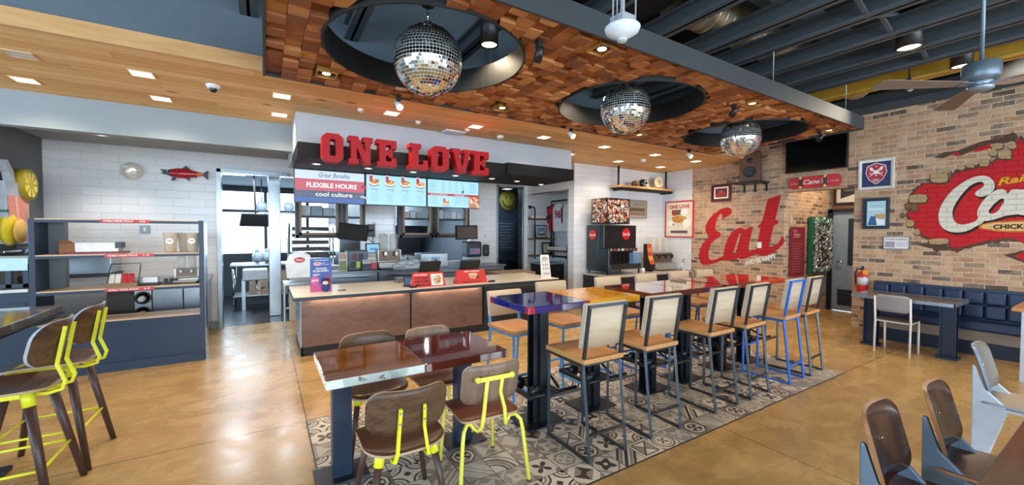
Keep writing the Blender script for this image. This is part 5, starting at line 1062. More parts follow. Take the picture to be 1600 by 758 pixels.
walltext('CHICKEN FINGERS', (1400+523/s_, 200+546/s_), (1400+1010/s_, 200+540/s_), .066, .0045, PBK, mur, MO, .04)
# ================================================================== HALLWAY
t = thing('story_poster', 'tall dark red poster in the hallway headed our story', 'poster', (8.72, 3.679, .77)); MB().box(-.28, .28, -.02, 0, 0, .95).build('panel', pal('#8d2430', .5), t); a = Art(frame3((-.28, -.021, 0), (1, 0, 0), (0, 0, 1))); a.text('OUR', .08, .84, .06, pal('#c98a8a', .5), .15, .02); a.text('STORY', .10, .74, .08, pal('#d8a9a6', .5), .26, .02)
for k in range(12): a.rect(.06, .62-k*.048, .48-.06*(k % 3), .632-k*.048, pal('#b56a6c', .5))
a.build('poster_print', None, t)
t = thing('tinsel_board', 'green edged board draped in silver tinsel on the hallway wall', 'decorated board', (9.62, 3.679, .80)); MB().box(-.44, .44, -.05, 0, 0, 1.13).build('board', pal('#1d6a4a', .5), t)
MB().box(-.30, .42, -.055, -.05, .1, 1.0).build('photo_field', pal('#2c2a2c', .6), t); b = MB(); r = random.Random(12)
for k in range(900):
    e = r.random(); z = r.uniform(.04, 1.1)
    x = r.choice((-.30+r.gauss(0, .03), .38+r.gauss(0, .03), r.uniform(-.33, .42))) if e < .8 else r.uniform(-.33, .42)
    if -.2 < x < .3 and e < .8: z = r.choice((r.uniform(.9, 1.12), r.uniform(.03, .12), r.uniform(0.1, .9)))
    p = Vector((x, -.06-r.random()*.04, z)); d = Vector((r.uniform(-1, 1), r.uniform(-.6, .6), r.uniform(-1, 1)))*.028; s2 = Vector((r.uniform(-1, 1), r.uniform(-1, 1), r.uniform(-1, 1)))*.006; b.add([p-d-s2, p+d-s2, p+d+s2, p-d+s2], [(0, 1, 2, 3)])
b.build('tinsel', pal('#f2f5f8', .3, .3), t)['kind'] = 'stuff'
for k in range(24):
    x, z = r.uniform(-.24, .34), r.uniform(.14, .9); MB().box(x-.035, x+.035, -.062, -.056, z-.03, z+.03).build('pinned_photo', pal(r.choice(('#8d6a4a', '#b59a7a', '#6a2a2a', '#4a5a4a', '#9a9a92')), .5), t)
t = thing('hallway_fill_light', 'added unseen fill lamp on the hallway ceiling beyond the brick opening', 'ceiling light', (9.3, 2.9, 3.1)); MB().lathe([(.001, -.03), (.09, -.03), (.1, 0), (.001, 0)]).build('housing', WHITE, t); area('hallway_fill_glow', (0, 0, -.04), (0, 0, 0), .2, .2, 16, WARM).parent = t  # unseen lamp, added to brighten the tinsel board and hallway
def struct_door():
    d = MB().box(10.10, 10.135, 2.72, 3.60, .01, 2.03).build('door_1', pal('#8d9aa5', .4)); d['kind'] = 'structure'
    MB().box(10.09, 10.10, 2.80, 3.52-.18, .95, 1.9).build('door_window', pal('#2a3038', .2), d); MB().box(10.09, 10.10, 2.80, 3.50, .12, .45).build('kick_plate', pal('#14171b', .4), d); MB().bar((10.05, 3.50, 1.02), (10.05, 3.40, 1.02), .012).bar((10.10, 3.50, 1.02), (10.05, 3.50, 1.02), .012).build('door_handle', CHROME, d)
    f = MB().box(10.06, 10.16, 3.60, 3.68, 0, 2.09).box(10.06, 10.16, 2.64, 2.72, 0, 2.09).box(10.06, 10.16, 2.64, 3.68, 2.03, 2.10).build('door_frame', pal('#121417', .4)); f['kind'] = 'structure'
struct_door()
a_ = lambda a, W, H: a.shape([[(W*.16, H*.84), (W*.92, H*.55), (W*.16, H*.22)]], pal('#20222a', .5)) and a.rect(W*.25, H*.5, W*.5, H*.56, pal('#55585e', .5))
framed('pennant_frame', 'black framed picture with a dark triangular pennant above the hallway door', 'picture', 10.14, 3.60, 2.95, 2.2, 2.72, '#17181b', '#b9b5ac', a_, .035)
# ================================================================== TEXT-SIGN WALL ITEMS AT THE LEFT
gl = thing('lemonade_sign', 'cut-out wall sign of a pink drink glass with straw and lemon slice', 'wall sign', (-2.6, 7.18, 1.44)); q_ = lambda u, v, l=0: (l, -u, v)
MB().poly([[(.23, 0), (-.22, 0), (-.28, .72), (.27, .72)]], lambda u, v, l: (l, u, v), .10).build('glass', pal('#a9b6c8', .5), gl)
MB().poly([[(.20, .03), (-.19, .03), (-.245, .56), (.235, .56)]], lambda u, v, l: (.101+l, u, v), .004).build('drink', pal('#d88a78', .5), gl)
MB().poly([[(-.02, .03), (.03, .03), (-.05, .55), (-.10, .55)]], lambda u, v, l: (.106+l, u, v), .003).poly([[(.15, .1), (.10, .18), (.14, .26), (.19, .16)]], lambda u, v, l: (.106+l, u, v), .003).build('drink_highlights', pal('#eeb29a', .5), gl)
MB().poly([[(-.10, .72), (-.02, .72), (-.06, .86), (-.18, .97), (-.23, .91), (-.14, .83)]], lambda u, v, l: (.02+l, u, v), .07).build('straw', pal('#c6ccd4', .5), gl)
gl_s = MB().lathe([(.19, 0), (.19, .11), (.001, .11)], (.03, .20, .72), 28, 'x').build('lemon_slice', pal('#b9a427', .5), gl); b = MB()
for k in range(8):
    a0, a1 = 2*PI*k/8+.08, 2*PI*(k+1)/8-.08; b.add([(.1425, .20+.03*math.cos((a0+a1)/2), .72+.03*math.sin((a0+a1)/2)), (.1425, .20+.15*math.cos(a0), .72+.15*math.sin(a0)), (.1425, .20+.16*math.cos((a0+a1)/2), .72+.16*math.sin((a0+a1)/2)), (.1425, .20+.15*math.cos(a1), .72+.15*math.sin(a1))], [(0, 1, 2, 3)])
b.build('slice_segments', pal('#dccb52', .5), gl_s)
lm = thing('lemon_sign', 'cut-out yellow lemon wall sign with green leaf below the drink glass', 'wall sign', (-2.6, 7.02, 1.42)); MB().sphere((.07, .02, .19), .19, 24, 16, (.35, .8, 1.05)).build('lemon', pal('#dcc62c', .5), lm); MB().lathe([(.14, 0), (.14, .02), (.001, .02)], (.135, .06, .17), 24, 'x').build('lemon_cut_face', pal('#e0b862', .5), lm); MB().poly([[(-.12, .40), (.02, .46), (.16, .42), (.22, .33), (.10, .34), (-.02, .36)]], lambda u, v, l: (.05+l, u, v), .05).build('leaf', pal('#2f8a4a', .5), lm)
tag(MB().box(-2.6, -2.54, 6.95, 7.35, 1.335, 1.36).box(-2.6, -2.5, 7.30, 7.35, 1.31, 1.335).build('chrome_rail', CHROME, bevel=.004), 'short chrome rail on the grey wall under the lemon sign', 'rail')
t = thing('mirrored_longhorn_mask', 'shiny silver sculpted head mounted on the white tiles', 'wall ornament', (-1.67, 8.13, 2.49)); q = Matrix.Rotation(.3, 4, 'Y') @ Matrix.Scale(.86, 4); MB(q).sphere((0, -.10, 0), .14, 20, 14, (.95, .8, 1.05)).build('head', pal('#e9e2d2', .3, .35, bump=1.0, scale=18), t); MB(q).sphere((-.07, -.17, .03), .05, 10, 8, (1.3, .8, .5)).build('brow', pal('#f4ecd8', .25, .3), t); MB(q).sphere((.06, -.18, -.03), .055, 10, 8, (1.1, .8, .6)).build('muzzle', pal('#f4ecd8', .25, .3), t)
fs = thing('mounted_salmon', 'mounted red salmon with green head on the white tiles', 'mounted fish', (-1.07, 8.08, 2.50)); b = MB(); n = 20; secs = [(-.255, .008, .008), (-.22, .03, .022), (-.16, .055, .035), (-.08, .075, .045), (.0, .078, .045), (.08, .065, .038), (.16, .042, .025), (.22, .022, .014), (.25, .02, .01)]
vs = []; m_ = 16
for x, hz, hy in secs: vs += [(x, hy*math.cos(2*PI*k/m_), hz*math.sin(2*PI*k/m_)-.0) for k in range(m_)]
body = [(i*m_+j, i*m_+(j+1) % m_, (i+1)*m_+(j+1) % m_, (i+1)*m_+j) for i in range(len(secs)-1) for j in range(m_)]
SCL, SHD, STL = pal('#a81c24', .2), pal('#2c3f3c', .3), pal('#c9602c', .25)
for i0, i1, m in ((0, 2, SHD), (2, 6, SCL), (6, 8, STL)): b.use(m); b.add(vs[i0*m_:(i1+1)*m_], [(i*m_+j, i*m_+(j+1) % m_, (i+1)*m_+(j+1) % m_, (i+1)*m_+j) for i in range(i1-i0) for j in range(m_)], True)
b.build('body', None, fs)
MB().poly([[(-.29, .045), (-.20, .04), (-.18, .01), (-.24, .0), (-.27, .025)]], lambda u, v, l: (u, l-.012, v), .024).poly([[(-.28, -.005), (-.24, -.01), (-.19, -.03), (-.25, -.03)]], lambda u, v, l: (u, l-.01, v), .02).build('jaws', SHD, fs, bevel=.003)
MB().poly([[(.235, -.015), (.29, -.075), (.31, -.07), (.30, -.01), (.315, .06), (.295, .065), (.235, .015)]], lambda u, v, l: (u, l-.005, v), .01).poly([[(-.03, .065), (.03, .125), (.065, .09), (.085, .05)]], lambda u, v, l: (u, l-.005, v), .01).poly([[(-.13, -.05), (-.155, -.125), (-.105, -.12), (-.085, -.06)]], lambda u, v, l: (u, l-.02, v), .012).poly([[(.0, -.06), (.075, -.125), (.07, -.055)]], lambda u, v, l: (u, l-.01, v), .01).poly([[(.12, -.04), (.16, -.075), (.15, -.035)]], lambda u, v, l: (u, l-.01, v), .01).build('fins', pal('#2a2426', .4), fs)
MB().sphere((-.20, -.025, .02), .009, 8, 6).build('eye', pal('#e6e2d8', .3), fs); MB().box(-.02, .02, 0, .05, -.02, .02).build('wall_mount', BLACK, fs)
# ================================================================== PICK-UP SHELVING UNIT
NV = pal('#1b2d44', .42, vary=.05); SHT = wood('pale_shelf_laminate', ['#b39577', '#c5a98b', '#cfb697'], 0, 3, .35)
u = thing('pickup_shelf_unit', 'navy open shelving unit with pale shelves and red edge labels', 'shelf unit', (-1.37, 6.4, 0)); T = Matrix.Translation((1.37, -6.4, 0))
MB(T).box(-2.10, -2.055, 6.2, 6.63, 0, 1.725).build('side_panel', NV, u, bevel=.002); MB(T).box(-.69, -.645, 6.2, 6.50, 0, 1.725).build('side_panel', NV, u, bevel=.002); MB(T).box(-.643, -.638, 6.24, 6.50, .0, 1.72).build('end_trim', STAINL, u)
MB(T).box(-2.055, -1.93, 6.52, 6.63, .93, 1.70).build('back_return', pal('#5f666d', .5), u)
for z, th, d in ((1.725, .03, 6.52), (1.335, .028, 6.6), (.945, .03, 6.62), (.585, .035, 6.62)):
    s_o = MB(T).box(-2.055, -.69, 6.205, d, z-th, z).build('shelf', SHT, u); MB(T).box(-2.055, -.69, 6.198, 6.206, z-th-.012, z-.012).build('edge_strip', NV, s_o)
    if z > .7:
        x0 = -1.56 if z > 1.6 else -1.53; a = Art(frame3(tuple(T @ Vector((x0, 6.197, z-.036))), (1, 0, 0), (0, 0, 1))); a.rect(0, 0, .42, .034, pal('#b8353f', .5)); a.text('MOBILE ORDER PICKUP', .03, .008, .018, PW, .25, .01); a.text({1.725: 'A-B', 1.335: '1-5', .945: '6-9'}[z], .33, .008, .018, PW, .05, .01); a.build('edge_label', None, s_o)
MB(T).box(-2.055, -.69, 6.215, 6.25, .06, .55).build('front_panel', NV, u); MB(T).box(-2.10, -.645, 6.19, 6.25, 0, .10).build('plinth', pal('#22344a', .5), u)
t = thing('lower_pickup_counter', 'navy cabinet with pale blue top and open cubbies left of the shelving unit', 'cabinet', (-3.1, 6.4, 0)); T2 = Matrix.Translation((3.1, -6.4, 0))
MB(T2).box(-4.1, -2.105, 6.2, 6.75, 1.24, 1.31).box(-4.1, -2.105, 6.19, 6.2, 1.18, 1.25).build('counter_top', pal('#a9cbdc', .35), t, bevel=.004)
fr_ = MB(T2)
for x in (-4.08, -3.05, -2.60, -2.27, -2.15): fr_.box(x, x+.04, 6.22, 6.26, 1.0, 1.24)
fr_.box(-4.1, -2.105, 6.22, 6.26, 1.0, 1.04).build('cubby_frame', NV, t); MB(T2).box(-4.1, -2.105, 6.18, 6.7, .955, .985).build('lower_shelf', pal('#c2c6c4', .4), t); MB(T2).box(-4.1, -2.105, 6.22, 6.7, 0, .955).build('cabinet_body', NV, t, bevel=.003); MB(T2).box(-4.05, -2.13, 6.212, 6.22, .80, .84).build('groove_strip', pal('#1c2c3f', .5), t)
# things on the shelves
t = thing('cardboard_box', 'small brown cardboard box on the middle shelf of the unit', 'box', (-1.87, 6.44, 1.335)); MB().box(-.06, .06, -.08, .08, 0, .12).build('box_body', pal('#8d5f3c', .7), t, bevel=.003); MB().add([(-.06, -.08, .12), (.06, -.08, .12), (.05, -.13, .15), (-.05, -.13, .15)], [(0, 1, 2, 3)]).build('flap', pal('#9a6a45', .7), t)
t = thing('paper_roll_tray', 'white paper pack with red strip on the middle shelf of the unit', 'paper pack', (-1.62, 6.42, 1.335)); MB().box(-.18, .18, -.09, .09, .02, .13).build('pack', pal('#dfe0de', .6), t, bevel=.012); MB().box(-.26, .24, -.10, .10, 0, .02).build('red_strip', pal('#7a2a33', .5), t); MB().box(.15, .20, -.092, .09, .06, .13).build('strap', pal('#3a4350', .5), t)
for k, (x, y) in enumerate(((-.98, 6.36), (-.86, 6.48), (-.77, 6.36))):
    t = thing('tea_pitcher', ['left amber tea pitcher with round tea label on the shelf unit', 'unlabelled amber tea pitcher standing behind the two labelled ones', 'right amber tea pitcher with round tea label on the shelf unit'][k], 'pitcher', (x, y, 1.335), 0, 'tea pitchers on the shelf unit')
    MB().lathe([(.001, 0), (.055, 0), (.072, .22), (.075, .24), (.069, .24), (.052, .008), (.001, .008)], (0, 0, 0), 24).build('pitcher_body', clearmat('amber_plastic', '#e3d3ba', .42), t)
    if k != 1:
        a = Art(frame3((0, -.068, .14), (1, 0, 0), (0, -.08, 1))); a.oval(0, 0, .036, .036, PW); a.text('TEA', 0, -.009, .02, pal('#2b3a55', .5), .045, .02, center=True); a.build('label', None, t)
t = thing('cutlery_caddy', 'slanted wire and cardboard caddy of white and red packets on the shelf unit', 'caddy', (-1.41, 6.36, .945), .08); MB().box(-.13, .13, -.12, .1, 0, .05).build('caddy_box', pal('#7a5f45', .6), t, bevel=.004)
for k, c_ in enumerate(('#e2ddd2', '#e2ddd2', '#c02c33', '#c02c33')):
    b = MB(Matrix.Translation((-.10+.055*k, -.07, .05)) @ Matrix.Rotation(-.65, 4, 'X')); b.box(-.02, .03, 0, .03, 0, .13); b.build('packet_stack', pal(c_, .5), t, bevel=.008)
MB().tube([(-.12, -.1, .05), (-.12, .12, .26), (.14, .12, .26), (.14, -.1, .05)], .006).build('wire_frame', BLACK, t)
t = thing('lid_tray', 'black tray holding a white packet beside the cutlery caddy', 'tray', (-1.17, 6.38, .945)); MB().box(-.09, .09, -.08, .08, 0, .03).build('tray_body', BLACK, t, bevel=.006); MB().box(-.07, .07, -.05, .05, .03, .10).build('packet', pal('#d3d6d8', .6), t, bevel=.01)
t = thing('black_caddy', 'low black organiser on the shelf unit beside the tea dispenser', 'organiser', (-.98, 6.38, .945)); MB().box(-.08, .08, -.06, .06, 0, .025).build('base', BLACK, t)
for k in range(3): MB().box(-.07+k*.05, -.04+k*.05, -.05, .05, .025, .07).build('divider', BLACK, t, bevel=.004)
brewer(-.84, 6.38, .945, 'small twin drink dispenser at the right end of the shelf unit', 2, .55)
t = thing('stainless_hood', 'brushed stainless serving hood behind the shelf unit', 'hood', (-2.16, 7.55, 0)); MB().box(-.45, .40, -.15, .3, 1.02, 1.42).build('hood_body', STAINL, t, bevel=.01); MB().box(-.47, .42, -.17, .3, .98, 1.02).build('lower_lip', pal('#3b4046', .4, .6), t); MB().box(-.45, -.40, .2, .3, 0, .98).box(.35, .40, .2, .3, 0, .98).build('support_leg', STAINL, t)
t = thing('stainless_counter', 'stainless counter with cup dispenser along the left tiled wall', 'counter', (-1.6, 7.6, 0)); T2 = Matrix.Translation((1.6, -7.6, 0)); MB(T2).box(-1.75, -.72, 7.10, 8.08, .86, .90).build('counter_top', STAINL, t, bevel=.004)
for x0, x1 in ((-1.30, -.98), (-.97, -.74)): MB(T2).box(x0, x1, 7.14, 8.05, .12, .86).build('cabinet_body', STAINL, t, bevel=.004)
MB(T2).box(-1.48, -1.31, 7.14, 8.05, .12, .86).build('dispenser_panel', pal('#a3aab0', .3, .7), t); MB(T2).box(-1.75, -1.49, 7.16, 8.05, .12, .86).build('dark_cabinet', pal('#3a3430', .5), t)
for z in (.70, .50):
    o = MB(T2).lathe([(.085, 0), (.085, -.02), (.06, -.01), (.05, .02), (.001, .02)], (-1.395, 7.14, z), 24, 'y').build('cup_tube', pal('#15171a', .4), t); MB(T2).lathe([(.001, -.10), (.03, -.10), (.045, .02), (.001, .02)], (-1.40, 7.13, z-.01), 18, 'y').build('paper_cups', pal('#dcdcd8', .5), o)
for x in (-1.7, -.78):
    for y in (7.2, 8.0): MB(T2).bar((x, y, 0), (x, y, .12), .02).build('leg', CHROME, t)
t = thing('wall_switch_box', 'small blue-grey switch plate on the tiles behind the shelf unit', 'switch', (-1.55, 8.125, 1.62)); MB().box(-.06, .06, -.012, .004, -.06, .06).build('cover_plate', pal('#8fa0ad', .4), t, bevel=.004); MB().box(-.015, .015, -.018, -.012, -.03, .03).build('toggle', WHITE, t)
# ================================================================== KITCHEN BEYOND
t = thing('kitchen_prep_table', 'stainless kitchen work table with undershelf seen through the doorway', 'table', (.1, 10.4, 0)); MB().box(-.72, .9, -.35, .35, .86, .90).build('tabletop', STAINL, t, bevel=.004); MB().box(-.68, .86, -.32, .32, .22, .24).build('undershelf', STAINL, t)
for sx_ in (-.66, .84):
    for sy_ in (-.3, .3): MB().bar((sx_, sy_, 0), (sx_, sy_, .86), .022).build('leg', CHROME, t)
for k, (x, y, z, w_, h_) in enumerate(((-.12, 10.25, .24, .34, .27), (.26, 10.25, .24, .34, .27), (-.08, 10.25, .51, .32, .24), (.27, 10.25, .51, .30, .24))):
    t = thing('cardboard_carton', ['lower left', 'lower right', 'upper left', 'upper right'][k]+' brown carton on the kitchen table undershelf', 'box', (x, y, z), 0, 'cartons under the kitchen table'); MB().box(-w_/2, w_/2, -.15, .15, 0, h_).build('carton_body', pal('#8d7a68', .7), t, bevel=.004); MB().box(-.03, .03, -.152, .152, .0, h_+.001).build('tape', pal('#a89a88', .4), t)
for k, (x, y) in enumerate(((-.14, 10.3), (.04, 10.35), (.2, 10.28))):
    t = thing('plastic_supply_bag', ['left', 'middle', 'right'][k]+' clear plastic bag of supplies on the kitchen table', 'bag', (x, y, .9), 0, 'supply bags on the kitchen table'); MB().sphere((0, 0, .13), .13, 12, 8, (.8, .8, 1.0)).sphere((0, 0, .27), .05, 8, 6).build('bag_body', pal('#93a4b2', .25, bump=.8, scale=30), t)
t = thing('kitchen_order_screen', 'dark tilted order screen hanging in the kitchen doorway', 'monitor', (-.15, 9.6, 1.82), .5); MB(Matrix.Rotation(.35, 4, 'X')).box(-.28, .28, -.03, .03, -.13, .13).build('monitor_case', BLACK, t, bevel=.01); MB().sqbar((0, 0, .1), (0, .05, .92), .03).build('ceiling_pole', BLACK, t)
t = thing('overhead_pot_shelf', 'wire shelf with plastic bags hanging across the kitchen windows', 'shelf', (.25, 10.3, 1.98)); MB().box(-.35, .45, -.15, .15, 0, .03).build('shelf_board', STAINL, t); MB().bar((-.3, 0, 0), (-.3, 0, .75), .012).bar((.4, 0, 0), (.4, 0, .75), .012).build('hanging_rod', STAINL, t)
for k in range(3):
    tt = thing('shelf_bag', ['left', 'middle', 'right'][k]+' bundled plastic bag on the wire shelf before the kitchen windows', 'bag', (-.05+.26*k, 10.3, 2.01)); MB().sphere((0, 0, .12), .12, 12, 8, (.9, .8, 1)).build('bag_body', pal('#8496a6', .3, bump=.8, scale=30), tt)
tag(MB().box(.06, .26, 8.75, 8.95, 0, 2.72).build('steel_column', STAINL, bevel=.01), 'brushed steel column standing inside the kitchen doorway', 'column')
t = thing('hand_sink', 'small white hand sink with drain pipe by the steel column', 'sink', (-.1, 9.6, 0)); MB().box(-.28, .14, -.2, .2, .62, .84).build('basin', pal('#c2c8cd', .25), t, bevel=.02); MB().tube([(-.05, 0, .62), (-.05, 0, .42), (.02, 0, .38), (.05, 0, .45), (.1, .1, .45)], .018).build('drain_pipe', CHROME, t); MB().box(-.3, -.24, -.0, .2, 0, .62).build('bracket', STAINL, t)
t = thing('bun_rack', 'wheeled steel rack of sheet pans behind the left end of the counter', 'rack', (.72, 9.0, 0)); 
for sx_ in (-.32, .45):
    for sy_ in (-.25, .25): MB().bar((sx_, sy_, .08), (sx_, sy_, 1.75), .016).build('upright', CHROME, t); MB().lathe([(.001, -.02), (.04, -.02), (.04, .02), (.001, .02)], (sx_, sy_, .04), 14, 'y').build('caster', BLACK, t)
for k in range(11):
    z = .25+k*.135; p_ = MB().box(-.31, .44, -.24, .24, z, z+.02).build('sheet_pan', CHROME if k % 2 else STAINL, t)
    if k > 5: MB().box(-.26, .38, -.22, .2, z+.02, z+.085).build('tray_food', pal('#57524e', .8, vary=.5, scale=30, bump=1), p_)
t = thing('stainless_oven_hood', 'large stainless cooking hood deep in the kitchen', 'hood', (2.6, 10.9, 1.75)); MB().box(-1.3, 1.3, -.4, .6, 0, .97).build('hood_body', STAINL, t, bevel=.01)
t = thing('fryer_bank', 'row of stainless fryers deep in the kitchen', 'fryer', (2.6, 10.9, 0))
for k in range(4): c0 = MB().box(-1.3+k*.65, -.68+k*.65, -.4, .5, 0, .95).build('fryer_cabinet', STAINL, t, bevel=.01); MB().box(-1.2+k*.65, -.78+k*.65, -.3, .3, .951, .97).build('fry_vat', pal('#3a2f24', .3), c0); MB().bar((-1.1+k*.65, -.43, .8), (-.88+k*.65, -.43, .8), .012).build('handle', CHROME, c0)
t = thing('holding_cabinet', 'dark heated holding cabinet seen through the left pass opening', 'cabinet', (1.68, 9.3, 0)); MB().box(-.35, .35, -.3, .3, .08, 1.75).build('cabinet_body', pal('#444c54', .3, .7), t, bevel=.012); MB().box(-.3, .3, -.31, -.3, 1.2, 1.35).build('control_panel', pal('#15171a', .3), t); MB().box(-.3, -.27, -.34, -.3, .3, 1.1).build('door_handle', CHROME, t)
for sx_ in (-.28, .28): MB().box(sx_-.03, sx_+.03, -.25, .25, 0, .08).build('caster', BLACK, t)
for i, (x, y) in enumerate(((-.6, 9.4), (.4, 9.2), (2.0, 9.4), (3.3, 9.4))):
    t = thing('kitchen_ceiling_light', ['kitchen ceiling light seen through the doorway', 'kitchen ceiling light by the steel column', 'kitchen ceiling light over the holding cabinet', 'kitchen ceiling light at the far right of the kitchen'][i], 'ceiling light', (x, y, 2.72), 0, 'ceiling lights in the kitchen'); MB().box(-.3, .3, -.15, .15, -.03, 0).build('housing', WHITE, t); MB().box(-.28, .28, -.13, .13, -.034, -.03).build('diffuser', glow('#eaf4ff', 3), t)
    area('kitchen_light', (0, 0, -.04), (0, 0, 0), .5, .25, 26, (.78, .9, 1)).parent = t
# ================================================================== FURNITURE
PLYE = pal('#b39a7c', .5)
def slab(W, H, r, th, fn, m, edge=None, nx=18, ny=6, rb=None):
    """rounded panel: fn(x, y, n) maps panel coordinates (n = through the thickness) to a point; rb = other radius for low-y corners"""
    b = MB(); xs = []
    k = 6
    for i in range(k+1): xs.append(-W/2+r*(1-math.cos(PI/2*i/k)))
    for i in range(1, nx): xs.append(-W/2+r+(W-2*r)*i/nx)
    xs += [-x for x in xs[:k+1]][::-1]
    def hh(x, rr):
        e = abs(x)-(W/2-rr); return H/2 if e <= 0 else H/2-rr+math.sqrt(max(0, rr*rr-e*e))
    rb = r if rb is None else rb; rows = []
    for x in xs:
        y1, y0 = hh(x, r), -hh(x, rb); rows.append([(x, y0+(y1-y0)*j/ny) for j in range(ny+1)])
    n = len(xs); F = lambda s: [fn(x, y, s) for row in rows for x, y in row]
    vs = F(th/2)+F(-th/2); o = n*(ny+1); q = lambda i, j, s=0: i*(ny+1)+j+s*o
    b.use(m)
    b.add(vs, [(q(i, j), q(i+1, j), q(i+1, j+1), q(i, j+1)) for i in range(n-1) for j in range(ny)]+[(q(i, j, 1), q(i, j+1, 1), q(i+1, j+1, 1), q(i+1, j, 1)) for i in range(n-1) for j in range(ny)], True)
    b.use(edge or m)
    b.add(vs, [(q(i, 0), q(i, 0, 1), q(i+1, 0, 1), q(i+1, 0)) for i in range(n-1)]+[(q(i, ny), q(i+1, ny), q(i+1, ny, 1), q(i, ny, 1)) for i in range(n-1)]
          + [(q(0, j), q(0, j+1), q(0, j+1, 1), q(0, j, 1)) for j in range(ny)]+[(q(n-1, j), q(n-1, j, 1), q(n-1, j+1, 1), q(n-1, j+1)) for j in range(ny)])
    return b
# ---- high stools with flat bar frames: local +y is the table side
def high_stool(lab, fm, x, y, rz, ht=1.09, board=None, group='high stools around the tall tables'):
    t = thing('bar_stool', lab, 'bar stool', (x, y, 0), rz, group); s = .02; w2 = .173
    board = board or ASH
    MB().box(-.19, .19, -.20, .26, .677, .712).build('seat', OAKS, t, bevel=.006)
    for sx_ in (-1, 1):
        MB().sqbar((sx_*w2, .235, .675), (sx_*w2, .235, .01), s).build('leg', fm, t)
        MB().sqbar((sx_*w2, -.17, .69), (sx_*w2, -.245, .01), s).build('leg', fm, t)
        MB().sqbar((sx_*w2, -.245, .010), (sx_*w2, .245, .010), s).build('floor_rail', fm, t)
        MB().sqbar((sx_*w2, -.17, .66), (sx_*w2, .245, .667), s).build('side_rail', fm, t)
    yb = -.17-(ht-.66)*.15
    b = MB()
    for sx_ in (-1, 1): b.sqbar((sx_*w2, -.17, .655), (sx_*w2, yb, ht), s)
    b.sqbar((-w2-.01, yb, ht), (w2+.01, yb, ht), s); b.build('back_frame', fm, t); MB().sqbar((-w2, .235, .667), (w2, .235, .667), s).build('seat_rail', fm, t); MB().sqbar((-w2, -.17, .667), (w2, -.17, .667), s).build('seat_rail', fm, t)
    MB().sqbar((-w2, .235, .30), (w2, .235, .30), s*.9).build('footrest', fm, t); MB().sqbar((-w2, -.225, .19), (w2, -.225, .19), s*.9).build('footrest', fm, t)
    def bd(x_, y_, n): z = .78+(ht-.76)/2+y_; return (x_, -.17-(z-.66)*.15+.030+n, z)
    slab(.39, ht-.765, .012, .036, bd, board, nx=2, ny=1).build('backrest', None, t)
    return t
FD = pal('#4d555c', .33, .8); BLF = pal('#1f66c4', .35)
hs = [('dark framed bar stool nearest the viewer, in front of the blue table top', FD, 2.065, -.02), ('dark framed bar stool in front of the yellow table top, second of the near row', FD, 2.705, -.03), ('dark framed bar stool third of the near row, at the first dark red table', FD, 3.54, 0),
      ('dark framed bar stool fourth of the near row, just left of the blue framed one', FD, 4.11, .03), ('blue framed bar stool in the near row toward the brick wall', BLF, 4.86, .05), ('dark framed bar stool last of the near row, right of the blue framed stool', FD, 5.34, .06)]
for lab, fm, x, rz in hs: high_stool(lab, fm, x, 2.27, rz)
SKY = pal('#3f97dc', .35)
for lab, fm, x, y, ht, rz in (('light blue framed bar stool behind the blue table top, nearest the counter end', SKY, 2.05, 3.26, 1.0, .04), ('light blue framed bar stool behind the yellow table top', SKY, 2.64, 3.27, 1.05, 0), ('bar stool with blue legs behind the first dark red table, its plain board showing', BLF, 3.49, 3.28, 1.05, -.04),
                          ('blue framed bar stool behind the second dark red table, blue edge at its left', BLF, 4.17, 3.27, 1.05, .03), ('blue framed bar stool in the far row fifth from the left', BLF, 4.83, 3.27, 1.05, -.03), ('dark framed bar stool at the far right corner of the orange table', FD, 5.42, 3.27, 1.05, .02)):
    high_stool(lab, fm, x, y, PI+rz, ht)
# ---- tall tables
BLK = pal('#171d26', .35, .3)
def gloss(name, cols, scale=3, dist=2.0):
    m, t, p = newmat(name, cols[0][1], .07, 0, .5, .35 if 'yellow' in name else 1.0)
    v, x, y, z = xyz(t); n = noise(t, v, scale, 5, .55, dist); t.links.new(ramp(t, n, cols), p.inputs['Base Color']); return m
TOPS = {'blue': gloss('blue_painted_top', [(.35, '#141a4a'), (.5, '#1c2a86'), (.6, '#3a1d4a'), (.72, '#a81f3f')]), 'yellow': gloss('yellow_painted_top', [(.3, '#d58a0c'), (.5, '#eba414'), (.65, '#f0b626'), (.78, '#d06a14')]),
        'red': gloss('dark_red_painted_top', [(.3, '#2a0a0c'), (.5, '#4a1214'), (.65, '#6b1b1a'), (.78, '#8a3a2a')]), 'red2': gloss('deep_red_painted_top', [(.3, '#35100f'), (.5, '#571715'), (.7, '#7c2018')]), 'orange': gloss('orange_painted_top', [(.3, '#a3300f'), (.5, '#c9481a'), (.7, '#d96a2a')])}
def blue_edge():
    m, t, p = newmat('blue_painted_edge', '#16237c', .1, 0, .5, 1.0); v, x, y, z = xyz(t); f = ((x-.005).abs()+(noise(t, v, 12, 3)-.5)*.05).gt(.25)*(y.abs().gt(.25))
    t.links.new(mix(t, f, '#15217a', '#b81c38'), p.inputs['Base Color']); return m
EDG = {'blue': blue_edge(), 'yellow': pal('#e0a31c', .15), 'red': gloss('dark_red_edge', [(.35, '#4a1218'), (.6, '#6a1a22')], 6), 'red2': gloss('dark_red_edge_b', [(.35, '#45121a'), (.6, '#611a20')], 6), 'orange': pal('#d3561f', .2)}
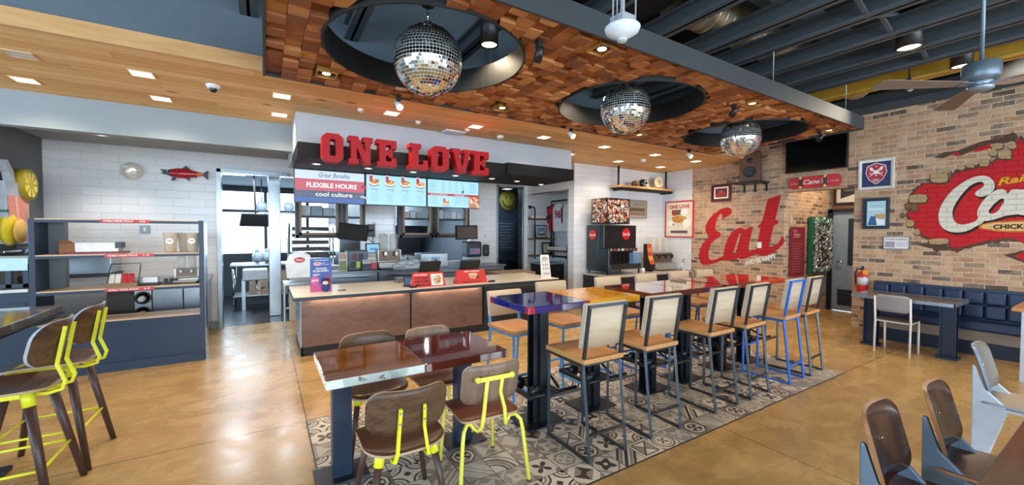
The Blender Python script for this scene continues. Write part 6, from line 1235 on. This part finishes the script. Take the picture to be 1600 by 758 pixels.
def tall_table(x0, x1, px, key, lab):
    t = thing('tall_table', lab, 'table', (px, 2.75, 0), 0, 'tall glossy tables in a row'); T = Matrix.Translation((-px, -2.75, 0))
    b = MB(T); b.use(TOPS[key]).add([(x0+.003, 2.448, 1.04), (x1-.003, 2.448, 1.04), (x1-.003, 3.055, 1.04), (x0+.003, 3.055, 1.04)], [(0, 1, 2, 3)])
    b.use(EDG[key]); vs = [(x, y, z) for z in (.985, 1.04) for x, y in ((x0+.003, 2.448), (x1-.003, 2.448), (x1-.003, 3.055), (x0+.003, 3.055))]; b.add(vs, [(3, 2, 1, 0), (0, 1, 5, 4), (1, 2, 6, 5), (2, 3, 7, 6), (3, 0, 4, 7)])
    b.build('tabletop', None, t, bevel=.005)
    MB().box(-.20, .20, -.22, .22, .97, .985).build('top_plate', BLK, t); MB().box(-.028, .028, -.075, .075, .012, .97).box(-.075, .075, -.05, -.038, .012, .97).box(-.075, .075, .038, .05, .012, .97).build('post', BLK, t, bevel=.003)
    MB().box(-.19, .19, -.15, .15, 0, .014).build('base_plate', BLK, t, bevel=.004)
    fr_ = MB(); fr_.tube([(-.20, -.19, .30), (.26, -.19, .30)], .014).tube([(-.20, .19, .30), (.26, .19, .30)], .014).box(-.215, -.185, -.2, .2, .285, .315).box(-.09, .09, -.19, .19, .292, .308); fr_.tube([(.08, -.18, .33), (.12, 0, .38), (.08, .18, .33)], .012); fr_.build('foot_rail', BLK, t)
    for sy_ in (-1, 1): MB().lathe([(.001, -.012), (.055, -.012), (.055, .012), (.001, .012)], (-.11, sy_*.12, .30), 18, 'y').build('rail_bracket', BLK, t)
    return t
tb = tall_table(1.66, 2.265, 1.96, 'blue', 'tall table with glossy deep blue top and red corners, nearest of the row')
tall_table(2.268, 2.87, 2.56, 'yellow', 'tall table with glossy yellow top between the blue and dark red ones')
tall_table(3.02, 3.61, 3.35, 'red', 'tall table with glossy dark red top directly right of the gap beside the yellow one')
tall_table(3.613, 4.20, 3.91, 'red2', 'second dark red tall table from the yellow one')
tall_table(4.24, 4.82, 4.62, 'red', 'third dark red tall table, touching the orange one')
tall_table(4.823, 5.52, 5.15, 'orange', 'tall table with glossy orange top at the end by the brick wall')
# ---- low table
LWD = wood('reclaimed_brown_top', ['#4a2a14', '#7d4a22', '#9c6230', '#b07a42'], 0, 3, .06, 1.0); LRD = wood('red_mahogany_top', ['#3a120c', '#5c1e12', '#722a18'], 0, 3, .06, 1.0)
LWE = gloss('chipped_white_edge', [(.3, '#8aa39c'), (.45, '#c9d6cf'), (.62, '#d8dfda'), (.7, '#4a3f38')], 5)
t = thing('low_table', 'low glossy table with brown and dark red top halves and chipped white edge', 'table', (.88, 2.8, 0)); T = Matrix.Translation((-.88, -2.8, 0))
for x0, x1, tm, em in ((.285, .868, LWD, LWE), (.872, 1.485, LRD, LRD)):
    b = MB(T); b.use(tm).add([(x0, 2.46, .75), (x1, 2.46, .75), (x1, 3.11, .75), (x0, 3.11, .75)], [(0, 1, 2, 3)]); b.use(em)
    vs = [(x, y, z) for z in (.695, .75) for x, y in ((x0, 2.46), (x1, 2.46), (x1, 3.11), (x0, 3.11))]; b.add(vs, [(3, 2, 1, 0), (0, 1, 5, 4), (1, 2, 6, 5), (2, 3, 7, 6), (3, 0, 4, 7)]); b.build('tabletop', None, t, bevel=.004)
for x in (.415, 1.28):
    MB(T).box(x-.058, x+.058, 2.745, 2.845, .012, .68).build('leg', pal('#1b2b42', .35), t, bevel=.003); MB(T).box(x-.16, x+.16, 2.68, 2.92, 0, .014).build('base_plate', BLK, t, bevel=.004); MB(T).box(x-.12, x+.12, 2.55, 3.0, .68, .695).build('top_plate', BLK, t)
# ---- dining chair with round wooden legs and two yellow straps
YM = pal('#e2e22e', .35)
def strap_chair(lab, x, y, rz, group='low chairs around the low table'):
    t = thing('strap_chair', lab, 'chair', (x, y, 0), rz, group)
    def sf(u, v, n): return (u, v, .445+n+.02*(u/.22)**2-.02*max(0, v/.2)**2)
    slab(.44, .43, .10, .014, sf, WALNUT, PLYE, rb=.12).build('seat', None, t)
    def bf(u, v, n): z = .668+v; return (u, -.20-(z-.55)*.22+.075*(u/.21)**2+n, z)
    slab(.435, .25, .085, .014, bf, WALNUT_B, PLYE).build('backrest', None, t)
    for sx_ in (-1, 1):
        for sy_ in (-1, 1):
            MB().bar((sx_*.145, sy_*.14, .43), (sx_*.215, sy_*.215, 0), .020, .015, 16).build('leg', LEGW, t); MB().bar((sx_*.137, sy_*.131, .445), (sx_*.152, sy_*.148, .375), .027, .026, 16).build('leg_socket', YM, t)
        MB().tube([(sx_*.09, -.05, .425), (sx_*.09, -.19, .412), (sx_*.088, -.235, .425), (sx_*.078, -.245, .47), (sx_*.066, -.232, .58), (sx_*.062, -.252, .70)], .011, 4, True).build('back_strap', YM, t)
        for z in (.62, .68): MB().bar((sx_*.063, -.25+(.64-z)*.2, z), (sx_*.063, -.262+(.64-z)*.2, z), .006).build('bolt', CHROME, t)
    MB().sqbar((-.14, -.14, .425), (.14, .14, .425), .018).sqbar((.14, -.14, .426), (-.14, .14, .426), .018).sqbar((-.14, .14, .425), (.14, .14, .425), .025).sqbar((-.14, -.14, .425), (-.14, .14, .425), .02).sqbar((.14, -.14, .425), (.14, .14, .425), .02).build('seat_frame', YM, t)
    return t
strap_chair('walnut chair with two yellow straps up its back, nearest at the low table', .645, 2.25, -.02)
strap_chair('wooden legged chair behind the brown half of the low table, back toward the counter', .69, 3.09, PI+.03)
def tube_chair(lab, x, y, rz, group='low chairs around the low table'):
    t = thing('tube_chair', lab, 'chair', (x, y, 0), rz, group); YL = pal('#ebe558', .35)
    def sf(u, v, n): return (u, v, .445+n-.02*max(0, v/.2)**2)
    slab(.40, .40, .06, .014, sf, wood('red_brown_seat', ['#54281a', '#6e3a26', '#7d4832'], 0, 5, .4), PLYE, rb=.05).build('seat', None, t)
    def bf(u, v, n): z = .665+v; return (u, -.185-(z-.55)*.2+.045*(u/.2)**2+n, z)
    slab(.39, .255, .055, .014, bf, BEECH, PLYE).build('backrest', None, t)
    for sx_ in (-1, 1):
        MB().tube([(sx_*.235, -.25, .012), (sx_*.205, -.215, .34), (sx_*.195, -.205, .395), (sx_*.17, -.185, .425), (sx_*.14, -.165, .42), (sx_*.115, -.165, .385), (sx_*.095, -.19, .375), (sx_*.08, -.215, .41), (sx_*.07, -.225, .50), (sx_*.05, -.205, .60), (sx_*.05, -.235, .715)], .0125, 12).build('back_leg_tube', YL, t)
        MB().bar((sx_*.235, -.25, 0), (sx_*.235, -.25, .014), .015).bar((sx_*.20, .22, 0), (sx_*.20, .22, .014), .015).build('foot_cap', BLACK, t)
        MB().tube([(sx_*.20, .22, .012), (sx_*.18, .195, .37), (sx_*.16, .175, .42), (sx_*.12, .10, .43), (sx_*.11, -.165, .43)], .0125, 12).build('front_leg_tube', YL, t)
    MB().box(-.115, .115, -.245, -.235, .695, .722).box(-.12, .12, -.242, -.215, .70, .71).build('back_crossbar', YL, t)
    for sx_ in (-1, 1): MB().lathe([(.001, -.01), (.017, -.01), (.017, .022), (.001, .022)], (sx_*.115, -.236, .708), 16, 'y').lathe([(.001, -.014), (.006, -.014), (.006, -.01), (.001, -.01)], (sx_*.115, -.236, .708), 10, 'y').build('bolt_disc', YL, t)
    return t
tube_chair('chair with bent yellow tube frame and red-brown seat, near right end of the low table', 1.21, 2.36, -.06)
tube_chair('yellow tube framed chair behind the dark red half of the low table', 1.17, 3.04, PI+.05)
# ---- yellow bar stools at the left
def yellow_stool(lab, x, y, rz):
    t = thing('yellow_bar_stool', lab, 'bar stool', (x, y, 0), rz, 'yellow bar stools at the left table')
    def sf(u, v, n): return (u, v, .70+n+.02*(u/.22)**2-.02*max(0, v/.2)**2)
    slab(.43, .42, .10, .014, sf, WALNUT, PLYE, rb=.12).build('seat', None, t)
    def bf(u, v, n): z = .955+v; return (u, -.20-(z-.80)*.22+.075*(u/.21)**2+n, z)
    slab(.42, .25, .09, .014, bf, WALNUT_B, pal('#aab3c2', .4)).build('backrest', None, t)
    P = lambda sx_, sy_, z: Vector((sx_*(.135+.105*(1-z/.68)), sy_*(.13+.11*(1-z/.68)), z))
    for sx_ in (-1, 1):
        for sy_ in (-1, 1):
            MB().bar(P(sx_, sy_, .66), P(sx_, sy_, 0), .024, .017, 16).build('leg', LEGW, t); MB().bar(P(sx_, sy_, .70), P(sx_, sy_, .62), .029, .028, 16).build('leg_socket', YM, t)
            MB().sqbar(P(sx_, sy_, .62)*1.0+Vector((0, -.012*sy_, 0)), P(sx_, sy_, .27)+Vector((0, -.012*sy_, 0)), .012).build('footrest_hanger', YM, t)
        MB().tube([(sx_*.07, -.02, .675), (sx_*.07, -.19, .662), (sx_*.07, -.245, .675), (sx_*.07, -.258, .72), (sx_*.066, -.225, .82), (sx_*.064, -.262, 1.04)], .012, 4, True).build('back_strap', YM, t)
        MB().bar(P(sx_, -1, .27), P(sx_, 1, .27), .008).build('footrest', YM, t)
    for sy_ in (-1, 1): MB().bar(P(-1, sy_, .27), P(1, sy_, .27), .008).build('footrest', YM, t)
    MB().sqbar((-.13, .13, .685), (.13, .13, .685), .03).sqbar((-.13, -.13, .685), (.13, -.13, .685), .03).sqbar((-.13, -.13, .685), (-.13, .13, .685), .03).sqbar((.13, -.13, .685), (.13, .13, .685), .03).build('seat_frame', YM, t)
    return t
yellow_stool('yellow framed bar stool nearest the viewer at far left', -1.26, 3.42, PI/2+.0)
yellow_stool('second yellow framed bar stool at far left, nearer the shelving unit', -1.25, 3.96, PI/2-.02)
t = thing('left_tall_table', 'tall table with grey reflective top cut by the left edge', 'table', (-1.75, 3.5, 0)); MB().box(-.45, .45, -1.0, .83, .99, 1.04).build('tabletop', pal('#6e675f', .1, .2, coat=.6), t, bevel=.004)
MB().box(-.46, .46, -1.01, .84, .975, .99).build('edge_trim', BLK, t)
for y in (-.55, .45): MB().box(-.07, .07, y-.05, y+.05, .03, .975).build('post', BLK, t); MB().box(-.30, .30, y-.06, y+.06, 0, .03).build('base_foot', BLK, t, bevel=.01)
# ---- pressed steel and plywood chairs at the right
def plate_chair(lab, x, y, rz, mm, ply, back, seat):
    t = thing('plate_leg_chair', lab, 'chair', (x, y, 0), rz, 'curved plywood chairs with plate legs')
    def sf(u, v, n): return (u, v, .455+n-.02*max(0, v/.2)**2+.012*(u/.2)**2)
    slab(.40, .42, .07, .014, sf, seat, ply).build('seat', None, t)
    def bf(u, v, n): z = .67+v; return (u, -.18-(z-.55)*.26+.035*(u/.2)**2+n, z)
    slab(.39, .30, .07, .016, bf, back, ply).build('backrest', None, t)
    for sx_ in (-1, 1):
        prof = [(-.175, 0), (-.225, 0), (-.232, .70), (-.215, .70), (-.168, .55), (-.08, .46), (-.08, .40)]
        MB().poly([prof], lambda u, v, l: (sx_*.172+l-.012, u, v), .024).build('back_leg_plate', mm, t, bevel=.006)
        MB().bar((sx_*.16, .17, .445), (sx_*.17, .20, 0), .013, .010).build('front_leg', mm, t)
    MB().lathe([(.001, .004), (.005, .003), (.007, 0), (.001, -.004)], (0, -.204, .68), 12, 'y').build('bolt', CHROME, t)
    MB().sqbar((-.165, .17, .435), (.165, .17, .435), .022).sqbar((-.165, -.13, .435), (.165, -.13, .435), .022).sqbar((-.165, -.13, .435), (-.165, .17, .435), .02).sqbar((.165, -.13, .435), (.165, .17, .435), .02).build('seat_frame', mm, t)
    return t
SB_ = pal('#6f8296', .35, .3); PO = pal('#a8754e', .45)
DKW = wood('dark_walnut_back', ['#170c08', '#2b1812', '#41271e', '#20110c'], 0, 5, .2)
plate_chair('dark walnut backed chair with blue-grey plate legs, nearest the bottom right', 2.365, .435, PI+.03, SB_, PO, DKW, WALNUT)
plate_chair('dark walnut backed chair with blue-grey plate legs, right next to the foreground table', 2.95, .375, PI+.04, SB_, PO, DKW, WALNUT)
plate_chair('chair with taupe back, pale seat and white plate legs at the right edge', 4.31, .435, PI+.04, pal('#c3cbd6', .4), pal('#9aa6bd', .4), pal('#6f675e', .4), wood('pale_seat_veneer', ['#b8a488', '#c9b698'], 0, 4, .4))
t = thing('foreground_table', 'brown topped table cut off at the bottom right corner', 'table', (2.75, -.1, 0)); MB().box(-.85, .75, -.4, .41, .71, .75).build('tabletop', wood('table_veneer', ['#5a3f2c', '#6f5038', '#7d5f44'], 0, 2, .18, .3), t, bevel=.004); MB().box(-.86, .76, -.41, .42, .70, .712).build('edge_trim', pal('#9a7a5a', .4), t)
for x in (-.55, .5): MB().box(x-.05, x+.05, -.05, .05, .02, .70).build('post', BLK, t); MB().box(x-.2, x+.2, -.2, .2, 0, .02).build('base_plate', BLK, t)
# ---- booth along the brick wall
VIN = pal('#1c2f4e', .4, vary=.1, scale=4)
t = thing('wall_booth', 'long navy tufted wall booth against the brick wall', 'booth', (8.1, .7, 0)); T = Matrix.Translation((-8.1, -.7, 0)); y0, y1 = -1.6, 2.36
MB(T).box(7.96, 8.2, y0, y1, .0, .20).box(7.98, 8.2, y0, y1, .20, .33).build('booth_base', pal('#131f33', .5), t); MB(T).box(7.955, 7.985, y0, y1-.05, .185, .325).build('wood_band', wood('booth_wood_band', ['#6a5a4e', '#8c7a6a', '#a08e7e'], 1, 3), t)
MB(T).box(7.88, 8.2, y0, y1, .33, .45).build('seat_cushion', VIN, t, bevel=.03, seg=3); MB(T).box(8.155, 8.245, y0, y1, .40, .86).build('back_board', VIN, t, bevel=.008)
k = 0; y = y1-.01
while y > y0+.1:
    for z0, z1 in ((.47, .655), (.66, .835)):
        MB(T).box(8.085, 8.16, y-.187, y-.003, z0, z1).build('tufted_pad', VIN, t, bevel=.028, seg=3)
    y -= .19
t = thing('booth_table', 'dark topped table with pale metal edge in front of the navy booth', 'table', (7.45, 1.8, 0)); MB().box(-.33, .35, -.50, .50, .715, .74).build('tabletop', pal('#544a44', .25), t); MB().box(-.34, -.33, -.51, .51, .70, .742).box(.35, .36, -.51, .51, .70, .742).box(-.34, .36, -.51, -.50, .70, .742).box(-.34, .36, .50, .51, .70, .742).build('edge_trim', pal('#9aa9b8', .25, .6), t)
for y in (-.40, .37): MB().box(-.055, .055, y-.075, y-.06, .03, .715).box(-.055, .055, y+.06, y+.075, .03, .715).box(-.02, .02, y-.075, y+.075, .03, .715).build('post', pal('#16243c', .4), t); MB().box(-.08, .08, y-.1, y+.1, 0, .03).build('base_foot', pal('#16243c', .4), t, bevel=.004)
t = thing('white_leg_chair', 'grey backed chair with thin white legs at the booth table', 'chair', (7.20, 1.83, 0), -PI/2)
WL_ = pal('#d4cec8', .4)
def sf(u, v, n): return (u, v, .455+n)
slab(.38, .38, .03, .016, sf, pal('#4a3d36', .5)).build('seat', None, t)
def bf(u, v, n): z = .68+v; return (u, -.19-(z-.46)*.12+.02*(u/.2)**2+n, z)
slab(.34, .225, .05, .016, bf, pal('#8d8a8c', .5), pal('#b3b0b0', .5)).build('backrest', None, t)
for sx_ in (-1, 1):
    MB().tube([(sx_*.175, -.20, 0), (sx_*.175, -.18, .44), (sx_*.175, -.215, .765)], .0125).build('back_leg', WL_, t); MB().bar((sx_*.17, .17, .44), (sx_*.17, .18, 0), .0125).build('front_leg', WL_, t)
MB().sqbar((-.175, -.17, .437), (.175, -.17, .437), .02).sqbar((-.17, .17, .437), (.17, .17, .437), .02).sqbar((-.17, -.17, .437), (-.17, .17, .437), .02).sqbar((.17, -.17, .437), (.17, .17, .437), .02).build('seat_frame', WL_, t)
t = thing('edge_table', 'orange wood topped table with white metal leg at the right edge', 'table', (7.35, .45, 0)); MB().box(-.42, .40, -.40, .39, .76, .80).build('tabletop', wood('orange_wood_top', ['#a3622f', '#bd7a42', '#c98a50'], 0, 3, .25), t, bevel=.004); MB().box(-.42, -.34, .24, .32, 0, .76).build('leg', pal('#b9c0ca', .4), t, bevel=.004); MB().box(.3, .38, .24, .32, 0, .76).build('leg', pal('#b9c0ca', .4), t, bevel=.004); MB().box(-.42, -.34, -.32, -.24, 0, .76).build('leg', pal('#b9c0ca', .4), t, bevel=.004); MB().box(.3, .38, -.32, -.24, 0, .76).build('leg', pal('#b9c0ca', .4), t, bevel=.004)
# ---- hung from the ceiling: fan, strobe alarm, cameras, detectors
t = thing('rod_hung_fan', 'grey industrial ceiling fan with long thin blades on a long rod', 'fan', (4.72, .76, 2.79)); FG = pal('#6d7b86', .4, .4)
MB().bar((0, 0, .12), (0, 0, 1.5), .013).build('down_rod', FG, t); MB().lathe([(.001, -.02), (.07, -.02), (.095, -.0), (.105, .02), (.108, .12), (.10, .125), (.001, .125)]).build('motor_housing', FG, t); MB().lathe([(.001, -.085), (.05, -.085), (.072, -.07), (.072, -.045), (.05, -.04), (.08, -.03), (.08, -.02), (.001, -.02)]).build('lower_hub', pal('#8796a2', .35, .5), t)
for k in range(3):
    q = Matrix.Rotation(2.55+2*PI*k/3, 4, 'Z') @ Matrix.Translation((0, 0, -.035)) @ Matrix.Rotation(.16, 4, 'X')
    MB(q).box(.06, .16, -.03, .03, -.004, .004).build('blade_arm', FG, t); MB(q).poly([[(.13, -.04), (.75, -.075), (.78, -.05), (.78, .05), (.75, .075), (.13, .04)]], lambda u, v, l: (u, v, l), .006).build('blade', pal('#77695e', .45), t)
t = thing('strobe_alarm', 'white round fire strobe alarm hung on a pipe from above', 'fire alarm', (1.628, 1.53, 2.675)); WP = pal('#d5d9de', .35)
MB().lathe([(.001, -.045), (.035, -.042), (.085, -.01), (.093, .01), (.085, .018), (.001, .018)], (0, 0, 0), 32).build('alarm_body', WP, t); MB().lathe([(.001, -.068), (.022, -.062), (.032, -.045), (.001, -.04)], (0, 0, 0), 20).build('strobe_lens', pal('#b9c2cc', .08, .3), t); MB().box(-.045, .045, -.045, .045, .018, .07).build('junction_box', pal('#b5bac0', .4, .4), t)
MB().bar((0, 0, .07), (0, 0, 1.72), .012).build('hanging_pipe', pal('#aab1b8', .4, .4), t); MB().bar((-.07, 0, .02), (-.07, 0, 1.72), .004).bar((.10, 0, .02), (.10, 0, 1.72), .004).box(-.08, .11, -.006, .006, .018, .026).build('side_wire', pal('#aab1b8', .4, .4), t)
for ang in (2.9, 5.2):
    a = Art(lambda u, v, l: ((.089-l*.0)*math.cos(ang+u), (.089)*math.sin(ang+u), v)); a.text('FIRE', -.28, -.006, .018, pal('#c0343a', .5), .5, .02); vs_ = a
    a.v = [((.0885-.35*max(0, .008-q[2]))*1.02*q[0]/.089, (.0885-.35*max(0, .008-q[2]))*1.02*q[1]/.089, q[2]) for q in a.v]; a.build('printed_word', None, t)
t = thing('dome_camera', 'white dome security camera in the wood ceiling over the doorway', 'security camera', (-.418, 4.96, 3.04)); MB().lathe([(.001, -.035), (.05, -.035), (.062, -.01), (.065, 0), (.001, 0)]).build('camera_base', WP, t); MB().sphere((0, 0, -.04), .034, 16, 10).build('camera_dome', pal('#17181a', .1), t)
def sm(name, lab, x, y, r=.035, h=.03, z=3.04, col='#e6dfd2'):
    t = thing(name, lab, name.replace('_', ' '), (x, y, z)); MB().lathe([(.001, -h), (r*.8, -h), (r, -h*.4), (r, 0), (.001, 0)]).build('cap', pal(col, .4), t); MB().bar((0, 0, -h-.012), (0, 0, -h), r*.35).build('tip', CHROME, t)
sm('sprinkler_head', 'small white sprinkler head left of the middle downlight over the sign', .975, 4.98); sm('sprinkler_head', 'small white sprinkler head between two downlights above the letter L', 1.72, 5.13)
sm('sprinkler_head', 'small white sprinkler head above the letter V of the sign', 2.43, 5.14); sm('smoke_detector', 'round white smoke detector in the wood ceiling past the sign letters', 3.02, 5.24, .055, .035)
sm('sprinkler_head', 'small white sprinkler head near the speaker end of the wood ceiling', 6.35, 5.38, .05, .05)
t = thing('exit_speaker_panel', 'white slanted-edge panel on the wood ceiling beside the last sign letter', 'ceiling panel', (2.32, 5.36, 3.04), .0); MB().box(-.15, .15, -.09, .09, -.025, 0).build('panel_body', WP, t, bevel=.008)
t = thing('deck_speaker', 'dark square speaker hanging behind the third canopy hole', 'speaker', (7.55, .95, 3.42)); MB().lathe([(.16, 0), (.17, .1), (.08, .24), (.001, .24)], (0, 0, 0), 28).build('speaker_bell', pal('#b9aa9a', .5), t); MB().lathe([(.001, .04), (.06, .04), (.15, .004), (.14, .0), (.001, .02)], (0, 0, 0), 28).build('speaker_cone', pal('#3a3430', .6), t); MB().bar((0, 0, .24), (0, 0, .93), .01).build('hanging_rod', BLACK, t); t['label'] = 'beige round speaker under the roof at the right edge near the yellow beam'

t = thing('wall_wash_spotlight', 'small black spotlight under the roof aimed at the brick wall above the mural', 'spotlight', (6.79, 1.68, 3.42)); MB().box(-.02, .02, -.02, .02, 0, .1).bar((0, 0, .1), (0, 0, .93), .008).build('bracket', BLACK, t); MB().bar((-.04, 0, .02), (.06, 0, -.02), .03, .036, 16).build('lamp_head', BLACK, t)
MB().bar((.06, 0, -.02), (.064, 0, -.0216), .032, .03, 16).build('lens', glow('#ffe6bd', 12), t)
o = spot('wash_beam', (.09, 0, -.03), 110, (1, .86, .64), t, 1.25, .9, .03); o.rotation_euler = (0, 1.15, 0)
